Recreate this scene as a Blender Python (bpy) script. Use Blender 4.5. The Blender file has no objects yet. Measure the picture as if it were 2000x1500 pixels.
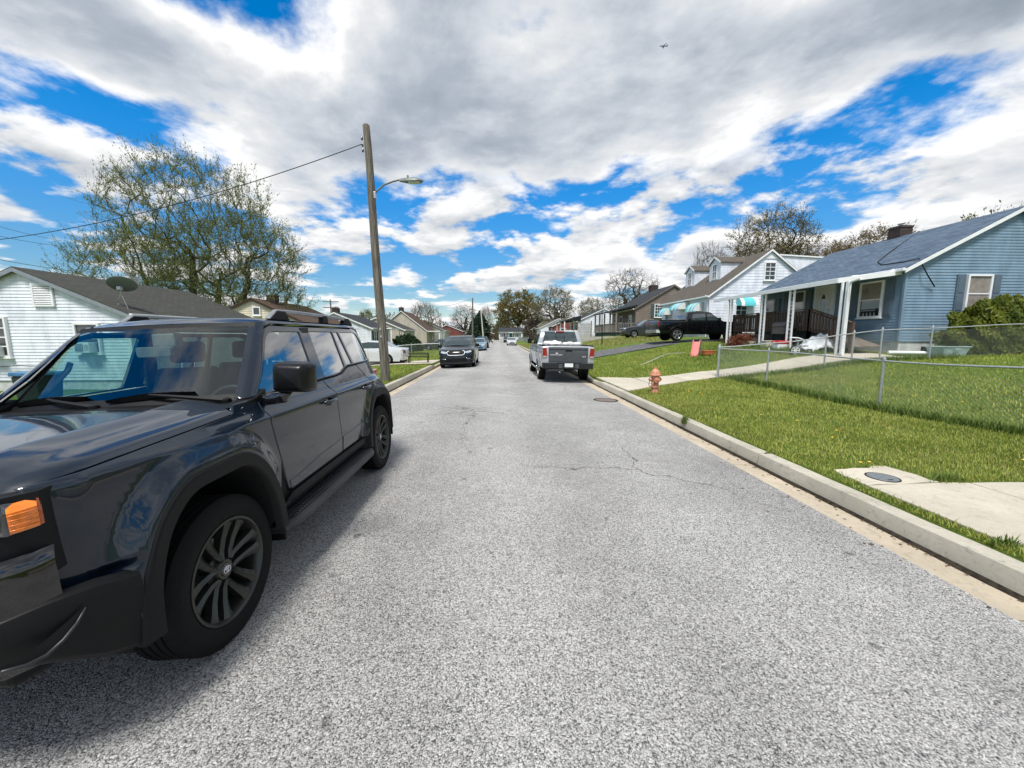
import bpy, bmesh, math, random
import numpy as np
from mathutils import Vector, Matrix, geometry

SC = bpy.context.scene
COL = SC.collection
R = math.radians

# ------------------------------------------------------------------ camera
CAM_H, FPX = 1.72, 750.0                 # eye height (m), focal length in photo pixels (2000 wide)
YAW, PITCH = R(2.1215), R(7.1438)
_F = Vector((math.sin(YAW)*math.cos(PITCH), math.cos(YAW)*math.cos(PITCH), -math.sin(PITCH)))
_R = Vector((math.cos(YAW), -math.sin(YAW), 0))
_U = _R.cross(_F)
cam = bpy.data.cameras.new('camera'); cam.sensor_width = 36.0; cam.lens = 36.0*FPX/2000.0
cam.clip_start = 0.05; cam.clip_end = 6000
cam_o = bpy.data.objects.new('camera', cam); COL.objects.link(cam_o)
m = Matrix((( _R.x, _U.x, -_F.x, 0), (_R.y, _U.y, -_F.y, 0), (_R.z, _U.z, -_F.z, CAM_H), (0, 0, 0, 1)))
cam_o.matrix_world = m
SC.camera = cam_o

def ray(px, py): return _F + _R*((px-1000)/FPX) - _U*((py-750)/FPX)
def at_z(px, py, z):
    d = ray(px, py); t = (z-CAM_H)/d.z; return Vector((d.x*t, d.y*t, z))
def at_y(px, py, y):
    d = ray(px, py); t = y/d.y; return Vector((d.x*t, y, CAM_H+d.z*t))
def at_x(px, py, x):
    d = ray(px, py); t = x/d.x; return Vector((x, d.y*t, CAM_H+d.z*t))

# ------------------------------------------------------------------ light
SUN_EL, SUN_DIR = R(62), Vector((-0.28, -0.96))      # sun behind the camera to the left, veiled by thin cloud
SUN_DIR.normalize()
sv = Vector((SUN_DIR.x*math.cos(SUN_EL), SUN_DIR.y*math.cos(SUN_EL), math.sin(SUN_EL)))
sl = bpy.data.lights.new('sun', 'SUN'); sl.energy = 2.9; sl.angle = R(15); sl.color = (1.0, .96, .90)
so = bpy.data.objects.new('sun', sl); COL.objects.link(so)
so.rotation_euler = sv.to_track_quat('Z', 'Y').to_euler()
so.location = (-30, 20, 60)

W = bpy.data.worlds.new('World'); SC.world = W; W.use_nodes = True
SC.view_settings.view_transform = 'Standard'; SC.view_settings.look = 'None'
SC.view_settings.exposure = 0.75; SC.view_settings.gamma = 1.0
SC.view_settings.use_curve_mapping = False

class NT:
    """small node-tree writer"""
    def __init__(s, nt): s.nt = nt; s.n = nt.nodes; s.l = nt.links
    def add(s, t, **k):
        n = s.n.new(t)
        ins = k.pop('ins', {})
        for a, b in k.items(): setattr(n, a, b)
        for a, b in ins.items(): s.put(n.inputs[a], b)
        return n
    def put(s, sock, v):
        if isinstance(v, bpy.types.NodeSocket): s.l.new(v, sock)
        else: sock.default_value = v
    def math(s, op, a, b=0.0, c=None, clamp=False):
        n = s.n.new('ShaderNodeMath'); n.operation = op; n.use_clamp = clamp
        s.put(n.inputs[0], a); s.put(n.inputs[1], b)
        if c is not None: s.put(n.inputs[2], c)
        return n.outputs[0]
    def mix(s, f, a, b):
        n = s.n.new('ShaderNodeMix'); n.data_type = 'RGBA'
        s.put(n.inputs[0], f); s.put(n.inputs[6], a); s.put(n.inputs[7], b); return n.outputs[2]
    def ramp(s, f, stops, mode='LINEAR'):
        n = s.n.new('ShaderNodeValToRGB'); s.put(n.inputs[0], f); cr = n.color_ramp; cr.interpolation = mode
        while len(cr.elements) < len(stops): cr.elements.new(.5)
        for e, (p, c) in zip(cr.elements, stops): e.position = p; e.color = c if len(c) == 4 else (*c, 1)
        return n.outputs[0]
    def smooth(s, v, a, b):
        n = s.n.new('ShaderNodeMapRange'); n.interpolation_type = 'SMOOTHSTEP'
        s.put(n.inputs[0], v); s.put(n.inputs[1], a); s.put(n.inputs[2], b); return n.outputs[0]
    def noise(s, vec, scale, detail=4, rough=.55, dist=0.0, out=0):
        n = s.n.new('ShaderNodeTexNoise'); 
        if vec is not None: s.l.new(vec, n.inputs['Vector'])
        n.inputs['Scale'].default_value = scale; n.inputs['Detail'].default_value = detail
        n.inputs['Roughness'].default_value = rough; n.inputs['Distortion'].default_value = dist
        return n.outputs[out]

def build_world():
    T = NT(W.node_tree); T.n.clear()
    out = T.add('ShaderNodeOutputWorld'); bg = T.add('ShaderNodeBackground'); bg.inputs['Strength'].default_value = 0.1
    T.l.new(bg.outputs[0], out.inputs[0])
    sky = T.add('ShaderNodeTexSky'); sky.sky_type = 'NISHITA'; sky.sun_disc = False
    sky.sun_elevation = SUN_EL; sky.sun_rotation = math.atan2(SUN_DIR.x, SUN_DIR.y)
    sky.air_density = 1.0; sky.dust_density = 0.1; sky.ozone_density = 2.6; sky.altitude = 20
    hs = T.add('ShaderNodeHueSaturation', ins={'Saturation': 1.48, 'Value': 1.12, 'Color': sky.outputs[0]})
    tc = T.add('ShaderNodeTexCoord'); sp = T.add('ShaderNodeSeparateXYZ'); T.l.new(tc.outputs['Generated'], sp.inputs[0])
    x, y, z = sp.outputs
    zc = T.math('ADD', T.math('MAXIMUM', z, 0.0), 0.14)
    px = T.math('DIVIDE', x, zc); py = T.math('DIVIDE', y, zc)
    def vec(ox, oy, oz=0.0, ky=1.0):
        c = T.add('ShaderNodeCombineXYZ', ins={0: T.math('ADD', px, ox), 1: T.math('ADD', T.math('MULTIPLY', py, ky), oy), 2: oz}); return c.outputs[0]
    OX, OY = SKY_OFF
    n1 = T.noise(vec(OX, OY), 0.95, 10, .56, .15)
    n1b = T.noise(vec(OX+SUN_DIR.x*.16, OY+SUN_DIR.y*.16), 0.95, 10, .56, .15)
    n2 = T.noise(vec(OX+7.3, OY-3.1, 2.0), 2.6, 8, .60, .1)
    nb = T.noise(vec(OX*.5+3, OY*.5+8, 5.0), 0.33, 3, .5, 0)
    # a broken deck: closed overhead and to the right, opener to the left and low down
    bias = T.math('ADD', T.math('MULTIPLY', T.smooth(z, 0.30, 0.52), 0.125), T.math('MULTIPLY', x, 0.030))
    bias = T.math('ADD', T.math('SUBTRACT', bias, 0.045), T.math('MULTIPLY', T.math('SUBTRACT', nb, .5), 0.16))
    d = T.math('ADD', T.math('ADD', n1, bias), T.math('MULTIPLY', T.math('SUBTRACT', n2, .5), 0.16))
    cover = T.math('MULTIPLY', T.smooth(d, 0.452, 0.535), T.smooth(z, -.02, .0))
    core = T.smooth(d, 0.50, 0.66)
    lit = T.math('MULTIPLY', T.math('SUBTRACT', n1, n1b), 3.4)
    thick = T.math('MULTIPLY', core, T.math('ADD', .42, T.math('MULTIPLY', T.smooth(z, .05, .5), .42)))
    br = T.math('ADD', T.math('SUBTRACT', 1.0, thick), T.math('ADD', lit, T.math('MULTIPLY', T.math('SUBTRACT', n2, .5), 0.85)))
    br = T.math('MINIMUM', T.math('MAXIMUM', br, 0.0), 1.0)
    cc = T.ramp(br, [(0.0, (1.75, 2.05, 2.45)), (.35, (2.65, 2.98, 3.42)), (.62, (3.9, 4.15, 4.5)), (.85, (5.0, 5.1, 5.2)), (1.0, (6.3, 6.3, 6.3))])
    # small fair-weather cumulus nearer the horizon, bright above and grey below
    zl = T.math('ADD', T.math('MAXIMUM', z, 0.0), 0.17); qx = T.math('DIVIDE', x, zl); qy = T.math('DIVIDE', y, zl)
    def vb(k, h_):
        c = T.add('ShaderNodeCombineXYZ', ins={0: T.math('MULTIPLY_ADD', qx, k, OX+4.0), 1: T.math('MULTIPLY_ADD', qy, k, OY-6.0), 2: h_}); return c.outputs[0]
    nB = T.noise(vb(1.0, 3.0), 1.75, 9, .58, .1); nBs = T.noise(vb(.93, 3.0), 1.75, 9, .58, .1)
    coverB = T.math('MULTIPLY', T.smooth(nB, .485, .570), T.math('MULTIPLY', T.smooth(z, .52, .30), T.smooth(z, -.02, .0)))
    brB = T.math('ADD', T.math('ADD', .66, T.math('MULTIPLY', T.math('SUBTRACT', nB, nBs), 3.2)), T.math('MULTIPLY', T.math('SUBTRACT', n2, .5), 0.7), clamp=True)
    ccB = T.ramp(brB, [(0.0, (2.6, 2.8, 3.1)), (.4, (3.7, 3.9, 4.15)), (.75, (5.0, 5.1, 5.2)), (1.0, (6.3, 6.3, 6.3))])
    dk = T.add('ShaderNodeVectorMath', operation='SCALE'); T.l.new(hs.outputs[0], dk.inputs[0]); T.l.new(T.math('MULTIPLY_ADD', T.smooth(z, .0, .38), .50, .50), dk.inputs['Scale'])
    hz = T.smooth(z, 0.10, 0.0)
    base = T.mix(T.math('MULTIPLY', hz, .45), dk.outputs[0], (4.0, 5.0, 6.0, 1))
    colr = T.mix(cover, T.mix(coverB, base, ccB), cc)
    T.l.new(colr, bg.inputs['Color'])
SKY_OFF = (31.1, -3.3)
build_world()
# ------------------------------------------------------------------ materials
_M = {}
def mat(name, col, rough=.6, metal=0.0, var=.12, scale=6.0, bump=0.0, bscale=60.0, coat=0.0, spec=.5, streak=None, tint=None):
    if name in _M: return _M[name]
    m = bpy.data.materials.new(name); m.use_nodes = True; _M[name] = m
    T = NT(m.node_tree); b = T.n['Principled BSDF']
    tc = T.add('ShaderNodeTexCoord'); v = tc.outputs['Object']
    if streak:
        mp = T.add('ShaderNodeMapping'); T.l.new(v, mp.inputs[0]); mp.inputs['Scale'].default_value = streak; v = mp.outputs[0]
    n = T.noise(v, scale, 5, .6)
    c0 = tuple(max(0, c*(1-var)) for c in col)+(1,); c1 = tuple(min(1, c*(1+var)) for c in col)+(1,)
    if tint: c1 = (*tint, 1)
    f = T.smooth(n, .3, .7)
    T.l.new(T.mix(f, c0, c1), b.inputs['Base Color'])
    b.inputs['Roughness'].default_value = rough; b.inputs['Metallic'].default_value = metal
    b.inputs['Coat Weight'].default_value = coat; b.inputs['Coat Roughness'].default_value = .03
    b.inputs['Specular IOR Level'].default_value = spec
    if rough > .15:
        rn = T.math('MULTIPLY_ADD', n, .15, rough-.075); T.l.new(rn, b.inputs['Roughness'])
    if bump:
        bn = T.noise(v, bscale, 4, .6); bp = T.add('ShaderNodeBump', ins={'Strength': bump, 'Distance': .01, 'Height': bn})
        T.l.new(bp.outputs[0], b.inputs['Normal'])
    return m

def glass_mat(name, tint, rough=0.0, ior=1.5, boost=1.0):
    if name in _M: return _M[name]
    m = bpy.data.materials.new(name); m.use_nodes = True; _M[name] = m
    T = NT(m.node_tree); T.n.clear(); o = T.add('ShaderNodeOutputMaterial')
    tr = T.add('ShaderNodeBsdfTransparent'); gl = T.add('ShaderNodeBsdfGlossy'); fr = T.add('ShaderNodeFresnel')
    tc = T.add('ShaderNodeTexCoord'); n = T.noise(tc.outputs['Object'], 3, 2)
    T.l.new(T.mix(n, (*[t*.94 for t in tint], 1), (*tint, 1)), tr.inputs[0])
    gl.inputs['Roughness'].default_value = rough; T.n.remove(fr)
    ge = T.add('ShaderNodeNewGeometry'); dp = T.add('ShaderNodeVectorMath', operation='DOT_PRODUCT'); T.l.new(ge.outputs['Normal'], dp.inputs[0]); T.l.new(ge.outputs['Incoming'], dp.inputs[1])
    c_ = T.math('ABSOLUTE', dp.outputs['Value']); f_ = T.math('MULTIPLY_ADD', T.math('POWER', T.math('SUBTRACT', 1.0, c_), 5.0), .92, .08)
    mx = T.add('ShaderNodeMixShader'); T.l.new(T.math('MULTIPLY', f_, boost, clamp=True), mx.inputs[0])
    T.l.new(tr.outputs[0], mx.inputs[1]); T.l.new(gl.outputs[0], mx.inputs[2]); T.l.new(mx.outputs[0], o.inputs[0])
    return m

def asphalt_mat():
    m = bpy.data.materials.new('asphalt'); m.use_nodes = True
    T = NT(m.node_tree); b = T.n['Principled BSDF']; tc = T.add('ShaderNodeTexCoord'); v = tc.outputs['Object']
    # irregular grain: warp the coordinates, then two grain sizes
    wn = T.noise(v, 70, 2, .5, 0, 1)
    wv = T.add('ShaderNodeVectorMath', operation='MULTIPLY_ADD'); T.l.new(wn, wv.inputs[0]); wv.inputs[1].default_value = (.016, .016, .016); T.l.new(v, wv.inputs[2])
    vo = T.add('ShaderNodeTexVoronoi', ins={'Vector': wv.outputs[0], 'Scale': 135.0}); vo2 = T.add('ShaderNodeTexVoronoi', ins={'Vector': wv.outputs[0], 'Scale': 290.0})
    s1 = T.add('ShaderNodeSeparateColor'); T.l.new(vo.outputs['Color'], s1.inputs[0]); s2 = T.add('ShaderNodeSeparateColor'); T.l.new(vo2.outputs['Color'], s2.inputs[0])
    g = T.math('ADD', T.math('MULTIPLY', s1.outputs[0], .62), T.math('MULTIPLY', s2.outputs[1], .38))
    g = T.math('SUBTRACT', g, T.math('MULTIPLY', T.smooth(vo.outputs['Distance'], .35, .75), .30))
    col = T.ramp(g, [(0.0, (.025, .025, .026)), (.12, (.10, .10, .10)), (.32, (.205, .201, .195)), (.56, (.298, .293, .284)), (.82, (.39, .383, .37)), (1.0, (.56, .55, .53))])
    big = T.noise(v, .35, 5, .62); mid = T.noise(v, 2.2, 4, .6)
    sep = T.add('ShaderNodeSeparateXYZ'); T.l.new(v, sep.inputs[0])
    shade = T.math('ADD', T.math('MULTIPLY', T.math('SUBTRACT', big, .5), .80), T.math('MULTIPLY', T.math('SUBTRACT', mid, .5), .38))
    # polished wheel tracks and oily centre strips
    wob = T.math('MULTIPLY', T.math('SUBTRACT', T.noise(v, .25, 2), .5), .8)
    xs = T.math('ADD', sep.outputs[0], wob)
    track = T.math('COSINE', T.math('MULTIPLY', xs, 3.3))
    shade = T.math('ADD', shade, T.math('MULTIPLY', track, .07))
    # dark tar drips and a few cracks
    cr = T.add('ShaderNodeTexVoronoi', feature='DISTANCE_TO_EDGE', ins={'Scale': .33}); 
    cw = T.add('ShaderNodeVectorMath', operation='MULTIPLY_ADD'); T.l.new(T.noise(v, 1.3, 4, .6, 0, 1), cw.inputs[0]); cw.inputs[1].default_value = (.9, .9, 0); T.l.new(v, cw.inputs[2]); T.l.new(cw.outputs[0], cr.inputs['Vector'])
    crack = T.math('MULTIPLY', T.smooth(cr.outputs[0], .006, .0015), T.smooth(T.noise(v, .22, 2), .46, .54))
    stain = T.smooth(T.noise(v, .9, 3, .5), .66, .78)
    mul = T.math('SUBTRACT', T.math('ADD', 1.0, shade), T.math('ADD', T.math('MULTIPLY', crack, .62), T.math('ADD', T.math('MULTIPLY', stain, .24), T.math('MULTIPLY', T.smooth(T.noise(v, 5.5, 2, .4), .70, .76), .45))))
    vm = T.add('ShaderNodeVectorMath', operation='SCALE'); T.l.new(col, vm.inputs[0]); T.l.new(T.math('MULTIPLY', mul, 1.50), vm.inputs['Scale'])
    T.l.new(vm.outputs[0], b.inputs['Base Color']); b.inputs['Roughness'].default_value = .82; b.inputs['Specular IOR Level'].default_value = .35
    hgt = T.math('SUBTRACT', 1.0, vo.outputs['Distance'])
    bp = T.add('ShaderNodeBump', ins={'Strength': .8, 'Distance': .008, 'Height': hgt}); T.l.new(bp.outputs[0], b.inputs['Normal'])
    return m

def concrete_mat(name, col, stain=.3, dirt=(.10, .085, .06)):
    m = bpy.data.materials.new(name); m.use_nodes = True; _M[name] = m
    T = NT(m.node_tree); b = T.n['Principled BSDF']; tc = T.add('ShaderNodeTexCoord'); v = tc.outputs['Object']
    n1 = T.noise(v, 1.3, 6, .65); n2 = T.noise(v, 30, 4, .6); n3 = T.noise(v, 220, 3, .6)
    c = T.mix(T.smooth(n1, .3, .75), (*[a*.86 for a in col], 1), (*[min(1, a*1.1) for a in col], 1))
    c = T.mix(T.math('MULTIPLY', T.smooth(n2, .5, .75), .35), c, (*[a*.62 for a in col], 1))
    c = T.mix(T.math('MULTIPLY', T.smooth(T.noise(v, 3.1, 6, .7), .56, .78), stain), c, (*dirt, 1))
    c = T.mix(T.math('MULTIPLY', T.smooth(n3, .52, .68), .40), c, (.16, .15, .13, 1))
    c = T.mix(T.math('MULTIPLY', T.smooth(T.noise(v, 11, 6, .75, .6), .52, .72), stain*1.1), c, (*[a*.45 for a in col], 1))
    c = T.mix(T.math('MULTIPLY', T.smooth(T.noise(v, .7, 4, .7), .50, .70), .30), c, (*[a*.6 for a in col], 1))
    T.l.new(c, b.inputs['Base Color']); b.inputs['Roughness'].default_value = .85
    bp = T.add('ShaderNodeBump', ins={'Strength': .35, 'Distance': .006, 'Height': n3}); T.l.new(bp.outputs[0], b.inputs['Normal'])
    return m

def soil_mat():
    m = bpy.data.materials.new('turf'); m.use_nodes = True
    T = NT(m.node_tree); b = T.n['Principled BSDF']; tc = T.add('ShaderNodeTexCoord'); v = tc.outputs['Object']
    n1 = T.noise(v, .35, 5, .6); n2 = T.noise(v, 2.6, 5, .65); n3 = T.noise(v, 38, 5, .7); n4 = T.noise(v, 9, 4, .6)
    c = T.mix(T.smooth(n2, .3, .7), (.085, .140, .018, 1), (.150, .220, .030, 1))
    c = T.mix(T.math('MULTIPLY', T.smooth(n1, .50, .68), .55), c, (.25, .24, .06, 1))
    c = T.mix(T.math('MULTIPLY', T.smooth(n4, .45, .75), .45), c, (.085, .135, .02, 1))
    c = T.mix(T.math('MULTIPLY', T.smooth(n3, .42, .68), .6), c, (.05, .08, .012, 1))
    T.l.new(c, b.inputs['Base Color']); b.inputs['Roughness'].default_value = .9; b.inputs['Specular IOR Level'].default_value = .2
    bp = T.add('ShaderNodeBump', ins={'Strength': .9, 'Distance': .06, 'Height': n3}); T.l.new(bp.outputs[0], b.inputs['Normal'])
    return m

def leaf_mat(name, c0, c1, sc=1.5, trans=.25):
    if name in _M: return _M[name]
    m = bpy.data.materials.new(name); m.use_nodes = True; _M[name] = m
    T = NT(m.node_tree); b = T.n['Principled BSDF']; tc = T.add('ShaderNodeTexCoord'); v = tc.outputs['Object']
    n = T.noise(v, sc, 4, .6); n2 = T.noise(v, sc*9, 3, .7)
    f = T.math('ADD', T.math('MULTIPLY', n, .6), T.math('MULTIPLY', n2, .4))
    c = T.mix(T.smooth(f, .36, .64), (*c0, 1), (*c1, 1)); T.l.new(c, b.inputs['Base Color'])
    b.inputs['Roughness'].default_value = .55; b.inputs['Specular IOR Level'].default_value = .3
    o = [x for x in T.n if x.type == 'OUTPUT_MATERIAL'][0]
    tl = T.add('ShaderNodeBsdfTranslucent'); T.l.new(c, tl.inputs[0])
    mx = T.add('ShaderNodeMixShader'); mx.inputs[0].default_value = trans
    T.l.new(b.outputs[0], mx.inputs[1]); T.l.new(tl.outputs[0], mx.inputs[2]); T.l.new(mx.outputs[0], o.inputs[0])
    return m

def shingle_mat(name, c0, c1, c2, w=.34, h=.14):
    """asphalt shingles; the roof sheets carry UVs in metres"""
    m = bpy.data.materials.new(name); m.use_nodes = True; _M[name] = m
    T = NT(m.node_tree); b = T.n['Principled BSDF']; uv = T.add('ShaderNodeUVMap'); v = uv.outputs[0]
    br = T.add('ShaderNodeTexBrick', ins={'Vector': v, 'Scale': 1.0, 'Mortar Size': .008, 'Brick Width': w, 'Row Height': h, 'Color1': (*c0, 1), 'Color2': (*c1, 1), 'Mortar': (*[a*.45 for a in c0], 1), 'Bias': 0.0})
    n = T.noise(v, 1.1, 5, .65); n2 = T.noise(v, 60, 3, .6)
    c = T.mix(T.math('MULTIPLY', T.smooth(n, .4, .72), .6), br.outputs[0], (*c2, 1))
    c = T.mix(T.math('MULTIPLY', T.smooth(n2, .4, .7), .35), c, (*[a*.5 for a in c0], 1))
    T.l.new(c, b.inputs['Base Color']); b.inputs['Roughness'].default_value = .9; b.inputs['Specular IOR Level'].default_value = .25
    bp = T.add('ShaderNodeBump', ins={'Strength': .5, 'Distance': .012, 'Height': T.math('ADD', T.math('MULTIPLY', br.outputs['Fac'], -1.0), T.math('MULTIPLY', n2, .5))}); T.l.new(bp.outputs[0], b.inputs['Normal'])
    return m

def bark_mat(name, c0, c1, st=(6, 6, .7), sc=3.0, bump=.6):
    if name in _M: return _M[name]
    m = mat(name, c0, .9, var=.35, scale=sc, bump=bump, bscale=14, streak=st, tint=c1, spec=.15); return m
# ------------------------------------------------------------------ mesh helpers
def link_mesh(name, me, parent=None, loc=None, rot=None):
    o = bpy.data.objects.new(name, me); COL.objects.link(o)
    if parent is not None: o.parent = parent
    if loc is not None: o.location = loc
    if rot is not None: o.rotation_euler = rot
    return o
def empty(name, loc=(0, 0, 0), rz=0.0):
    o = bpy.data.objects.new(name, None); COL.objects.link(o); o.location = loc; o.rotation_euler = (0, 0, rz); o.empty_display_size = .2; return o
def tag(o, label=None, cat=None, group=None, kind=None):
    if label: o['label'] = label
    if cat: o['category'] = cat
    if group: o['group'] = group
    if kind: o['kind'] = kind
    return o
def copy_tree(o, parent=None):
    c = o.copy(); COL.objects.link(c); c.parent = parent
    for ch in list(o.children): copy_tree(ch, c)
    return c

class MB:
    def __init__(s): s.v = []; s.f = []; s.uv = None
    def quad(s, a, b, c, d):
        n = len(s.v); s.v += [tuple(a), tuple(b), tuple(c), tuple(d)]; s.f.append((n, n+1, n+2, n+3)); return s
    def poly(s, pts):
        n = len(s.v); s.v += [tuple(p) for p in pts]; s.f.append(tuple(range(n, n+len(pts)))); return s
    def box(s, lo, hi, mtx=None):
        n = len(s.v)
        c = [(x, y, z) for z in (lo[2], hi[2]) for y in (lo[1], hi[1]) for x in (lo[0], hi[0])]
        if mtx is not None: c = [tuple(mtx @ Vector(p)) for p in c]
        s.v += c
        s.f += [tuple(n+i for i in q) for q in ((0, 2, 3, 1), (4, 5, 7, 6), (0, 1, 5, 4), (2, 6, 7, 3), (0, 4, 6, 2), (1, 3, 7, 5))]; return s
    def bar(s, a, b, w, h, up=(0, 0, 1)):
        """rectangular bar from a to b"""
        a = Vector(a); b = Vector(b); d = (b-a); L = d.length; d.normalize(); u = Vector(up)
        if abs(d.dot(u)) > .99: u = Vector((0, 1, 0))
        x = d.cross(u).normalized(); u = x.cross(d)
        n = len(s.v)
        for p in (a, b):
            for i, j in ((-1, -1), (1, -1), (1, 1), (-1, 1)): s.v.append(tuple(p+x*(i*w/2)+u*(j*h/2)))
        s.f += [tuple(n+i for i in q) for q in ((0, 3, 2, 1), (4, 5, 6, 7), (0, 1, 5, 4), (1, 2, 6, 5), (2, 3, 7, 6), (3, 0, 4, 7))]; return s
    def tube(s, pts, rad, k=6, cap=True):
        pts = [Vector(p) for p in pts]; n0 = len(s.v); N = len(pts)
        if not isinstance(rad, (list, tuple)): rad = [rad]*N
        d0 = (pts[1]-pts[0]).normalized(); u = d0.orthogonal().normalized()
        for i, p in enumerate(pts):
            d = (pts[min(i+1, N-1)]-pts[max(i-1, 0)])
            if d.length < 1e-9: d = d0
            d.normalize(); u = (u-d*u.dot(d)); u = u.normalized() if u.length > 1e-6 else d.orthogonal().normalized()
            w = d.cross(u)
            for j in range(k):
                a = 2*math.pi*j/k; q = p+(u*math.cos(a)+w*math.sin(a))*rad[i]; s.v.append((q.x, q.y, q.z))
        for i in range(N-1):
            for j in range(k):
                a = n0+i*k+j; b = n0+i*k+(j+1) % k; s.f.append((a, b, b+k, a+k))
        if cap:
            s.f.append(tuple(n0+j for j in reversed(range(k)))); s.f.append(tuple(n0+(N-1)*k+j for j in range(k)))
        return s
    def lathe(s, prof, k=24, axis='z', org=(0, 0, 0), closed=False):
        """prof: (radius, height) pairs turned about an axis through org"""
        n0 = len(s.v); N = len(prof)
        for r, h in prof:
            for j in range(k):
                a = 2*math.pi*j/k; c, q = r*math.cos(a), r*math.sin(a)
                p = {'z': (c, q, h), 'x': (h, c, q), 'y': (q, h, c)}[axis]; s.v.append((p[0]+org[0], p[1]+org[1], p[2]+org[2]))
        for i in range(N if closed else N-1):
            i2 = (i+1) % N
            for j in range(k):
                j2 = (j+1) % k; s.f.append((n0+i*k+j, n0+i*k+j2, n0+i2*k+j2, n0+i2*k+j))
        return s
    def prism(s, poly, d0, d1, axis='y'):
        """2-D outline extruded: axis y -> outline in (x,z); x -> (y,z); z -> (x,y)"""
        n = len(s.v); k = len(poly)
        for d in (d0, d1):
            for a, b in poly: s.v.append({'y': (a, d, b), 'x': (d, a, b), 'z': (a, b, d)}[axis])
        s.f.append(tuple(range(n, n+k))); s.f.append(tuple(reversed(range(n+k, n+2*k))))
        for i in range(k): s.f.append((n+i, n+k+i, n+k+(i+1) % k, n+(i+1) % k))
        return s
    def add(s, o, mtx=None):
        n = len(s.v); s.v += o.v if mtx is None else [tuple(mtx @ Vector(p)) for p in o.v]; s.f += [tuple(i+n for i in q) for q in o.f]; return s
    def mesh(s, name, mat_=None, smooth=False, fix=True):
        me = bpy.data.meshes.new(name); me.from_pydata(s.v, [], s.f)
        if fix:
            bm = bmesh.new(); bm.from_mesh(me); bmesh.ops.recalc_face_normals(bm, faces=bm.faces); bm.to_mesh(me); bm.free()
        if mat_: me.materials.append(mat_)
        if smooth:
            me.shade_smooth()
            if isinstance(smooth, (int, float)) and smooth is not True:
                me.set_sharp_from_angle(angle=R(smooth))
        me.update(); return me
    def build(s, name, mat_, parent=None, smooth=False, bevel=0, loc=None, rot=None, fix=True, seg=2):
        o = link_mesh(name, s.mesh(name, mat_, smooth, fix), parent, loc, rot)
        if bevel:
            b = o.modifiers.new('bevel', 'BEVEL'); b.width = bevel; b.segments = seg; b.limit_method = 'ANGLE'; b.angle_limit = R(35)
        return o

def np_mesh(name, V, F, mat_, smooth=False):
    """triangles / quads from numpy arrays"""
    me = bpy.data.meshes.new(name); V = np.asarray(V, dtype=np.float32); F = np.asarray(F, dtype=np.int32); k = F.shape[1]
    me.vertices.add(len(V)); me.vertices.foreach_set('co', V.ravel()); me.loops.add(F.size); me.loops.foreach_set('vertex_index', F.ravel())
    me.polygons.add(len(F)); me.polygons.foreach_set('loop_start', np.arange(0, F.size, k, dtype=np.int32))
    if mat_: me.materials.append(mat_)
    me.update(calc_edges=True); me.validate()
    if smooth: me.shade_smooth()
    return me

def resample(pts, step, closed=True):
    out = []; N = len(pts)
    for i in range(N if closed else N-1):
        a = np.array(pts[i], float); b = np.array(pts[(i+1) % N], float); n = max(1, int(math.ceil(np.linalg.norm(b-a)/step)))
        for j in range(n): out.append(tuple(a+(b-a)*j/n))
    if not closed: out.append(tuple(pts[-1]))
    return out
def round_poly(pts, rad, n=4):
    """round the corners of a closed 2-D outline; rad is one number or one per corner"""
    out = []; N = len(pts)
    for i in range(N):
        p = np.array(pts[i], float); a = np.array(pts[i-1], float); b = np.array(pts[(i+1) % N], float)
        r = rad[i] if isinstance(rad, (list, tuple)) else rad
        la, lb = np.linalg.norm(a-p), np.linalg.norm(b-p); r = min(r, la*.48, lb*.48)
        if r < 1e-4: out.append(tuple(p)); continue
        p0 = p+(a-p)/la*r; p1 = p+(b-p)/lb*r
        for k in range(n+1):
            t = k/n; out.append(tuple((1-t)**2*p0+2*t*(1-t)*p+t*t*p1))
    return out
def inside(poly, x, y):
    c = False; j = len(poly)-1
    for i in range(len(poly)):
        xi, yi = poly[i]; xj, yj = poly[j]
        if (yi > y) != (yj > y) and x < (xj-xi)*(y-yi)/(yj-yi)+xi: c = not c
        j = i
    return c
def area2(poly): return sum(poly[i-1][0]*poly[i][1]-poly[i][0]*poly[i-1][1] for i in range(len(poly)))
def shrink(poly, d):
    """move a closed outline inward by d"""
    N = len(poly); sgn = 1 if area2(poly) > 0 else -1; out = []
    for i in range(N):
        a = np.array(poly[i-1], float); b = np.array(poly[i], float); c = np.array(poly[(i+1) % N], float)
        e1 = b-a; e2 = c-b; l1 = np.linalg.norm(e1)+1e-9; l2 = np.linalg.norm(e2)+1e-9
        n1 = np.array((-e1[1], e1[0]))/l1*sgn; n2 = np.array((-e2[1], e2[0]))/l2*sgn
        n = n1+n2; ln = np.linalg.norm(n)
        n = n/ln if ln > 1e-6 else n1
        out.append(tuple(b+n*d/max(.5, float(np.dot(n, n1)))))
    return out
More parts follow.
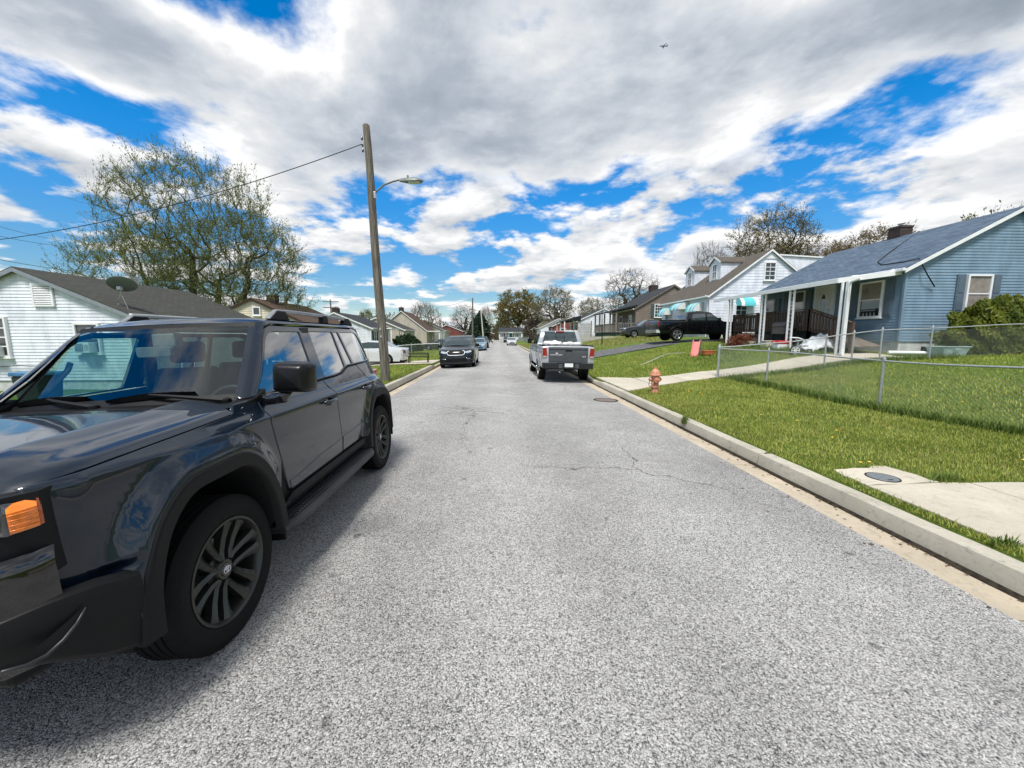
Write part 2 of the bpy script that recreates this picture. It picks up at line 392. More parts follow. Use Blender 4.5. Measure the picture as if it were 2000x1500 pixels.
def field_panel(poly, fn, to3, holes=(), step=.04, lip=.004, depth=.018, off=0.0):
    """sheet over a 2-D outline (u,v) lifted to the height field fn(u,v); the rim is turned in to give the panel an edge.
       to3(u,v,h) -> xyz.  returns verts, faces, normals (analytic)"""
    outer = resample(poly, step); loops = [outer]+[resample(h, step) for h in holes]
    if lip: inner = [shrink(outer, lip)]+[shrink(h, -lip) for h in loops[1:]]
    else: inner = loops
    pts = []; edges = []
    for L in inner:
        n = len(pts); pts += L; edges += [(n+i, n+(i+1) % len(L)) for i in range(len(L))]
    us = [p[0] for p in inner[0]]; vs = [p[1] for p in inner[0]]
    marg = step*.45; shr = shrink(inner[0], marg); hol = [shrink(h, -marg) for h in inner[1:]]
    nu = int((max(us)-min(us))/step)+1; nv = int((max(vs)-min(vs))/step)+1
    for i in range(1, nu+1):
        for j in range(1, nv+1):
            u = min(us)+(max(us)-min(us))*i/(nu+1); v = min(vs)+(max(vs)-min(vs))*j/(nv+1)
            if inside(shr, u, v) and not any(inside(h, u, v) for h in hol): pts.append((u, v))
    res = geometry.delaunay_2d_cdt([Vector(p) for p in pts], edges, [], 0, 1e-7)
    P = [tuple(p) for p in res[0]]; T = []
    for t in res[2]:
        cx = sum(P[i][0] for i in t)/3; cy = sum(P[i][1] for i in t)/3
        if inside(inner[0], cx, cy) and not any(inside(h, cx, cy) for h in inner[1:]): T.append(tuple(t))
    def H(u, v): return fn(u, v)+off
    def nrm(u, v):
        e = .004; a = np.array(to3(u+e, v, H(u+e, v)))-np.array(to3(u-e, v, H(u-e, v))); b = np.array(to3(u, v+e, H(u, v+e)))-np.array(to3(u, v-e, H(u, v-e)))
        n = np.cross(a, b); d = np.array(to3(u, v, 1.0))-np.array(to3(u, v, 0.0)); n = n/(np.linalg.norm(n)+1e-12)
        return n if np.dot(n, d) > 0 else -n
    V = [to3(u, v, H(u, v)) for u, v in P]; Nn = [tuple(nrm(u, v)) for u, v in P]; F = list(T)
    if lip:
        for L0, L1 in zip(inner, loops):
            n0 = len(V); K = len(L0)
            for (a, b) in L0: V.append(to3(a, b, H(a, b))); Nn.append(tuple(nrm(a, b)))
            for q, dd, wgt in ((L1, lip, 1.0), (L1, depth, 2.5)):
                for (a, b), (c, d) in zip(L0, q):
                    V.append(to3(c, d, H(c, d)-dd)); o3 = np.array(to3(c, d, 0))-np.array(to3(a, b, 0)); o3 = o3/(np.linalg.norm(o3)+1e-9)
                    n = np.array(nrm(a, b))+o3*wgt; Nn.append(tuple(n/np.linalg.norm(n)))
            for r_ in range(2):
                for i in range(K): F.append((n0+r_*K+i, n0+r_*K+(i+1) % K, n0+(r_+1)*K+(i+1) % K, n0+(r_+1)*K+i))
    return V, F, Nn
def panel_mesh(name, data, mat_):
    V, F, N = data
    # make winding agree with the analytic normals
    F2 = []
    for f in F:
        a, b, c = (np.array(V[f[0]]), np.array(V[f[1]]), np.array(V[f[2]])); n = np.cross(b-a, c-a)
        m_ = np.array(N[f[0]])+np.array(N[f[1]])+np.array(N[f[2]]); F2.append(f if np.dot(n, m_) >= 0 else tuple(reversed(f)))
    me = bpy.data.meshes.new(name); me.from_pydata([tuple(v) for v in V], [], F2); me.materials.append(mat_)
    me.shade_smooth(); me.update()
    me.normals_split_custom_set_from_vertices([Vector(n).normalized() for n in N]); return me
def sstep(a, b, x):
    t = min(1.0, max(0.0, (x-a)/(b-a))); return t*t*(3-2*t)
def text_mesh(txt, size, depth, mat_, name, parent, loc, rot, align='CENTER', stretch=1.0):
    c = bpy.data.curves.new(name, 'FONT'); c.body = txt; c.size = size; c.extrude = depth; c.align_x = align; c.align_y = 'CENTER'; c.resolution_u = 2
    o = bpy.data.objects.new(name, c); COL.objects.link(o); dg = bpy.context.evaluated_depsgraph_get(); me = bpy.data.meshes.new_from_object(o.evaluated_get(dg))
    bpy.data.objects.remove(o); me.materials.clear(); me.materials.append(mat_); q = link_mesh(name, me, parent, loc, rot); q.scale = (stretch, 1, 1); return q
# ------------------------------------------------------------------ setting: terrain, road, kerbs, paths
GX = [3.7, 5, 8.4, 10.5, 12, 13.5, 16, 20, 30, 60, 700]
GY = [-80, 5, 9, 13, 15.6, 20, 26, 32, 45, 60, 100, 160, 900]
GZ = [[.13, .13, .12, .22, .36, .46, .6, .7, .9, 1, 1]]*2 + [
      [.13, .12, .12, .30, .44, .55, .72, .85, 1.0, 1.1, 1.1],
      [.13, .13, .22, .45, .64, .78, .92, 1.05, 1.2, 1.3, 1.3],
      [.13, .15, .30, .60, .84, 1.02, 1.08, 1.2, 1.4, 1.5, 1.5],
      [.13, .20, .50, .85, 1.05, 1.22, 1.32, 1.42, 1.6, 1.7, 1.7],
      [.13, .26, .78, 1.12, 1.28, 1.38, 1.50, 1.62, 1.8, 1.9, 1.9],
      [.13, .30, .92, 1.30, 1.45, 1.55, 1.68, 1.8, 2.0, 2.1, 2.1],
      [.13, .34, 1.0, 1.4, 1.6, 1.75, 1.9, 2.0, 2.2, 2.3, 2.3],
      [.13, .30, .8, 1.1, 1.3, 1.4, 1.5, 1.6, 1.8, 1.9, 1.9],
      [.13, .2, .4, .6, .7, .75, .8, .8, .8, .8, .8],
      [.05, .1, .2, .2, .2, .2, .2, .2, .2, .2, .2],
      [.05, .1, .1, .1, .1, .1, .1, .1, .1, .1, .1]]
LX = [3.7, 6, 10, 14, 30, 700]; LZ = [.13, .05, -.14, -.28, -.35, -.4]
def _lerp(xs, v):
    v = min(max(v, xs[0]), xs[-1]); i = 0
    while i < len(xs)-2 and v > xs[i+1]: i += 1
    t = (v-xs[i])/(xs[i+1]-xs[i]); return i, t
def gz(x, y):
    if x >= 0:
        i, t = _lerp(GX, x); j, u = _lerp(GY, y); u = u*u*(3-2*u) if j < 9 else u
        a = GZ[j][i]*(1-t)+GZ[j][i+1]*t; b = GZ[j+1][i]*(1-t)+GZ[j+1][i+1]*t; z = a*(1-u)+b*u
    else:
        i, t = _lerp(LX, -x); z = LZ[i]*(1-t)+LZ[i+1]*t
    k = min(1, max(0, (abs(x)-4)/4))
    return z+k*.022*(math.sin(x*1.3+y*.7)+math.sin(y*1.1-x*.4))

M_ASPH = asphalt_mat(); M_TURF = soil_mat()
M_KERB = concrete_mat('kerb_concrete', (.45, .42, .345), .65); M_GUT = concrete_mat('gutter_concrete', (.48, .41, .31), .60, (.16, .12, .08))
M_WALK = concrete_mat('walk_concrete', (.52, .475, .385), .45)
M_DRIVE = mat('driveway_asphalt', (.115, .115, .12), .9, var=.25, scale=3, bump=.5, bscale=120, spec=.2)
M_DIRT = mat('gutter_dirt', (.035, .029, .022), .95, var=.5, scale=25, bump=.8, bscale=150, spec=.1)
M_SOIL = mat('bare_soil', (.10, .072, .045), .95, var=.4, scale=9, bump=.8, bscale=80, spec=.1)

def build_ground():
    xs = sorted(set([-700, -400, -200, -120, -80, -60, -45] + list(np.arange(-36, -4, 1.0)) + [-3.72, -3.70, -3.2, 3.2, 3.70, 3.72] +
                    list(np.arange(4.0, 20.01, .5)) + list(np.arange(21, 40, 1.5)) + [45, 60, 80, 120, 200, 400, 700]))
    ys = sorted(set([-80, -50, -30, -15, -8] + list(np.arange(-4, 30.01, .5)) + list(np.arange(31, 60, 1.5)) + list(np.arange(60, 170, 5)) + [200, 250, 320, 450, 700, 1200, 2500]))
    V = []; F = []
    for y in ys:
        for x in xs:
            z = gz(x, min(y, 900)) if abs(x) > 3.71 else -.16
            V.append((x, y, z))
    nx = len(xs)
    for j in range(len(ys)-1):
        for i in range(nx-1): F.append((j*nx+i, j*nx+i+1, (j+1)*nx+i+1, (j+1)*nx+i))
    o = link_mesh('ground', np_mesh('ground', V, F, M_TURF, True)); tag(o, kind='structure', label='green lawn ground on both sides of the street', cat='ground')
build_ground()

def strip(name, left, right, zf, mat_, **tg):
    """sheet between two polylines following a height function"""
    m_ = MB(); NS = 16 if name == "road" else 4
    for i in range(len(left)-1):
        for k in range(NS):
            def pt(L_, R_, q):
                x = L_[0]*(1-q)+R_[0]*q; y = L_[1]*(1-q)+R_[1]*q; return (x, y, zf(x, y))
            a = pt(left[i], right[i], k/NS); b = pt(left[i], right[i], (k+1)/NS); c = pt(left[i+1], right[i+1], (k+1)/NS); d = pt(left[i+1], right[i+1], k/NS)
            m_.quad(a, b, c, d)
    me = m_.mesh(name, mat_, True, False); bm = bmesh.new(); bm.from_mesh(me); bmesh.ops.remove_doubles(bm, verts=bm.verts, dist=1e-4); bmesh.ops.recalc_face_normals(bm, faces=bm.faces)
    for f in bm.faces:
        if f.normal.z < 0: f.normal_flip()
    bm.to_mesh(me); bm.free(); o = link_mesh(name, me); tag(o, **tg); return o

ROAD_X = 3.20
DROP = {-1: .075, 1: .03}          # the crowned road falls more towards the left-hand gutter
def road_z(x, y=0):
    d = max(0.0, abs(x)-1.2)/2.0; return .012-DROP[-1 if x < 0 else 1]*d**1.2
ys = list(np.arange(-40, 150.1, 5))
strip('road', [(-ROAD_X, y) for y in ys], [(ROAD_X, y) for y in ys], road_z, M_ASPH, kind='structure', label='worn light grey asphalt street running straight away', cat='road')

# kerb and gutter, cast in sections with open joints
def kerb_h(side, y):
    if side > 0:
        d = 1-sstep(12.9, 13.9, y)*(1-sstep(14.6, 15.6, y))*.45
        d *= 1-sstep(22.2, 23.0, y)*(1-sstep(27.2, 28, y))*.8
        return d
    return 1-sstep(21.0, 22.0, y)*(1-sstep(25.5, 26.5, y))*.8
def kerb(side, y0, y1, sec, lab):
    DR = DROP[side]; root = empty('kerb'); tag(root, lab, 'kerb', kind='structure'); rnd = random.Random(int(5+side))
    y = y0; k = 0
    while y < y1:
        L = sec if y < 70 else sec*4
        m_ = MB(); n = 9; rings = []; wob = [rnd.uniform(-.0035, .0035) for _ in range(n+1)]; dz = rnd.uniform(-.006, .006); dx = rnd.uniform(-.005, .005); tilt = rnd.uniform(-.006, .006)
        for i in range(n+1):
            yy = y+.014+(L-.028)*i/n; hgt = .132*kerb_h(side, yy)+wob[i]
            prof = [(3.522, -.05-DR), (3.528, -DR), (3.548, hgt-.012), (3.552, hgt-.004), (3.562, hgt), (3.715, hgt-.001), (3.722, hgt-.012), (3.722, -.05-DR)]
            rings.append([(side*(px+dx), yy, pz+dz+tilt*(i/n-.5)) for px, pz in prof])
        base = 0
        for rg in rings: m_.v += rg
        c = 8
        for i in range(n):
            for j in range(c): m_.f.append((i*c+j, i*c+(j+1) % c, (i+1)*c+(j+1) % c, (i+1)*c+j))
        m_.f.append(tuple(range(c))); m_.f.append(tuple(reversed(range(n*c, n*c+c))))
        m_.build('kerb_section', M_KERB, root, smooth=30)
        g = MB()
        prof = [(3.185, -.03-DR), (3.185, .010-DR), (3.20, .016+dz*.3-DR), (3.50, -.008+dz*.3-DR), (3.50, -.05-DR)]
        for i in range(2):
            yy = y+.007+(L-.014)*i; g.v += [(side*px, yy, pz) for px, pz in prof]
        for j in range(5): g.f.append((j, (j+1) % 5, 5+(j+1) % 5, 5+j))
        g.f.append(tuple(range(5))); g.f.append(tuple(reversed(range(5, 10))))
        g.build('gutter_slab', M_GUT, root)
        y += L; k += 1
    # dirt collected in the angle between pan and kerb
    m_ = MB(); yy = y0; rnd = random.Random(3)
    while yy < min(y1, 60):
        w0 = .03+.022*rnd.random(); m_.quad((side*(3.535-w0-.012), yy, -.0005-DR), (side*3.532, yy, .016-DR), (side*3.532, yy+.26, .016-DR), (side*(3.535-w0-.012+rnd.uniform(-.01, .01)), yy+.26, -.0005-DR)); yy += .25
    d = m_.build('gutter_dirt', M_DIRT, root); d['kind'] = 'stuff'
kerb(+1, -.86, 140, 2.9, 'pale concrete kerb and gutter below the fenced lawn')
kerb(-1, -6.4, 140, 2.9, 'concrete kerb and gutter running behind the parked dark cars')

# sidewalk slabs by the water meter
def slab(name, pts, parent, z0, mat_=M_WALK, th=.05, lift=.012):
    m_ = MB(); m_.prism([(x, y) for x, y in pts], -th, 0, 'z'); m_.v = [(x, y, z+z0(x, y)+lift) for x, y, z in m_.v]
    return m_.build(name, mat_, parent, bevel=.006)
sw = empty('sidewalk'); tag(sw, 'pale concrete sidewalk slabs beside the kerb near the water meter lid', 'sidewalk', kind='structure')
flat = lambda x, y: .135
def uneven(pts, n=5, a=.02, seed=1):
    rnd = random.Random(seed); q = []
    for i in range(len(pts)):
        p = pts[i]; r_ = pts[(i+1) % len(pts)]
        for k in range(n):
            t = k/n; q.append((p[0]+(r_[0]-p[0])*t+(rnd.uniform(-a, a) if k else 0), p[1]+(r_[1]-p[1])*t+(rnd.uniform(-a, a) if k else 0)))
    return q
slab('slab', uneven([(3.93, 3.78), (4.80, 3.84), (4.72, 4.36), (3.98, 4.26)], 5, .03), sw, flat)
slab('slab', uneven([(3.90, 2.62), (5.1, 2.66), (5.08, 3.80), (4.80, 3.82), (3.92, 3.765)], 4, .008, 2), sw, flat)
slab('slab', uneven([(5.11, 2.66), (6.3, 2.7), (6.3, 3.80), (5.10, 3.80)], 4, .008, 3), sw, flat)
slab('slab', uneven([(3.90, 1.42), (5.1, 1.42), (5.1, 2.60), (3.90, 2.56)], 4, .012, 4), sw, flat)
# front walk and apron by the hydrant
pw = empty('front_walk'); tag(pw, 'pale concrete walk climbing from the kerb by the hydrant to the blue house', 'path', kind='structure')
def walk_quad(a, b, c, d, n=4, seed=0):
    m_ = MB(); N = n
    g = [[None]*(N+1) for _ in range(N+1)]
    for i in range(N+1):
        for j in range(N+1):
            u, v = i/N, j/N; x = (a[0]*(1-u)+b[0]*u)*(1-v)+(d[0]*(1-u)+c[0]*u)*v; y = (a[1]*(1-u)+b[1]*u)*(1-v)+(d[1]*(1-u)+c[1]*u)*v
            g[i][j] = (x, y, max(gz(x, y), .10)+.035)
    for i in range(N):
        for j in range(N): m_.quad(g[i][j], g[i+1][j], g[i+1][j+1], g[i][j+1])
    rim = [g[i][0] for i in range(N+1)]+[g[N][j] for j in range(1, N+1)]+[g[i][N] for i in range(N-1, -1, -1)]+[g[0][j] for j in range(N-1, 0, -1)]
    for i in range(len(rim)):
        p = rim[i]; q = rim[(i+1) % len(rim)]; m_.quad(p, q, (q[0], q[1], q[2]-.09), (p[0], p[1], p[2]-.09))
    me = m_.mesh('slab', M_WALK, False, False); bm = bmesh.new(); bm.from_mesh(me); bmesh.ops.remove_doubles(bm, verts=bm.verts, dist=1e-5); bmesh.ops.recalc_face_normals(bm, faces=bm.faces); bm.to_mesh(me); bm.free()
    return link_mesh('slab', me, pw)
walk_quad((3.74, 10.75), (5.0, 11.85), (5.0, 14.0), (3.74, 14.4))
wl = [(5.03, 11.88), (6.6, 13.0), (8.3, 13.65), (10.0, 13.75), (11.7, 13.8), (13.4, 13.85), (15.2, 13.85)]
wr = [(5.03, 14.0), (6.5, 14.25), (8.2, 14.85), (9.95, 15.0), (11.65, 15.05), (13.35, 15.1), (15.15, 15.1)]
for i in range(6):
    a, b, c, d = wl[i], wl[i+1], wr[i+1], wr[i]; g_ = .012
    walk_quad((a[0]+g_, a[1]), (b[0]-g_, b[1]), (c[0]-g_, c[1]), (d[0]+g_, d[1]))
strip('driveway', [(3.73, 27.2), (6, 27.2), (8.5, 27.3), (11, 27.5), (14, 27.6), (18, 27.6)], [(3.73, 23.0), (6, 23.6), (8.5, 24.2), (11, 24.4), (14, 24.6), (18, 24.7)],
      lambda x, y: max(gz(x, y), .03)+.04, M_DRIVE, kind='structure', label='dark asphalt driveway rising to the black pickup', cat='driveway')
strip('driveway', [(-3.73, 22.0), (-6, 22.0), (-8.5, 22.0), (-13, 22.0)], [(-3.73, 25.6), (-6, 25.4), (-8.5, 25.4), (-13, 25.4)],
      lambda x, y: gz(x, y)+.035, M_WALK, kind='structure', label='short concrete driveway under the white sedan', cat='driveway')

# ------------------------------------------------------------------ grass (nobody could count it)
M_GRASS = leaf_mat('grass_blades', (.185, .225, .028), (.370, .400, .080), 1.1, .22)
M_GRASS2 = leaf_mat('grass_tall', (.085, .140, .022), (.165, .225, .045), 2.2, .22)
M_STRAW = leaf_mat('grass_dry', (.34, .27, .10), (.24, .26, .075), 1.4, .2)
rs = np.random.RandomState(7)
def blades(P, h0, h1, w, lean=.5):
    """P: Nx3 root points -> bent blades, two quads each folded into 3 triangles"""
    n = len(P); a = rs.rand(n)*2*np.pi; hh = h0+(h1-h0)*rs.rand(n)**1.5; ln = lean*rs.rand(n)*hh
    dx, dy = np.cos(a), np.sin(a); sx, sy = -dy*w/2, dx*w/2
    ww = .6+.8*rs.rand(n); sx = sx*ww; sy = sy*ww
    z0 = P[:, 2]-.004
    v0 = np.stack([P[:, 0]-sx, P[:, 1]-sy, z0], 1); v1 = np.stack([P[:, 0]+sx, P[:, 1]+sy, z0], 1)
    mx = P[:, 0]+dx*ln*.35; my = P[:, 1]+dy*ln*.35; mz = z0+hh*.6
    v2 = np.stack([mx-sx*.8, my-sy*.8, mz], 1); v3 = np.stack([mx+sx*.8, my+sy*.8, mz], 1)
    v4 = np.stack([P[:, 0]+dx*ln, P[:, 1]+dy*ln, z0+hh], 1)
    V = np.stack([v0, v1, v2, v3, v4], 1).reshape(-1, 3); b = np.arange(n)[:, None]*5
    F = np.concatenate([b+np.array([[0, 1, 3]]), b+np.array([[0, 3, 2]]), b+np.array([[2, 3, 4]])], 1).reshape(-1, 3)
    return V, F
WALKP = [(3.74, 10.75)]+wl+[(15.15, 15.1)]+list(reversed(wr))+[(3.74, 14.4)]
DRV = [(3.7, 27.2), (18, 27.6), (18, 24.7), (3.7, 23.0)]
def scatter(x0, x1, y0, y1, dens, avoid=True, patch=0.0):
    n = int((x1-x0)*(y1-y0)*dens); X = x0+(x1-x0)*rs.rand(n); Y = y0+(y1-y0)*rs.rand(n)
    if patch:
        k = np.sin(X*2.1+1.3*np.sin(Y*1.7))+np.sin(Y*2.6+1.1*np.sin(X*1.9))+.8*np.sin(X*5.3+Y*4.1); keep = rs.rand(n) < np.clip(.62+patch*k, .12, 1); X, Y = X[keep], Y[keep]
    if avoid:
        # thin out with what stands there
        ok = np.ones(len(X), bool)
        near = (X > 3.7) & (X < 18.2) & (Y > 10) & (Y < 28)
        for i in np.nonzero(near)[0]:
            if inside(WALKP, X[i], Y[i]) or inside(DRV, X[i], Y[i]): ok[i] = False
        ok &= ~((X > 3.97) & (X < 4.73) & (Y > 3.78) & (Y < 4.28)); ok &= ~((X > 3.90) & (X < 6.32) & (Y > 1.4) & (Y < 3.80)); ok &= ~((X > 15.7) & (X < 25) & (Y > 14.6) & (Y < 23.3))
        X, Y = X[ok], Y[ok]
    Z = np.array([gz(a, b) for a, b in zip(X, Y)]); return np.stack([X, Y, Z], 1)
def grass(name, chunks, mat_, label):
    Vs = []; Fs = []; n = 0
    for V, F in chunks: Vs.append(V); Fs.append(F+n); n += len(V)
    o = link_mesh(name, np_mesh(name, np.concatenate(Vs), np.concatenate(Fs), mat_)); tag(o, label, 'grass', kind='stuff'); return o
ch = [blades(scatter(3.735, 8.3, 2.4, 7.0, 3300, True, .10), .020, .062, .0068, 1.0), blades(scatter(3.735, 8.3, 7.0, 13.2, 1500, True, .10), .025, .070, .010, 1.0),
      blades(scatter(8.5, 13.5, 4.0, 13.2, 420, True, .10), .03, .10, .015, .8), blades(scatter(3.735, 13.0, 13.2, 23.5, 300, True, .12), .03, .11, .020, .8),
      blades(scatter(13.5, 19, 6, 14.4, 220, True, .10), .03, .10, .020, .8), blades(scatter(3.735, 3.80, 0.6, 14, 1500, False, .25), .015, .05, .008, 1.4)]
grass('lawn_grass', ch, M_GRASS, 'short bright green lawn grass around the hydrant and chain link fence')
def line_pts(a, b, n, sp, dz=0):
    t = rs.rand(n); X = a[0]+(b[0]-a[0])*t+rs.randn(n)*sp; Y = a[1]+(b[1]-a[1])*t+rs.randn(n)*sp; Z = np.array([gz(x, y) for x, y in zip(X, Y)])+dz; return np.stack([X, Y, Z], 1)
ch = [blades(line_pts((8.5, 3.0), (8.15, 13.1), 9000, .085), .07, .24, .011, .8), blades(line_pts((8.2, 13.25), (16.5, 13.2), 3600, .10), .06, .22, .014, .8),
      blades(line_pts((13.0, 15.4), (13.4, 19.5), 4200, .35), .07, .26, .016, .8), blades(line_pts((9.5, 16.8), (12.8, 21.5), 2600, .8), .05, .16, .02, .8)]
grass('tall_grass', ch, M_GRASS2, 'long unmown grass along the chain link fence and porch')
ch = [blades(scatter(6.2, 13.5, 28.4, 41, 120, False, .2), .04, .12, .035, .9), blades(scatter(3.8, 7.0, 29, 70, 60, False, .2), .04, .12, .04, .9), blades(scatter(3.74, 4.1, 0.8, 12, 260, True), .02, .05, .008, 1.5), blades(scatter(3.74, 8.3, 2.4, 13.2, 170, True), .03, .08, .009, 1.1), blades(scatter(8.5, 13.5, 4, 13.2, 50, True), .03, .09, .015, 1.1)]
grass('dry_grass', ch, M_STRAW, 'yellowed dry grass on the bank beyond the driveway')
ch = [blades(scatter(-3.95, -3.735, 7.5, 21.5, 500, False), .03, .10, .012, .9), blades(scatter(-13, -3.95, 10, 21.8, 190, False, .12), .03, .11, .022, .8), blades(scatter(-13, -3.74, 25.7, 45, 60, False, .12), .03, .12, .035, .8)]
grass('lawn_grass', ch, M_GRASS, 'short green grass on the verge around the wooden pole')
# weeds at the kerb joints
ch = [blades(line_pts((3.52, 6.98), (3.60, 7.12), 260, .03, -.06), .06, .20, .009, .9), blades(line_pts((3.60, 4.92), (3.70, 4.94), 40, .01, .0), .02, .06, .006, .9),
      blades(line_pts((4.78, 3.86), (5.05, 3.86), 160, .035, .02), .03, .11, .011, 1.2), blades(line_pts((3.74, 2.6), (3.93, 2.60), 120, .02, .03), .02, .07, .009, 1.3)]
grass('kerb_weeds', ch, M_GRASS2, 'small weed tufts growing from the kerb and slab joints')
# dandelions
M_DAND = mat('dandelion', (.80, .52, .02), .6, var=.15, scale=30)
dm = MB()
for cx, cy, n in ((4.9, 10.2, 5), (5.6, 6.6, 3), (4.6, 5.0, 3), (6.5, 12.5, 4), (9.5, 8, 3), (5.9, 3.95, 1), (10.5, 10.5, 4)):
    for _ in range(n):
        x = cx+random.Random(len(dm.v)).uniform(-.6, .6); y = cy+random.Random(len(dm.v)+1).uniform(-.7, .7); z = gz(x, y)+.075; r_ = .018
        dm.lathe([(0.001, z-.012), (r_*.7, z-.004), (r_, z), (r_*.8, z+.006), (.001, z+.009)], 7, 'z', (x, y, 0))
tag(dm.build('dandelions', M_DAND), 'tiny yellow dandelions scattered over the lawn near the hydrant', 'flowers', kind='stuff')

# leaf litter and grit lying in the right-hand gutter
lm_ = []; N_ = 900
gy = .6+rs.rand(N_)**1.3*16; gx = 3.522-np.abs(rs.randn(N_))*.05; gx = np.where(rs.rand(N_) < .12, 3.0+rs.rand(N_)*.5, gx); an = rs.rand(N_)*6.283; ln = .006+.016*rs.rand(N_); wd = ln*(.25+.5*rs.rand(N_))
gzv = np.where(gx > 3.2, -.030+.016-(gx-3.2)*.08, np.array([road_z(a) for a in gx]))+.006; ux, uy = np.cos(an), np.sin(an); tl = rs.rand(N_)*.006
V_ = np.stack([np.stack([gx-ux*ln, gy-uy*ln, gzv], 1), np.stack([gx-uy*wd, gy+ux*wd, gzv+tl], 1), np.stack([gx+ux*ln, gy+uy*ln, gzv+tl*.4], 1), np.stack([gx+uy*wd, gy-ux*wd, gzv], 1)], 1).reshape(-1, 3)
tag(link_mesh('leaf_litter', np_mesh('leaf_litter', V_, np.arange(N_)[:, None]*4+np.array([[0, 1, 2, 3]]), leaf_mat('litter', (.045, .032, .02), (.17, .115, .06), 30, .1))), 'brown leaf litter and grit lying in the gutter', 'litter', kind='stuff')
# ------------------------------------------------------------------ the dark SUV in the foreground
M_PAINT = mat('navy_paint', (.0035, .0095, .0200), .35, 0.0, var=.10, scale=2, coat=1.0, spec=.15)
M_BLACKP = mat('black_plastic', (.0042, .0046, .0054), .55, var=.2, scale=30, bump=.10, bscale=500, spec=.25)
M_BLACKG = mat('gloss_black', (.004, .004, .005), .08, var=.1, coat=.8)
M_RUBBER = mat('tyre_rubber', (.0045, .0045, .005), .75, var=.3, scale=25, bump=.1, bscale=180, spec=.2)
M_RIM = mat('graphite_rim', (.055, .058, .052), .34, .75, var=.12, scale=10)
M_DARK = mat('cavity_black', (.003, .003, .003), .9, var=.2)
M_GLASSW = glass_mat('windscreen_glass', (.68, .86, .82), boost=1.5)
M_GLASSD = glass_mat('privacy_glass', (.34, .44, .42), boost=3.6)
M_GLASSF = glass_mat('front_door_glass', (.62, .86, .78), boost=3.2)
M_AMBER = mat('amber_lens', (.80, .20, .01), .12, var=.2, scale=40, coat=1)
M_CHROME = mat('chrome', (.72, .73, .74), .12, 1.0, var=.05)
M_CLEAR = mat('lamp_lens', (.06, .065, .07), .05, .2, var=.4, scale=30, coat=1)
M_SILV = mat('satin_silver', (.38, .39, .40), .35, .8, var=.1)
M_SEAT = mat('seat_cloth', (.055, .056, .058), .8, var=.2, scale=30, bump=.2, bscale=300)
M_DASH = mat('dash_plastic', (.022, .023, .025), .6, var=.15)
M_EMBL = mat('emblem_silver', (.75, .76, .78), .2, .6, var=.05)

ARCH = [(-.565, .42), (-.555, .66), (-.455, .90), (-.27, 1.045), (.20, 1.045), (.375, .90), (.475, .66), (.50, .42)]
WB = 2.87
def arch_outer(c): return [(c+a, b) for a, b in round_poly(ARCH, [0, .16, .20, .22, .22, .20, .16, 0], 5)]
ARCHES = [arch_outer(0), arch_outer(WB)]
def seg_dist(p, L):
    d = 9.0
    for i in range(len(L)-1):
        ax, ay = L[i]; bx, by = L[i+1]; vx, vy = bx-ax, by-ay; t = ((p[0]-ax)*vx+(p[1]-ay)*vy)/(vx*vx+vy*vy+1e-12); t = min(1, max(0, t))
        d = min(d, math.hypot(p[0]-ax-vx*t, p[1]-ay-vy*t))
    return d
def suv_w0(s, z):
    if z < 1.17: b = .945-.045*((1.17-z)/.6)**2
    else:
        # shoulder rolls over into the glasshouse
        b = .945-.045*sstep(1.165, 1.235, z)-.33*max(0, z-1.20)
    if s < .15: b -= .050*((.15-s)/.9)**2
    if s < -.60: b -= .14*((-.60-s)/.22)**2
    if s > 2.70: b -= .42*(s-2.70)**2
    return b
def suv_w(s, z):
    b = suv_w0(s, z)
    if z < 1.22:
        for i, A in enumerate(ARCHES):
            c = (0, WB)[i]
            if abs(s-c) < .85:
                ins = inside(A, s, z); d = 0 if ins else seg_dist((s, z), A)
                rng = .155 if z > .8 else .10
                k = sstep(0, 1, 1-d/rng)*(1-sstep(1.165, 1.20, z)); lim = .985-.02*(i)
                # the flare pulls in a little at bumper and rear corner
                lim -= .30*max(0, (-.50-s))+.25*max(0, s-WB-.35)
                if lim > b: b = b+(lim-b)*k
    return b
suv = empty('parked_suv', (-2.425, 2.08, -.033)); suv.rotation_euler = (0, -.0405, 0); tag(suv, 'dark navy boxy SUV with black arch trim and roof rails parked against the kerb', 'SUV')
def side3(sg): return lambda u, v, h: (sg*h, u, v)
def side_part(name, poly, mat_, parent=suv, holes=(), step=.035, off=0.0, lip=.004, depth=.018, fn=suv_w, sides=(1, -1)):
    out = []
    d = field_panel(poly, fn, side3(1), holes, step, lip, depth, off)
    for sg in sides:
        V, F, N = d
        if sg < 0: V = [(-a, b, c) for a, b, c in V]; N = [(-a, b, c) for a, b, c in N]
        out.append(link_mesh(name, panel_mesh(name, (V, F, N), mat_), parent))
    return out
AF, AR = ARCHES
g = .004
def hood_z(s): return 1.202+.052*max(0.0, min(1.0, (s+.75)/1.0))
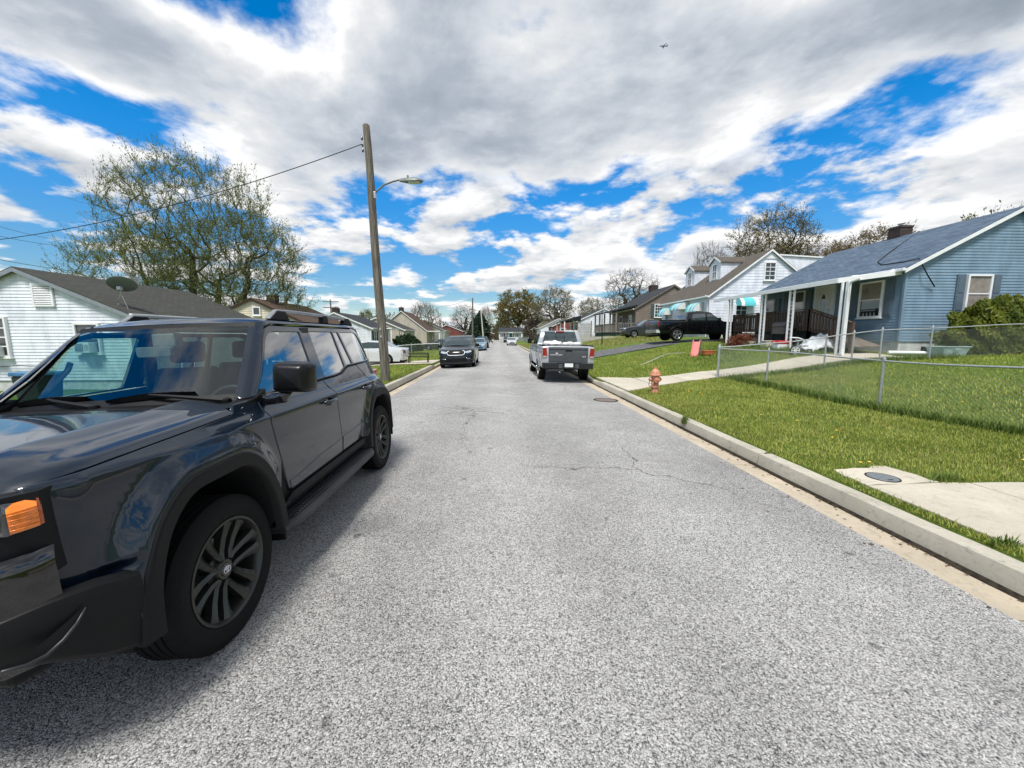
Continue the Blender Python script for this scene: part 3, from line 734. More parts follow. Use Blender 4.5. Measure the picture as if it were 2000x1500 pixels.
# --- lower body panels
fender = [(-.715, .80), (-.742, 1.02), (-.745, hood_z(-.745)-.006)]+[(s, hood_z(s)-.006) for s in (-.6, -.4, -.2, 0, .15)]+[(.235, 1.245), (.262, 1.262), (.285, 1.30), (.42, 1.305), (.512, 1.306), (.517, 1.22), (.512, 1.13), (.545, 1.0), (.60, .85)]
fender += [(.60, .66), (.585, .52), (.50, .515)]+[p for p in reversed(AF) if p[1] > .52 and p[0] > -.6]+[(-.54, .70), (-.60, .745)]
side_part('fender', fender, M_PAINT, step=.03)
fdoor = [(.523, 1.296), (.527, 1.22), (.521, 1.135), (.556, 1.0), (.618, .82), (.66, .70), (.712, .585), (1.30, .575), (1.672, .575), (1.668, .72), (1.61, .92), (1.585, 1.05), (1.585, 1.215), (1.535, 1.26), (1.500, 1.312)]
doors = side_part('front_door', fdoor, M_PAINT, step=.03)
rear_door_low = [p for p in reversed(AR) if p[0] < WB-.2 and p[1] > .62]
rdoor = [(1.508, 1.312), (1.543, 1.264), (1.594, 1.22), (1.594, 1.05), (1.619, .92), (1.677, .72), (1.681, .575), (2.28, .575), (2.315, .63)]
rdoor += [p for p in AR if p[0] < 2.62 and p[1] > .64]+[(2.655, 1.075), (2.62, 1.18), (2.52, 1.30), (2.42, 1.385), (2.195, 1.382), (2.12, 1.365), (1.98, 1.325), (1.80, 1.316)]
rdoors = side_part('rear_door', rdoor, M_PAINT, step=.03)
quarter = [(2.43, 1.387), (2.53, 1.304), (2.63, 1.184), (2.665, 1.08)]+[p for p in AR if p[0] > 2.66 and p[1] > .52]+[(WB+.52, .52), (3.50, .60), (3.56, .80), (3.58, 1.1), (3.55, 1.40), (3.40, 1.43), (3.10, 1.40)]
side_part('quarter_panel', quarter, M_PAINT, step=.03)
# dark shell behind the shut lines
low = [(-.72, .82), (-.735, 1.18), (.28, 1.22), (.30, 1.27), (3.5, 1.36), (3.52, .60)]+[(3.36, .45)]+[p for p in reversed(AR)]+[(2.2, .45), (.52, .45)]+[p for p in reversed(AF)]+[(-.60, .70)]
side_part('inner_shell', low, M_DARK, step=.08, off=-.016, lip=0)
# --- black cladding: arches, sills
def ring(A, wd):
    I = shrink(A+[(A[-1][0], .2), (A[0][0], .2)], wd)[:len(A)]
    return I
for A, c in ((AF, 0), (AR, WB)):
    I = ring(A, .078); poly = A+list(reversed(I))
    for o_ in side_part('arch_trim', poly, M_BLACKP, step=.03, off=.014, lip=.010, depth=.05): pass
    # inner return and wheel well
    for sg in (1, -1):
        m_ = MB(); n = len(I)
        for i in range(n-1):
            a, b = I[i], I[i+1]; wa, wb_ = suv_w(*a)+.004, suv_w(*b)+.004
            m_.quad((sg*wa, a[0], a[1]), (sg*wb_, b[0], b[1]), (sg*(.52), b[0], b[1]+.02), (sg*(.52), a[0], a[1]+.02))
        m_.poly([(sg*.53, a, b) for a, b in I]); m_.build('wheel_well', M_DARK, suv)
sill = [(.50, .40), (.515, .53), (.60, .52), (.715, .565), (1.3, .566), (2.30, .566), (2.36, .52), (2.38, .40)]
side_part('rocker_cladding', sill, M_BLACKP, step=.05, off=.006, fn=lambda s, z: .93-.12*max(0, (.50-z)/.1))
moul = [(.735, .572), (.70, .66), (.78, .655), (1.2, .70), (1.655, .725), (1.665, .572)]
for o_, dpar in zip(side_part('lower_moulding', moul, M_PAINT, step=.04, off=.008, lip=.006), doors): o_.parent = dpar
moul = [(1.69, .578), (1.685, .728), (2.2, .752), (2.325, .74), (2.318, .62), (2.29, .578)]
for o_, dpar in zip(side_part('lower_moulding', moul, M_PAINT, step=.04, off=.008, lip=.006), rdoors): o_.parent = dpar
# running boards with raised treads
for sg in (1, -1):
    m_ = MB(); pr = [(.80, .395), (.80, .425), (1.00, .428), (1.035, .415), (1.045, .385), (1.02, .365), (.82, .37)]
    def plan(s): return -.05*sstep(.62, .48, s)-.06*sstep(2.2, 2.34, s)
    S_ = [.46, .50, .58, .70, 1.3, 1.9, 2.15, 2.27, 2.33]
    for s in S_: m_.v += [(sg*(a+(plan(s) if a > .9 else 0)), s, b) for a, b in pr]
    for i in range(len(S_)-1):
        for j in range(7): m_.f.append((i*7+j, i*7+(j+1) % 7, (i+1)*7+(j+1) % 7, (i+1)*7+j))
    m_.f.append(tuple(range(7))); m_.f.append(tuple(reversed(range((len(S_)-1)*7, len(S_)*7))))
    M_STEP = mat('step_plastic', (.022, .023, .025), .5, var=.2, scale=30)
    rb = m_.build('running_board', M_STEP, suv, bevel=.006)
    t = MB()
    for i in range(46):
        for j in range(4):
            s = .60+i*.0355+(.017 if j % 2 else 0); x = .845+j*.042
            if s > 2.2: continue
            t.v += [(sg*(x-.014), s, .4265), (sg*x, s-.009, .4265), (sg*(x+.014), s, .4265), (sg*x, s+.009, .4265), (sg*x, s, .4335)]; n = len(t.v)-5
            t.f += [(n, n+1, n+4), (n+1, n+2, n+4), (n+2, n+3, n+4), (n+3, n, n+4)]
    q = t.build('tread_studs', mat('stud_plastic', (.05, .052, .055), .4), rb); q['kind'] = 'stuff'
# --- glasshouse sides
glasshouse = [(.512, 1.312), (.70, 1.475), (.80, 1.588), (.895, 1.703), (.98, 1.780), (1.06, 1.805), (2.85, 1.805), (2.99, 1.775), (3.08, 1.70), (3.24, 1.45), (3.20, 1.41), (2.89, 1.400), (2.43, 1.394), (2.19, 1.390), (2.11, 1.374), (1.97, 1.334), (1.80, 1.324), (1.50, 1.320)]
w_front = [(.555, 1.326), (.735, 1.473), (.845, 1.602), (.940, 1.712), (1.005, 1.748), (1.07, 1.760), (1.475, 1.762), (1.40, 1.335)]
w_rear = [(1.655, 1.766), (2.165, 1.766), (2.118, 1.398), (2.06, 1.372), (1.95, 1.348), (1.585, 1.338)]
w_fix = [(2.190, 1.764), (2.315, 1.764), (2.352, 1.412), (2.178, 1.408)]
w_qtr = [(2.355, 1.764), (2.80, 1.764), (2.90, 1.742), (2.955, 1.68), (3.03, 1.475), (2.98, 1.425), (2.88, 1.418), (2.405, 1.413)]
wins = [round_poly(w_front, [.02, .05, .05, .06, .06, .06, .02, .02], 3), round_poly(w_rear, [.02, .02, .02, .03, .03, .02], 3), round_poly(w_fix, .012, 2), round_poly(w_qtr, [.015, .05, .06, .08, .05, .05, .02, .02], 3)]
side_part('window_frame', glasshouse, M_BLACKG, holes=wins, step=.03, lip=.004, depth=.03, off=-.003)
for nm, wn, gm in (('front_door_glass', wins[0], M_GLASSF), ('rear_door_glass', wins[1], M_GLASSD), ('fixed_glass', wins[2], M_GLASSD), ('quarter_glass', wins[3], M_GLASSD)):
    side_part(nm, shrink(wn, -.006), gm, step=.06, lip=0, off=-.014)
# belt weatherstrip
for sg in (1, -1):
    m_ = MB(); pts = [(.525, 1.316), (.9, 1.320), (1.36, 1.325), (1.55, 1.33), (1.80, 1.33), (1.97, 1.343), (2.10, 1.380), (2.19, 1.398), (2.5, 1.402), (2.9, 1.406), (3.0, 1.412)]
    m_.tube([(sg*(suv_w(s, z)+.002), s, z) for s, z in pts], .007, 6); m_.build('belt_strip', M_BLACKP, suv, smooth=True)
# A-pillar + roof side in body colour
upper = [(.44, 1.318), (.505, 1.318), (.70, 1.488), (.80, 1.602), (.895, 1.720), (.985, 1.800), (1.08, 1.826), (2.86, 1.826), (3.02, 1.796), (3.115, 1.71), (3.27, 1.445), (3.55, 1.42), (3.52, 1.50), (3.36, 1.78), (3.25, 1.83), (2.9, 1.862), (1.5, 1.866), (1.14, 1.862), (.985, 1.838), (.875, 1.745), (.745, 1.61), (.605, 1.475)]
def w_up(s, z):
    b = suv_w0(s, z)
    zr = 1.815
    if z > zr: b -= .9*(z-zr)**1.0*(.5+8*(z-zr))
    # front edge of the pillar turns towards the windscreen
    le = np.interp(z, [1.318, 1.475, 1.61, 1.745, 1.835], [.44, .605, .745, .875, .985])
    d = s-le
    if d < .06 and s < 1.2: b -= .06*((.06-max(0, d))/.06)**2
    return b
side_part('roof_side', upper, M_PAINT, step=.025, lip=.004, depth=.03, fn=w_up)
# drip line on the pillar
# --- roof
def grid_part(name, us, vs, f3, mat_, parent=suv, smooth=True):
    V = []; F = []; k = len(vs)
    for u in us:
        for v in vs: V.append(f3(u, v))
    for i in range(len(us)-1):
        for j in range(k-1): F.append((i*k+j, (i+1)*k+j, (i+1)*k+j+1, i*k+j+1))
    m_ = MB(); m_.v = V; m_.f = F; return m_.build(name, mat_, parent, smooth=smooth)
def roof_f(s, q):
    hw = w_up(max(s, 1.1), 1.858)+.006; hw -= .035*sstep(3.0, 3.4, s)
    zz = 1.862+.030*(1-abs(q)**2.5)-.052*sstep(1.16, .965, s)**2-.06*sstep(2.95, 3.45, s)**1.5
    return (q*hw, s-.062*(1-q*q)*sstep(1.5, .97, s), zz)
QS = np.linspace(-1, 1, 29)
grid_part('roof', [.965, .985, 1.02, 1.06, 1.12, 1.25, 1.6, 2.0, 2.4, 2.8, 3.0, 3.2, 3.36, 3.46], QS, roof_f, M_PAINT)
# --- windscreen
def ws_f(t, q):
    hw = .775-(.775-.645)*t; s = .545+.425*t; z = 1.288+(1.832-1.288)*t
    return (q*hw, s-(.10-.035*t)*(1-q*q), z+.006*(1-q*q))
ts = np.linspace(0, 1, 10)
fr_w = .045
grid_part('windscreen', np.linspace(.085, .945, 12), np.linspace(-.935, .935, 25), ws_f, M_GLASSW)
def frit(t0, t1, q0, q1):
    return [(t, q) for t in np.linspace(t0, t1, 12) for q in np.linspace(q0, q1, 24)]
m_ = MB()
def patch(m_, T_, Q_, f):
    n = len(m_.v); k = len(Q_)
    for t in T_:
        for q in Q_: m_.v.append(f(t, q))
    for i in range(len(T_)-1):
        for j in range(k-1): m_.f.append((n+i*k+j, n+(i+1)*k+j, n+(i+1)*k+j+1, n+i*k+j+1))
patch(m_, np.linspace(0, .085, 3), QS, ws_f); patch(m_, np.linspace(.945, 1.0, 3), QS, ws_f)
patch(m_, np.linspace(.085, .945, 10), [-1, -.97, -.935], ws_f); patch(m_, np.linspace(.085, .945, 10), [.935, .97, 1], ws_f)
m_.build('windscreen_surround', M_BLACKP, suv, smooth=True)
# --- hood: side bands, crisp ridges, sunken middle
def hood_edge(s): return suv_w0(s, hood_z(s))-.001
HP = [(1.0, 0.0), (.985, .014), (.95, .030), (.905, .042), (.87, .047), (.83, .058), (.76, .073), (.69, .086), (.668, .089), (.66, .088), (.635, .058), (.60, .046), (.50, .046), (.30, .050), (0, .052)]
HQ = sorted(set([-a for a, _ in HP]+[a for a, _ in HP])); HD = dict((round(a, 4), b) for a, b in HP)
def hood_f(s, q):
    e = hood_edge(max(s, -.745)); b = HD[round(abs(q), 4)]
    nose = sstep(-.60, -.83, s); fade = sstep(-.80, -.50, s)
    z = hood_z(s)+b*(.62+.38*fade)-.055*nose**2
    sc = s-.055*(1-q*q)*sstep(-.2, -.80, s)-.085*(1-q*q)*sstep(-.1, .38, s)
    return (q*(e-.02*nose), sc, z)
grid_part('hood', [-.825, -.815, -.80, -.77, -.73, -.68, -.6, -.5, -.4, -.3, -.2, -.1, 0, .1, .2, .255, .262], HQ, hood_f, M_PAINT, smooth=22)
# rear corners of the hood beside the cowl
grid_part('hood', [.262, .30, .345], [q for q in HQ if abs(q) < .965], lambda s, q: hood_f(s, q), M_PAINT, smooth=22).name = 'hood_rear_edge'
# cowl
grid_part('cowl_panel', [.30, .36, .45, .60], np.linspace(-.93, .93, 20), lambda s, q: (q*.86, s-.095*(1-q*q), (1.25 if s < .33 else 1.272+.07*(s-.36))+.015*(1-q*q)), M_BLACKP)
for sg in (1, -1):
    m_ = MB(); m_.prism([(.30, 1.255), (.30, 1.285), (.515, 1.318), (.62, 1.36), (.62, 1.29)], sg*.76, sg*.872, 'x'); m_.build('cowl_corner', M_BLACKP, suv, bevel=.008)
# wipers
def wiper(q0, q1, pq):
    root_ = MB()
    def wp(t, q, o): 
        a = Vector(ws_f(t, q)); return (a.x, a.y-o, a.z+o*.55)
    arm = [wp(.0, pq, .02), wp(.02, pq+(q0-pq)*.15, .035), wp(.07, pq+(q0-pq)*.45, .035), wp(.10, (q0+q1)/2, .03)]
    root_.tube(arm, [.020, .017, .012, .009], 6); root_.lathe([(.001, -.012), (.026, -.01), (.026, .012), (.014, .02), (.001, .02)], 12, 'z', wp(.0, pq, .02))
    w_ = root_.build('wiper', M_BLACKP, suv, smooth=40)
    b_ = MB(); n = 9; top = []; bot = []
    for i in range(n):
        q = q0+(q1-q0)*i/(n-1); u = i/(n-1); hgt = .014+.020*(1-abs(2*u-1)**1.6)
        p = Vector(wp(.055+.055*u*(1 if q1 > q0 else 1), q, .008)); top.append((p.x, p.y-.006, p.z+hgt)); bot.append((p.x, p.y+.008, p.z-.006))
    for i in range(n-1):
        b_.quad(bot[i], bot[i+1], top[i+1], top[i]); o_ = Vector((0, -.016, 0))
        b_.quad(Vector(top[i]), Vector(top[i+1]), Vector(top[i+1])+o_, Vector(top[i])+o_); b_.quad(Vector(bot[i])+o_, Vector(bot[i+1])+o_, Vector(top[i+1])+o_, Vector(top[i])+o_)
    b_.build('blade', M_BLACKP, w_)
wiper(-.05, .62, .88); wiper(-.92, -.25, -.12)
# --- roof rails
for sg in (1, -1):
    x0 = w_up(1.5, 1.85)-.065
    m_ = MB(); S_ = [1.22, 1.34, 1.55, 1.9, 2.4, 2.75, 2.90, 3.0]; Zt = [1.885, 1.955, 1.962, 1.962, 1.958, 1.948, 1.925, 1.875]
    top = list(zip(S_, Zt)); 
    pr = [(s, z) for s, z in top]+[(s, z-.032) for s, z in reversed(top)]
    m_.prism(pr, sg*(x0-.022), sg*(x0+.022), 'x')
    rr = m_.build('roof_rail', M_SILV, suv, bevel=.008)
    for s0, s1, s2, s3 in ((1.20, 1.52, 1.46, 1.33), (2.72, 3.03, 2.92, 2.80), (2.18, 2.32, 2.30, 2.20)):
        f_ = MB(); f_.prism([(s0, 1.86), (s1, 1.86), (s2, 1.944), (s3, 1.944)], sg*(x0-.028), sg*(x0+.028), 'x'); f_.build('rail_foot', M_BLACKP, rr, bevel=.008)
# --- mirrors
for sg in (1, -1):
    m_ = MB()
    def mring(y, sc, x0=.985, x1=1.235, z0=1.325, z1=1.545):
        cx, cz = (x0+x1)/2, (z0+z1)/2; P_ = round_poly([(x0, z0+.015), (x1-.01, z0), (x1, z1-.02), (x0+.02, z1)], .035, 4)
        return [(sg*(cx+(a-cx)*sc), y, cz+(b-cz)*sc) for a, b in P_]
    rg = [mring(.455, .62), mring(.465, .78), mring(.485, .90), mring(.52, .97), mring(.58, 1.0), mring(.615, 1.0), mring(.622, .96)]
    k = len(rg[0])
    for r_ in rg: m_.v += r_
    for i in range(len(rg)-1):
        for j in range(k): m_.f.append((i*k+j, i*k+(j+1) % k, (i+1)*k+(j+1) % k, (i+1)*k+j))
    m_.f.append(tuple(range(k))); m_.f.append(tuple(range((len(rg)-1)*k, len(rg)*k)))
    mi = m_.build('side_mirror', mat('mirror_black', (.0025, .0025, .0035), .35, var=.2, coat=.08, spec=.3), suv, smooth=45)
    t = MB(); t.prism(round_poly([(1.00, 1.35), (1.215, 1.338), (1.222, 1.515), (1.015, 1.53)], .03, 3), .6225, .6265, 'y'); t.v = [(sg*a, b, c) for a, b, c in t.v]; t.build('mirror_glass', M_CHROME, mi)
    s_ = MB(); s_.tube([(sg*.86, .57, 1.285), (sg*.93, .565, 1.29), (sg*1.02, .56, 1.30), (sg*1.04, .555, 1.345)], [.045, .042, .042, .045], 10); s_.build('mirror_stem', M_BLACKG, mi, smooth=True)
# --- door handles
for (dp, hs) in ((doors, 1.40), (rdoors, 2.36)):
    for sg, d_ in zip((1, -1), dp):
        z = 1.135; h_ = MB(); pts = [(hs-.115, .008), (hs-.10, .030), (hs-.05, .044), (hs+.05, .044), (hs+.10, .030), (hs+.115, .008)]
        h_.tube([(sg*(suv_w(s, z)+o), s, z) for s, o in pts], [.013, .015, .016, .016, .015, .013], 8); hn = h_.build('door_handle', M_PAINT, d_, smooth=True)
        c_ = MB(); K = 14
        for r_, dd in ((.062, .0015), (.05, -.0005), (.001, -.004)):
            c_.v += [(sg*(suv_w(hs+r_*1.1*math.cos(6.283*j/K), z-.008+r_*.62*math.sin(6.283*j/K))+dd+.002), hs+r_*1.1*math.cos(6.283*j/K), z-.008+r_*.62*math.sin(6.283*j/K)) for j in range(K)]
        for i in range(2):
            for j in range(K): c_.f.append((i*K+j, i*K+(j+1) % K, (i+1)*K+(j+1) % K, (i+1)*K+j))
        c_.build('handle_cup', M_BLACKG, d_, smooth=True)
# fuel door circle on the far side is out of sight; small badge dots omitted
# --- nose: grille, headlights, bumper
def nose_y(x, z): return -.83-.06*(1-(x/.88)**2)-.02*(1.0-z)
def front_part(name, poly, mat_, off=0.0, parent=suv, step=.05, lip=.006, depth=.03, sides=(1,)):
    out = []
    for sg in sides:
        out.append(link_mesh(name, panel_mesh(name, field_panel([(sg*a, b) for a, b in poly], lambda u, v: -nose_y(u, v)+off, lambda u, v, h: (u, -h, v), (), step, lip, depth), mat_), parent))
    return out
front_part('grille_panel', [(-.62, .90), (.62, .90), (.60, 1.17), (-.60, 1.17)], M_BLACKP, -.03)
gr = MB()
for i in range(5):
    z = .93+i*.05; gr.bar((-.58, -.885, z), (.58, -.885, z), .03, .016)
gr.build('grille_bars', M_BLACKP, suv)
for sg in (1, -1):
    hl = front_part('headlight', [(.55, 1.055), (.846, 1.06), (.846, 1.165), (.55, 1.165)], M_CLEAR, -.005, sides=(sg,))[0]
    # amber marker wraps the corner
    am = MB(); K = [(.850, -.818), (.859, -.802), (.868, -.778), (.873, -.752)]
    for x, y in K: am.v += [(sg*x, y, 1.064), (sg*(x+.008), y-.006, 1.080), (sg*(x+.008), y-.006, 1.138), (sg*(x-.012), y+.012, 1.163)]
    for i in range(3):
        for j in range(3): am.f.append((i*4+j, (i+1)*4+j, (i+1)*4+j+1, i*4+j+1))
    amo = am.build('amber_marker', M_AMBER, hl, smooth=30)
    for i in range(4):
        z = 1.078+i*.017; rb_ = MB(); rb_.tube([(sg*(x+.010), y-.007, z) for x, y in K], .0022, 5); rb_.build('lens_rib', M_AMBER, amo, smooth=True)
    fc = MB(); fc.quad((sg*.8745, -.752, 1.066), (sg*.8765, -.742, 1.068), (sg*.8745, -.740, 1.160), (sg*.8725, -.750, 1.162)); fc.build('side_facet', mat('amber_dark', (.42, .06, .01), .15, coat=1), amo)
    ch = MB()
    K = [(.50, -.905), (.65, -.90), (.79, -.868), (.848, -.832)]
    for x, y in K: ch.v += [(sg*x, y-.012, 1.140), (sg*x, y-.004, 1.168)]
    for i in range(3): ch.f.append((i*2, i*2+2, i*2+3, i*2+1))
    ch.build('lamp_brow', M_CHROME, hl, smooth=True)
    # gap block between lamp and fender
    bk = MB(); bk.prism([(.56, -.84), (.80, -.84), (.875, -.742), (.86, -.66), (.56, -.66)], .88, 1.185, 'z'); bk.v = [(sg*a, b, c) for a, b, c in bk.v]; bk.build('lamp_housing', M_BLACKP, suv)
    # bumper wing below the lamp
    wg = MB(); P_ = [(0.40, -.945), (.62, -.935), (.80, -.875), (.872, -.79), (.885, -.735)]
    prof = [(.0, .985), (.014, .965), (.022, .93), (.016, .80), (.0, .66), (-.03, .57)]
    for x, y in P_:
        for o, z in prof: wg.v.append((sg*(x+o*.6), y-o*.8, z-.02*(1-(x/.9)**2)))
    for i in range(4):
        for j in range(5): wg.f.append((i*6+j, (i+1)*6+j, (i+1)*6+j+1, i*6+j+1))
    wg.build('bumper_wing', M_BLACKG, suv, smooth=40)
    # lower valance sweeping from the arch trim to the nose
    vl = MB(); P_ = [(.30, -.98, .79, .64), (.60, -.965, .79, .635), (.80, -.905, .80, .615), (.895, -.80, .815, .555), (.945, -.68, .80, .465), (.975, -.545, .755, .405)]
    for x, y, zt, zb in P_:
        for o, z in ((-.035, zt), (.0, zt-.02), (.008, zt-.06), (-.004, (zt+zb)/2), (-.02, zb+.03), (-.05, zb), (-.12, zb-.005)): vl.v.append((sg*(x+o*.8), y-o*.5, z))
    for i in range(5):
        for j in range(6): vl.f.append((i*7+j, (i+1)*7+j, (i+1)*7+j+1, i*7+j+1))
    vl.build('bumper_valance', M_BLACKP, suv, smooth=35)
    fl = MB(); fl.prism([(.965, .30), (.985, .29), (.985, .55), (.965, .55)], -.60, -.54, 'y') if False else fl.prism([(.50, .30), (.52, .30), (.56, .52), (.50, .52)], sg*.70, sg*.955, 'x'); fl.build('mud_flap', M_BLACKP, suv, bevel=.006)
    f2 = MB(); f2.prism([(WB+.47, .32), (WB+.50, .32), (WB+.52, .60), (WB+.47, .60)], sg*.70, sg*.93, 'x'); f2.build('mud_flap', M_BLACKP, suv, bevel=.006)
# air slot and bright lip in the lower corner of the bumper
for sg in (1, -1):
    pts = []
    for px, py, t in ((-10, 1293, .865), (40, 1281, .882), (80, 1262, .895), (115, 1232, .912), (142, 1200, .925), (160, 1170, .935)):
        w_ = at_x(px, py, -2.46+t); pts.append((t, w_.y-2.08, w_.z-.033+.0))
    m_ = MB(); m_.tube([(sg*(a+.012), b-.006, c) for a, b, c in pts], [.006, .007, .007, .007, .006, .003], 6); m_.build('bumper_lip', mat('lip_grey', (.03, .031, .034), .4, .3), suv, smooth=True)
    m_ = MB()
    for i in range(len(pts)-1):
        h0 = .05*math.sin(math.pi*(i+.6)/6); h1 = .05*math.sin(math.pi*min(1, (i+1.6)/6)); a, b = pts[i], pts[i+1]
        m_.quad((sg*(a[0]+.009), a[1]-.003, a[2]), (sg*(b[0]+.009), b[1]-.003, b[2]), (sg*(b[0]+.009), b[1]-.003, b[2]+h1), (sg*(a[0]+.009), a[1]-.003, a[2]+h0))
    m_.build('air_slot', M_DARK, suv)
bp = MB(); bp.prism([(-.60, -.99), (.60, -.99), (.60, -.70), (-.60, -.70)], .62, .86, 'z'); bp.build('front_bumper', M_BLACKP, suv, bevel=.03)
fk = MB(); fk.prism([(-.70, -.78), (.70, -.78), (.78, -.52), (-.78, -.52)], .46, .62, 'z'); fk.build('skid_plate', M_BLACKP, suv, bevel=.02)
# --- rear and underbody
rr_ = MB(); pr = [(3.40, .55), (3.62, .60), (3.66, .95), (3.62, 1.35), (3.50, 1.55), (3.36, 1.82)]
for y, z in pr:
    for q in np.linspace(-1, 1, 11): rr_.v.append((q*(suv_w0(min(y, 3.42), z)-.03), y+.05*(1-q*q)-.05, z))
for i in range(5):
    for j in range(10): rr_.f.append((i*11+j, i*11+j+1, (i+1)*11+j+1, (i+1)*11+j))
rr_.build('tailgate', M_PAINT, suv, smooth=True)
rb_ = MB(); rb_.prism(round_poly([(-.84, 3.36), (-.70, 3.64), (.70, 3.64), (.84, 3.36), (.80, 3.2), (-.80, 3.2)], .08, 4), .42, .66, 'z'); rb_.build('rear_bumper', M_BLACKP, suv, bevel=.02)
for sg in (1, -1):
    tl = MB(); tl.prism([(3.30, 1.02), (3.52, 1.02), (3.50, 1.26), (3.28, 1.26)], sg*.60, sg*.738, 'x'); tl.build('tail_light', mat('tail_red', (.45, .012, .012), .1, var=.2, coat=1), suv, bevel=.02)
ub = MB(); ub.box((-.74, -.40, .26), (.74, 3.3, .52)); ub.build('chassis', M_DARK, suv)
ub = MB(); ub.box((-.50, -.72, .50), (.50, .30, 1.10)); ub.build('engine_bay', M_DARK, suv)
ub = MB(); ub.box((-.86, .38, .50), (.86, 3.3, .60)); ub.build('cabin_floor', M_DASH, suv)
# --- wheels
def tyre_mesh(Rr, rim, wd, tread=True):
    h = wd/2; prof = [(rim, -h*.82), (rim+.012, -h*.9), (rim+(Rr-rim)*.45, -h), (Rr-.045, -h*.97), (Rr-.018, -h*.88), (Rr, -h*.72)]
    if tread:
        for a in (-.45, -.15, .15, .45): prof += [(Rr, h*(a-.045)), (Rr-.010, h*(a-.03)), (Rr-.010, h*(a+.03)), (Rr, h*(a+.045))]
    prof += [(Rr, h*.72), (Rr-.018, h*.88), (Rr-.045, h*.97), (Rr-.058, h*1.0), (Rr-.062, h*.99), (rim+(Rr-rim)*.45, h), (rim+.02, h*.93), (rim+.014, h*.9), (rim, h*.82)]
    m_ = MB(); m_.lathe(prof, 72 if tread else 28, 'x'); return m_
def suv_wheel(sg, s, rot):
    wl_ = empty('wheel', (sg*.815, s, .41)); wl_.parent = suv; wl_.rotation_euler = (rot, 0, 0) if sg > 0 else (rot, 0, math.pi)
    ty = tyre_mesh(.41, .276, .262).build('tyre', M_RUBBER, wl_, smooth=40)
    tb = MB()   # tread sipes across the shoulders
    for i in range(96):
        a = 6.2832*i/96; c, n_ = math.cos(a), math.sin(a)
        for xa, xb in ((-.097, -.066), (.066, .097)):
            mt = Matrix.Rotation(a, 4, 'X'); tb.box((xa, -.0045, .396), (xb, .0045, .4108), mt)
    q = tb.build('tread_blocks', M_RUBBER, ty); q['kind'] = 'stuff'
    rim = MB(); rim.lathe([(.276, -.10), (.276, .098), (.286, .112), (.284, .121), (.272, .123), (.263, .112), (.255, .07), (.247, -.02), (.242, -.10)], 64, 'x')
    rm = rim.build('rim', M_RIM, wl_, smooth=40)
    bk = MB(); bk.lathe([(.001, -.06), (.20, -.06), (.23, -.07)], 32, 'x'); bk.build('brake_disc', M_DARK, rm)
    bd = MB(); bd.lathe([(.06, -.03), (.165, -.028), (.165, -.015), (.06, -.012)], 32, 'x', closed=True); bd.build('brake_rotor', M_SILV, rm)
    sp = MB()
    for i in range(6):
        for e in (-1, 1):
            ac = math.radians(60*i); an_ = lambda r_: ac+e*math.asin(min(.9, (.024+.10*r_)/max(r_, .06)))
            def P3(r_, a, x): return (x, r_*math.cos(a), r_*math.sin(a))
            n = len(sp.v)
            # stations out along the spoke: half width, crown height
            for r_, an, hw, xt in ((.06, an_(.06), .016, .088), (.10, an_(.10), .018, .080), (.17, an_(.17), .0215, .086), (.228, an_(.228), .028, .100), (.262, an_(.262), .040, .110)):
                t_ = Vector((0, -math.sin(an), math.cos(an))); c_ = Vector(P3(r_, an, xt)); 
                sp.v += [tuple(c_-t_*hw+Vector((-.045, 0, 0))), tuple(c_-t_*hw*.92+Vector((-.006, 0, 0))), tuple(c_-t_*e*hw*.1+Vector((.006, 0, 0))), tuple(c_+t_*hw*.92+Vector((-.006, 0, 0))), tuple(c_+t_*hw+Vector((-.045, 0, 0)))]
            for k in range(4):
                for j in range(4): sp.f.append((n+k*5+j, n+k*5+j+1, n+(k+1)*5+j+1, n+(k+1)*5+j))
    sp.build('spokes', M_RIM, rm)
    hb = MB(); hb.lathe([(.001, .088), (.052, .088), (.056, .083), (.062, .06), (.095, .055), (.10, .03)], 32, 'x'); hb.build('hub', M_RIM, rm, smooth=35)
    cp = MB(); cp.lathe([(.001, .094), (.034, .0935), (.037, .090), (.038, .086)], 32, 'x'); cap = cp.build('centre_cap', M_BLACKG, rm, smooth=35)
    em = MB()
    def ell(cy, cz, ry, rz, x=.0955, th=.0022):
        P_ = [(x, cy+ry*math.cos(6.2832*j/24), cz+rz*math.sin(6.2832*j/24)) for j in range(25)]; em.tube(P_, th, 5, cap=False)
    ell(0, 0, .026, .0178); ell(0, .0074, .017, .0056); ell(0, .0, .0062, .016); e_ = em.build('emblem', M_EMBL, cap, smooth=True)
    e_.rotation_euler = (-rot, 0, 0)
    for i in range(6):
        a = math.radians(60*i+30); ln = MB(); ln.lathe([(.001, .082), (.009, .080), (.0115, .070), (.0115, .045)], 6, 'x', (0, .074*math.cos(a), .074*math.sin(a))); ln.build('lug_nut', M_SILV, rm, smooth=30)
    return wl_
suv_wheel(1, 0, R(8)); suv_wheel(-1, 0, R(20)); suv_wheel(1, WB, R(33)); suv_wheel(-1, WB, R(50))
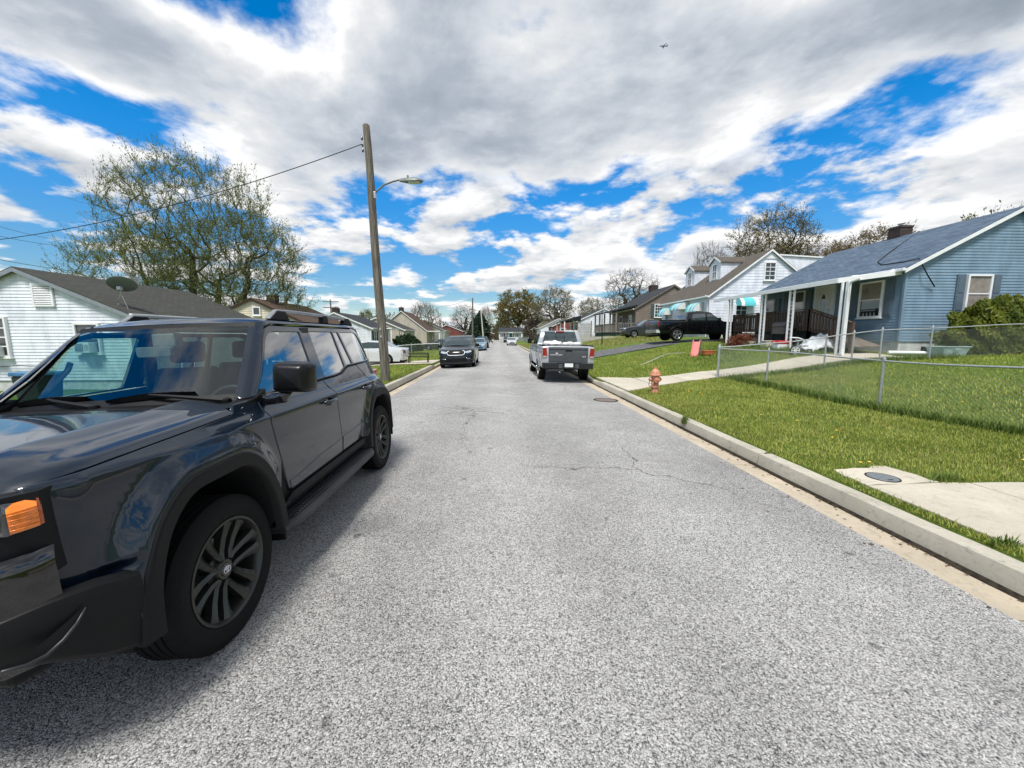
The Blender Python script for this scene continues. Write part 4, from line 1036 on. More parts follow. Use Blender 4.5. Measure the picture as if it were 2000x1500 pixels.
# --- cabin
dsh = MB(); dsh.prism([(.28, 1.02), (.28, 1.262), (.42, 1.272), (.70, 1.262), (.80, 1.20), (.82, .80), (.5, .75)], -.80, .80, 'x'); dsh.build('dashboard', M_DASH, suv, bevel=.03)
bn = MB(); bn.prism([(.62, 1.25), (.66, 1.31), (.80, 1.30), (.82, 1.24)], .18, .56, 'x'); bn.build('instrument_hood', M_DASH, suv, bevel=.02)
stw = MB(); stw.tube([(.37+.185*math.cos(6.2832*j/28), .97+.055*math.sin(6.2832*j/28), 1.165+.175*math.sin(6.2832*j/28)) for j in range(29)], .016, 8, cap=False)
stw.bar((.20, .965, 1.16), (.54, .965, 1.16), .05, .03); stw.bar((.37, .955, 1.16), (.37, .93, 1.02), .06, .03); stw.build('steering_wheel', M_DASH, suv, smooth=40)
def seat(x, y, w_=.50, hr=True, big=.62):
    m_ = MB(); lean = .20
    m_.prism(round_poly([(y-.42, .80), (y-.42, .92), (y+.05, .90), (y+.10, .80)], .05, 3), x-w_/2, x+w_/2, 'x'); st = m_.build('seat', M_SEAT, suv, bevel=.05, seg=3)
    b = MB(); b.prism(round_poly([(y, .86), (y+.12, .86), (y+.12+lean, .86+big), (y+.02+lean, .86+big)], .05, 3), x-w_/2, x+w_/2, 'x'); b.build('seat_back', M_SEAT, st, bevel=.06, seg=3)
    if hr:
        z0 = .86+big; c = MB(); c.prism(round_poly([(y+.03+lean, z0+.05), (y+.12+lean, z0+.04), (y+.15+lean, z0+.23), (y+.06+lean, z0+.24)], .04, 3), x-.14, x+.14, 'x'); c.build('headrest', M_SEAT, st, bevel=.05, seg=3)
        for e in (-.06, .06):
            p = MB(); p.tube([(x+e, y+.07+lean, z0-.02), (x+e, y+.085+lean, z0+.10)], .006, 6); p.build('headrest_post', M_CHROME, st)
seat(.39, 1.32); seat(-.39, 1.32); seat(-.42, 2.20, .55); seat(.42, 2.20, .55)
for sg in (1, -1):
    bpil = MB(); bpil.prism([(1.50, 1.30), (1.62, 1.30), (1.64, 1.80), (1.52, 1.80)], sg*(.70), sg*(.715), 'x'); bpil.build('pillar_trim', M_DASH, suv)
    vis = MB(); vis.prism(round_poly([(sg*.14, 1.02), (sg*.52, 1.03), (sg*.52, 1.20), (sg*.14, 1.20)], .03, 3), 1.785, 1.80, 'z'); vis.build('sun_visor', mat('visor_cloth', (.28, .28, .27), .9), suv, bevel=.005)
    gh = MB(); gh.tube([(sg*.74, .72, 1.36), (sg*.70, .74, 1.40), (sg*.66, .84, 1.53), (sg*.665, .87, 1.58)], .018, 8); gh.build('grab_handle', mat('cabin_grey', (.16, .165, .165), .6), suv, smooth=True)
hdl = MB(); patch(hdl, [1.06, 1.3, 2.0, 2.8, 3.3], np.linspace(-1, 1, 9), lambda s, q: (q*.66, s, 1.815+.02*(1-q*q))); hdl.build('headliner', mat('headliner', (.22, .22, .21), .95), suv, smooth=True)
rv = MB(); rv.prism(round_poly([(-.12, 1.60), (.12, 1.60), (.125, 1.675), (-.125, 1.675)], .02, 3), .80, .835, 'y'); M_TRIMG = mat('cabin_grey', (.16, .165, .165), .6); rvm = rv.build('rear_view_mirror', M_TRIMG, suv, bevel=.006)
cb = MB(); cb.prism([(-.085, .895), (.085, .895), (.07, 1.0), (-.07, 1.0)], 1.665, 1.775, 'z'); cb.build('camera_housing', M_TRIMG, rvm, bevel=.015)
# ------------------------------------------------------------------ other vehicles
M_CARGLASS = mat('dark_car_glass', (.030, .045, .048), .04, var=.3, coat=1.0, spec=.8)
M_RED = mat('tail_lens', (.26, .008, .012), .12, var=.25, scale=25, coat=1)
M_PLATE = mat('number_plate', (.70, .71, .70), .5, var=.06, scale=40)
M_LAMPW = mat('head_lens', (.55, .58, .60), .08, .3, var=.35, scale=30, coat=1)
M_ALLOY = mat('alloy_rim', (.55, .56, .57), .3, .8, var=.1)
_wheel = {}
def wheel(parent, x, y, Rr, wd, out, rim_mat, spokes=5, rimr=.66):
    """wheel > tyre, rim"""
    w_ = empty('wheel', (x, y, Rr)); w_.parent = parent
    if out < 0: w_.rotation_euler = (0, 0, math.pi)
    key = (Rr, wd, rim_mat.name, spokes)
    if key not in _wheel:
        ri = Rr*rimr; ty = tyre_mesh(Rr, ri, wd, False).mesh('tyre', M_RUBBER, 40)
        m_ = MB(); h = wd/2
        m_.lathe([(ri, -h*.8), (ri, h*.75), (ri+.006, h*.92), (ri-.012, h*.94), (ri-.025, h*.7), (ri-.04, -h*.2)], 28, 'x'); m_.lathe([(.001, h*.62), (ri*.22, h*.62), (ri*.26, h*.5)], 16, 'x')
        for i in range(spokes):
            a = 2*math.pi*i/spokes; mt = Matrix.Rotation(a, 4, 'X'); n = len(m_.v)
            for r_, hw in ((ri*.12, ri*.13), (ri*.6, ri*.115), (ri*.97, ri*.17)):
                m_.v += [tuple(mt @ Vector((x_, s_, r_))) for x_, s_ in ((h*.30, -hw), (h*.62, -hw*.8), (h*.62, hw*.8), (h*.30, hw))]
            for k in range(2):
                for j in range(3): m_.f.append((n+k*4+j, n+k*4+j+1, n+(k+1)*4+j+1, n+(k+1)*4+j))
        rm = m_.mesh('rim', rim_mat, 30); d_ = MB(); d_.lathe([(.001, 0), (ri-.03, 0)], 20, 'x'); _wheel[key] = (ty, rm, d_.mesh('brake_disc', M_DARK))
    ty, rm, dk = _wheel[key]
    link_mesh('tyre', ty, w_); r_ = link_mesh('rim', rm, w_); link_mesh('brake_disc', dk, r_); return w_

class Car:
    """local frame: x lateral, y from nose (0) to tail (L), z up.  The body is a silhouette profile swept across the width with rounded edges."""
    def __init__(s, name, loc, rz, prof, L, W_, axles, Rw, tw, belt, tum, paint, sill=.30, r=.10, ft=.8, fa=.10, rt=.7, ra=.10, bowf=.12, bowr=.06, flare=.02, arch=None, wheels=(M_ALLOY, 5), step=.09):
        s.W, s.L, s.belt, s.tum, s.paint, s.sill, s.r = W_, L, belt, tum, paint, sill, r
        s.ft, s.fa, s.rt, s.ra, s.bowf, s.bowr, s.flare = ft, fa, rt, ra, bowf, bowr, flare
        s.axles, s.Rw = axles, Rw; s.arch = arch or Rw+.055
        s.root = empty(name, loc, rz); s.prof = resample(prof, step, False)
        P = [np.array(p) for p in s.prof]; s.nrm = []
        for i in range(len(P)):
            d = P[min(i+1, len(P)-1)]-P[max(i-1, 0)]; d = d/np.linalg.norm(d); s.nrm.append(np.array((-d[1], d[0])))   # outward (up / forward)
        s.body()
        for y in axles:
            for sg in (1, -1): wheel(s.root, sg*(W_-tw*.5-.005), y, Rw, tw, sg, *wheels)
        u = MB(); u.box((-W_*.78, .25, sill-.08), (W_*.78, L-.25, sill+.12)); u.build('chassis', M_DARK, s.root)
    def w(s, y, z):
        zm = s.belt-.18; b = s.W-.05*max(0, (zm-z)/max(.2, zm-s.sill))**2 if z < zm else s.W-.35*max(0, min(z, s.belt)-zm)**1.5
        if z > s.belt: b = b-s.tum*(z-s.belt)
        if y < s.ft: b -= s.fa*((s.ft-y)/s.ft)**2
        if y > s.L-s.rt: b -= s.ra*((y-s.L+s.rt)/s.rt)**2
        if s.flare:
            for a in s.axles:
                d = abs(math.hypot(y-a, z-s.Rw)-s.arch); b += s.flare*sstep(.16, 0, d)*(1 if z < s.belt else 0)
        return b
    def ribbon(s, idx, lift=0.0, qmax=1.0, n=17):
        """points of the swept skin for profile samples idx"""
        rows = []
        for i in idx:
            p = np.array(s.prof[i]); nn = s.nrm[i]; row = []
            e = p-nn*s.r
            hw = s.w(e[0], e[1])
            for q in np.linspace(-qmax, qmax, n):
                a = abs(q); k = 1-(1-a**6)**(1/6) if a < 1 else 1.0
                c = p-nn*(s.r*k)+nn*lift
                yb = c[0]+(s.bowf*q*q if nn[0] < -.2 else 0)*abs(nn[0])-(s.bowr*q*q if nn[0] > .2 else 0)*abs(nn[0])
                row.append((q*hw, yb, c[1]))
            rows.append(row)
        return rows
    def body(s):
        m_ = MB(); N = len(s.prof); qs = 25
        rows = []
        for i in range(N):
            p = np.array(s.prof[i]); nn = s.nrm[i]; e = p-nn*s.r; hw = s.w(e[0], e[1]); row = []
            for j in range(qs):
                t = -1+2*j/(qs-1); q = math.copysign(1-(1-abs(t))**1.6, t)   # crowd samples at the edges
                a = abs(q); k = 1-max(0, 1-a**6)**(1/6); c = p-nn*(s.r*k)
                yb = c[0]+(s.bowf*q*q*abs(nn[0]) if nn[0] < -.2 else 0)-(s.bowr*q*q*abs(nn[0]) if nn[0] > .2 else 0); row.append((q*hw, yb, c[1]))
            rows.append(row)
        for r_ in rows: m_.v += r_
        for i in range(N-1):
            for j in range(qs-1): m_.f.append((i*qs+j, i*qs+j+1, (i+1)*qs+j+1, (i+1)*qs+j))
        b = m_.build('body', s.paint, s.root, smooth=50); s.body_o = b
        # flanks, cut out round the wheels
        edge = [(rows[i][-1][1], rows[i][-1][2]) for i in range(N)]
        z0 = s.sill; low = []
        ys_ = sorted(s.axles, reverse=True); start = edge[-1]
        for a in ys_:
            n = 16; A = s.arch; th0 = math.asin(max(-1, min(1, (z0-s.Rw)/A)))
            for k in range(n+1):
                th = th0+(math.pi-2*th0)*k/n; low.append((a+A*math.cos(th), s.Rw+A*math.sin(th)))
        poly = edge+[(edge[-1][0]-.05, z0)]+low+[(edge[0][0]+.05, z0)]
        s.side_poly = poly
        for sg in (1, -1):
            V, F, Nn = field_panel(poly, lambda u, v: s.w(u, v), side3(1), (), .09, 0)
            if sg < 0: V = [(-a, b_, c) for a, b_, c in V]; Nn = [(-a, b_, c) for a, b_, c in Nn]
            link_mesh('body_side', panel_mesh('body_side', (V, F, Nn), s.paint), s.root)
            for a in s.axles:
                wl_ = MB(); n = 14; pr = [(a+s.arch*math.cos(math.pi*k/n), s.Rw+s.arch*math.sin(math.pi*k/n)) for k in range(n+1)]
                for k in range(n): wl_.quad((sg*(s.W-.0), *pr[k]), (sg*(s.W-.0), *pr[k+1]), (sg*(s.W-.34), *pr[k+1]), (sg*(s.W-.34), *pr[k]))
                wl_.poly([(sg*(s.W-.33), u, v) for u, v in pr]); wl_.v = [(x-(sg*.012), y, z) for x, y, z in wl_.v]; wl_.build('wheel_well', M_DARK, s.root)
    def side(s, name, poly, mat_, off=.005, lip=.003, sides=(1, -1), step=.08, parent=None):
        out = []
        for sg in sides:
            V, F, Nn = field_panel(poly, lambda u, v: s.w(u, v), side3(1), (), step, lip, .012, off)
            if sg < 0: V = [(-a, b_, c) for a, b_, c in V]; Nn = [(-a, b_, c) for a, b_, c in Nn]
            out.append(link_mesh(name, panel_mesh(name, (V, F, Nn), mat_), parent or s.root))
        return out
    def shutline(s, pts, th=.010):
        for sg in (1, -1):
            m_ = MB(); m_.tube([(sg*(s.w(y, z)-.001), y, z) for y, z in resample(pts, .08, False)], th*.5, 4); m_.build('shut_line', M_DARK, s.root)
    def arch_lip(s, mat_=None, wd=.05):
        for a in s.axles:
            n = 16; A = s.arch; o = [(a+(A+wd*.5)*math.cos(math.pi*(k/n)), s.Rw-.03+(A+wd*.5)*math.sin(math.pi*(k/n))) for k in range(n+1)]; i_ = [(a+(A-.012)*math.cos(math.pi*(k/n)), s.Rw-.03+(A-.012)*math.sin(math.pi*(k/n))) for k in range(n+1)]
            s.side('arch_trim', o+list(reversed(i_)), mat_ or s.paint, .012, .006, step=.06)
    def _end_y(s, x, z, front):
        """y of the skin at the nose / tail for lateral x and height z"""
        best = None; half = len(s.prof)
        rng = range(half-1) if front else range(half-2, -1, -1)
        for i in rng:
            z1, z2 = s.prof[i][1], s.prof[i+1][1]
            if (z1-z)*(z2-z) <= 0 and z1 != z2:
                t = (z-z1)/(z2-z1); p = np.array(s.prof[i])*(1-t)+np.array(s.prof[i+1])*t; nn = s.nrm[i]*(1-t)+s.nrm[i+1]*t
                e = p-nn*s.r; hw = s.w(e[0], e[1]); q = min(.999, abs(x)/hw); k = 1-(1-q**6)**(1/6); c = p-nn*(s.r*k)
                return c[0]+(s.bowf*q*q*abs(nn[0]) if front else -s.bowr*q*q*abs(nn[0]))
        return s.prof[0][0] if front else s.prof[-1][0]
    def end(s, name, poly, mat_, front=True, off=.008, lip=.004, mirror=False, step=.06, parent=None, depth=.02):
        out = []
        for sg in ((1, -1) if mirror else (1,)):
            fn = lambda u, v: (-1 if front else 1)*s._end_y(u, v, front)
            d = field_panel([(sg*a, b) for a, b in poly], fn, (lambda u, v, h: (u, -h, v)) if front else (lambda u, v, h: (u, h, v)), (), step, lip, depth, off)
            out.append(link_mesh(name, panel_mesh(name, d, mat_), parent or s.root))
        return out
    def pane(s, name, y0, y1, mat_, upper=True, qmax=.9, lift=.006, zmin=None):
        """glass laid into the profile between lengths y0..y1 (windscreen, rear window)"""
        idx = [i for i, p in enumerate(s.prof) if y0 <= p[0] <= y1 and p[1] > (zmin or s.belt-.1)]
        rows = s.ribbon(idx, lift, qmax); m_ = MB(); k = len(rows[0])
        for r_ in rows: m_.v += r_
        for i in range(len(rows)-1):
            for j in range(k-1): m_.f.append((i*k+j, i*k+j+1, (i+1)*k+j+1, (i+1)*k+j))
        return m_.build(name, mat_, s.root, smooth=True)
    def mirror(s, y, z, mat_, sz=(.20, .10, .15), out=.03):
        for sg in (1, -1):
            x = s.w(y, z); m_ = MB(); m_.prism(round_poly([(x+out, z), (x+out+sz[0], z+.01), (x+out+sz[0], z+sz[2]-.02), (x+out+.02, z+sz[2])], .03, 3), y-sz[1]/2, y+sz[1]/2, 'y'); m_.v = [(sg*a, b, c) for a, b, c in m_.v]
            o = m_.build('side_mirror', mat_, s.root, bevel=.015); st = MB(); st.bar((sg*(x-.03), y, z+.02), (sg*(x+out+.05), y, z+.03), .05, .04); st.build('mirror_stem', M_BLACKP, o)
    def handle(s, y, z, mat_):
        for sg in (1, -1):
            m_ = MB(); m_.bar((sg*(s.w(y, z)+.018), y-.08, z), (sg*(s.w(y, z)+.018), y+.08, z), .03, .025); m_.build('door_handle', mat_, s.root, bevel=.008)

# --- dark minivan facing the camera
M_VAN = mat('charcoal_paint', (.006, .009, .013), .35, 0, var=.1, coat=1, spec=.15)
van = Car('parked_minivan', (-2.22, 20.7, 0), 0, [(.10, .24), (.02, .32), (0, .50), (.02, .72), (.08, .88), (.22, .99), (.55, 1.06), (1.05, 1.13), (1.30, 1.17), (1.75, 1.45), (2.15, 1.66), (2.5, 1.74), (3.4, 1.77), (4.5, 1.72), (4.85, 1.62), (5.02, 1.15), (5.12, .95), (5.14, .45), (5.05, .28)],
          5.16, .985, (1.0, 4.09), .345, .235, 1.06, .36, M_VAN, sill=.26, r=.13, ft=1.0, fa=.10, bowf=.24, wheels=(M_ALLOY, 5))
van.root.rotation_euler = (0, -.038, 0); van.root.location.z = -.026; tag(van.root, 'dark charcoal minivan with chrome ringed oval grille parked in front of the light blue car', 'minivan')
van.pane('windscreen', 1.34, 2.12, M_CARGLASS, qmax=.90)
van.side('side_glass', round_poly([(1.72, 1.14), (2.30, 1.58), (2.62, 1.62), (4.35, 1.60), (4.72, 1.32), (4.70, 1.14)], .05, 3), M_CARGLASS)
van.shutline([(1.55, .35), (1.5, 1.1)]); van.shutline([(2.65, .35), (2.65, 1.12)]); van.shutline([(3.75, .7), (3.75, 1.12)])
gp = round_poly([(-.37, .72), (.37, .72), (.47, .80), (.45, .92), (.36, .935), (-.36, .935), (-.45, .92), (-.47, .80)], .05, 3)
gri = van.end('grille', gp, M_BLACKP, off=.004)[0]
ring_ = MB(); pts = [(-.36, .942), (-.44, .93), (-.475, .88), (-.47, .80), (-.43, .745), (-.36, .715), (0, .705), (.36, .715), (.43, .745), (.47, .80), (.475, .88), (.44, .93), (.36, .942)]; ring_.tube([(x, van._end_y(x, z, True)-.016, z) for x, z in pts], .018, 6, cap=False); ring_.build('grille_ring', mat('bright_trim', (.72, .73, .75), .3, .2), gri, smooth=True)
em = MB(); em.prism([(-.21, .862), (-.05, .842), (.05, .842), (.21, .862), (.05, .868), (-.05, .868)], van._end_y(0, .855, True)-.022, van._end_y(0, .855, True)-.006, 'y'); em.build('wing_emblem', mat('bright_trim', (.72, .73, .75), .3, .2), gri)
van.end('headlight', round_poly([(.47, .84), (.62, .80), (.84, .86), (.80, .945), (.66, .925), (.50, .90)], .02, 2), M_LAMPW, mirror=True, off=.010)
van.end('fog_lamp', [(.56, .500), (.78, .505), (.78, .535), (.56, .53)], M_CHROME, mirror=True, off=.012)
van.end('lower_grille', round_poly([(-.62, .34), (.62, .34), (.52, .56), (-.52, .56)], .04, 3), M_BLACKP, off=.005)
van.mirror(1.75, 1.10, M_BLACKP, (.22, .11, .17)); van.handle(2.45, .98, M_VAN); van.handle(2.85, .98, M_VAN)
w_ = MB(); w_.bar((-.75, 1.30, 1.185), (.1, 1.36, 1.215), .02, .02); w_.bar((-.05, 1.30, 1.20), (.7, 1.36, 1.215), .02, .02); w_.build('wiper_blades', M_BLACKP, van.root)

# --- silver pickup seen from behind (grey tailgate, black bumper)
M_SILVP = mat('silver_paint', (.42, .44, .46), .28, .35, var=.06, coat=.8)
M_TAILG = mat('grey_primer', (.055, .061, .068), .48, var=.12, scale=5)
M_BMPR = mat('bumper_black', (.008, .0095, .011), .45, var=.2, scale=9)
def pickup(name, loc, rz, paint, L=5.78, W_=.98, Rw=.40, tw=.285, cab=(1.55, 3.75), axl=(.98, 4.55), bedz=1.30, roof=1.90, flare=.03, tail=None, bumper=None, wheels=(M_ALLOY, 5), lift=0.0):
    c0, c1 = cab; hz_ = 1.17
    prof = [(.12, .42), (.03, .50), (0, .70), (.01, 1.00), (.08, 1.12), (.3, hz_), (c0-.25, hz_+.07), (c0-.05, hz_+.09), (c0+.45, 1.60), (c0+.72, roof-.06), (c0+1.0, roof-.005), (c1-.25, roof), (c1-.10, roof-.03), (c1+.02, 1.62), (c1+.10, bedz+.02), (c1+.14, bedz), (L-.06, bedz+.015), (L-.02, bedz-.03), (L, 1.05), (L-.01, .62), (L-.05, .50)]
    prof = [(a, b+lift) for a, b in prof]
    c = Car(name, loc, rz, prof, L, W_, axl, Rw, tw, 1.22+lift, .30, paint, sill=.48+lift, r=.075, ft=.7, fa=.06, rt=.3, ra=.02, bowf=.10, bowr=.0, flare=flare, wheels=wheels, arch=Rw+.075)
    c.side('front_glass', round_poly([(c0+.30, 1.30+lift), (c0+.72, 1.70+lift), (c0+1.05, 1.74+lift), (c0+1.08, 1.30+lift)], .03, 2), M_CARGLASS); c.side('rear_glass', round_poly([(c0+1.20, 1.30+lift), (c0+1.18, 1.75+lift), (c1-.35, 1.72+lift), (c1-.20, 1.30+lift)], .04, 2), M_CARGLASS)
    c.pane('windscreen', c0+.02, c0+.66, M_CARGLASS, qmax=.9, zmin=1.26+lift)
    c.shutline([(c0+.12, .62+lift), (c0+.14, 1.27+lift)]); c.shutline([(c0+1.13, .62+lift), (c0+1.13, 1.76+lift)]); c.shutline([(c1-.22, .75+lift), (c1-.20, 1.28+lift)])
    c.shutline([(c1+.07, .58+lift), (c1+.07, 1.26+lift)], .025)
    bz = bedz+lift
    # flat dark lid; its black stands in for the shade inside the open bed
    b = MB(); b.box((-W_+.12, c1+.16, bz+.002), (W_-.12, L-.10, bz+.012)); b.build('bed_shade_lid', M_DARK, c.root)
    for sg in (1, -1):
        rl = MB(); rl.box((sg*(W_-.10)-.035, c1+.14, bz+.0), (sg*(W_-.10)+.035, L-.06, bz+.05)); rl.build('bed_rail', M_BLACKP, c.root, bevel=.012)
    return c
ram = pickup('parked_pickup', (2.56, 19.75, 0), math.pi, M_SILVP, L=5.78, W_=.985, axl=(.98, 4.54), bedz=1.27, roof=1.86, lift=.07, flare=.045, wheels=(mat('tan_rim', (.35, .33, .29), .4, .6), 6), Rw=.405)
ram.root.rotation_euler = (0, -.018, math.pi); ram.root.location.z = -.006; tag(ram.root, 'silver pickup with matte grey tailgate and black bumper parked beyond the hydrant', 'pickup')
L_ = 5.78
ram.end('tailgate', round_poly([(-.72, .76), (.72, .76), (.73, 1.315), (-.73, 1.315)], .02, 2), M_TAILG, False, .018, .010, depth=.03)
tg = [o for o in ram.root.children if o.name.startswith('tailgate')][0]
cr = MB(); cr.box((-.72, L_+.012, 1.235), (.72, L_+.03, 1.262)); cr.build('tailgate_crease', M_TAILG, tg, bevel=.008)
hd = MB(); hd.box((-.13, L_+.016, 1.165), (.11, L_+.032, 1.215)); hd.build('tailgate_handle', M_BLACKP, tg, bevel=.01)
M_EMBL2 = mat('badge_white', (.75, .76, .77), .4, var=.05)
# the lettering is worn and small: left badge and right badge
t1 = text_mesh('DODGE RAM', .066, .002, M_EMBL2, 'badge', tg, (.45, L_+.026, 1.03), (math.pi/2, 0, math.pi), stretch=1.15)
t2 = text_mesh('4X4', .066, .002, M_EMBL2, 'badge', tg, (-.57, L_+.026, .975), (math.pi/2, 0, math.pi), stretch=1.2)
rh = MB(); rh.prism(round_poly([(.39, 1.075), (.47, 1.075), (.48, 1.105), (.38, 1.105)], .012, 3), L_+.022, L_+.030, 'y'); rh.build('ram_emblem', M_EMBL2, tg)
for sg in (1, -1):
    tl = MB(); tl.prism(round_poly([(sg*.775, .93), (sg*.945, .94), (sg*.955, 1.27), (sg*.80, 1.285)], .035, 4), L_-.16, L_+.022, 'y'); tl_ = tl.build('tail_light', M_RED, ram.root, bevel=.012)
    rv_ = MB(); rv_.prism(round_poly([(sg*.80, .945), (sg*.925, .95), (sg*.925, .99), (sg*.80, .985)], .012, 3), L_+.018, L_+.027, 'y'); rv_.build('reversing_lamp', M_LAMPW, tl_)
    ex = MB(); ex.tube([(sg*.25+.05, L_-.3, .42), (sg*.25+.05, L_+.02, .41)], .032, 10)
    if sg > 0: ex.build('exhaust_pipe', M_CHROME, ram.root, smooth=True)
bm_ = MB(); bm_.prism(round_poly([(-.96, 5.66), (-.90, L_+.14), (-.30, L_+.18), (.30, L_+.18), (.90, L_+.14), (.96, 5.66)], .05, 3), .54, .74, 'z'); bmp = bm_.build('rear_bumper', M_BMPR, ram.root, bevel=.02)
pl = MB(); pl.box((-.155, L_+.178, .60), (.155, L_+.188, .745)); pl.build('number_plate', M_PLATE, bmp, bevel=.004)
pr_ = MB(); pr_.box((-.42, L_+.12, .735), (.42, L_+.19, .752)); pr_.build('step_pad', M_BLACKP, bmp, bevel=.006)
for sg in (1, -1):
    st_ = MB(); st_.box((sg*.30-.07, L_+.175, .56), (sg*.30+.07, L_+.184, .72)); st_.build('bumper_recess', M_TAILG, bmp, bevel=.004)
ht = MB(); ht.box((-.05, L_-.2, .44), (.05, L_+.14, .53)); ht.build('hitch_receiver', M_BLACKP, ram.root, bevel=.008)
rw = ram.pane('rear_window', 3.64, 3.86, M_CARGLASS, qmax=.80, zmin=1.40, lift=.008)
for x in (-.17, .17):
    d_ = MB(); d_.bar((x, 3.80, 1.76), (x, 3.88, 1.44), .018, .012); d_.build('window_bar', M_BLACKP, rw)
bl = MB(); bl.prism(round_poly([(-.19, 1.872), (.19, 1.872), (.16, 1.925), (-.16, 1.925)], .015, 3), 3.62, 3.72, 'y'); bl.build('brake_lamp', M_RED, ram.root, bevel=.008)
ram.mirror(1.95, 1.36, M_BLACKP, (.20, .09, .24), .07)
for sg in (1, -1):
    nb_ = MB(); nb_.tube([(sg*.93, 1.6, .44), (sg*.97, 1.75, .42), (sg*.97, 3.5, .42), (sg*.93, 3.65, .44)], .04, 8); nb_.build('step_bar', M_CHROME, ram.root, smooth=True)
ram.arch_lip(M_SILVP, .06)
# load in the bed
rnd = random.Random(5)
M_BAG = mat('white_sack', (.75, .75, .73), .7, var=.08, scale=8, bump=.5, bscale=14)
for i, (bx, by, sz) in enumerate(((.55, 4.2, .16), (.32, 4.5, .20), (.12, 4.15, .14), (-.15, 4.55, .12), (-.36, 4.3, .13), (-.58, 4.5, .12))):
    bm2 = bmesh.new(); bmesh.ops.create_icosphere(bm2, subdivisions=3, radius=1)
    for v in bm2.verts:
        k = 1+.22*math.sin(v.co.x*4+i)*math.sin(v.co.y*5+2*i)+.10*math.sin(v.co.z*9+i*3); v.co = Vector((v.co.x*sz*1.25*k, v.co.y*sz*1.5*k, max(-.35, v.co.z)*sz*.62*k))
    me = bpy.data.meshes.new('plastic_sack'); bm2.to_mesh(me); bm2.free(); me.materials.append(M_BAG); me.shade_smooth()
    o = link_mesh('plastic_sack', me); o.matrix_world = Matrix.Translation((2.56-bx, 19.75-by, 1.375+sz*.2)); tag(o, 'white plastic sack lying in the bed of the silver pickup', 'sack', 'white sacks in the silver pickup bed')

# --- black pickup in the driveway
M_BLKP = mat('black_paint', (.003, .0035, .0045), .35, 0, var=.1, coat=1, spec=.1)
BZ = gz(13.5, 26.0)+.05
blk = pickup('parked_pickup', (16.35, 26.0, BZ), math.pi/2, M_BLKP, L=5.82, W_=1.0, axl=(.98, 4.55), bedz=1.28, roof=1.88, flare=.02, wheels=(M_ALLOY, 5), Rw=.41, cab=(1.50, 3.85), lift=.04)
blk.root.rotation_euler = (0, 0, math.pi/2)
blk.root.rotation_euler = Vector((-.0, 0, math.pi/2)); tag(blk.root, 'black crew cab pickup with bright five spoke wheels in the asphalt driveway', 'pickup')
blk.root.location = (16.35, 26.0, BZ)
for sg in (1, -1):
    tl = MB(); tl.prism(round_poly([(sg*.80, .98), (sg*.965, .98), (sg*.97, 1.27), (sg*.82, 1.28)], .03, 3), 5.62, 5.838, 'y'); tl.build('tail_light', M_RED, blk.root, bevel=.01)
b_ = MB(); b_.prism(round_poly([(-.97, 5.68), (-.92, 5.96), (.92, 5.96), (.97, 5.68)], .05, 3), .52, .74, 'z'); b_.build('rear_bumper', M_CHROME, blk.root, bevel=.02)
blk.end('tailgate', round_poly([(-.76, .80), (.76, .80), (.77, 1.30), (-.77, 1.30)], .03, 2), M_BLKP, False, .014, .008)
rm_ = MB(); rm_.prism(round_poly([(-.09, 1.02), (.09, 1.02), (.11, 1.14), (-.11, 1.14)], .03, 3), 5.835, 5.85, 'y'); rm_.build('ram_emblem', M_CHROME, blk.root)
blk.mirror(1.85, 1.33, M_BLKP, (.18, .10, .20), .05); blk.handle(2.48, 1.16, M_BLKP); blk.handle(3.45, 1.16, M_BLKP)
blk.pane('rear_window', 3.74, 3.93, M_CARGLASS, qmax=.80, zmin=1.40, lift=.006)
blk.end('headlight', [(.66, .92), (.90, .92), (.90, 1.08), (.64, 1.08)], M_LAMPW, mirror=True)

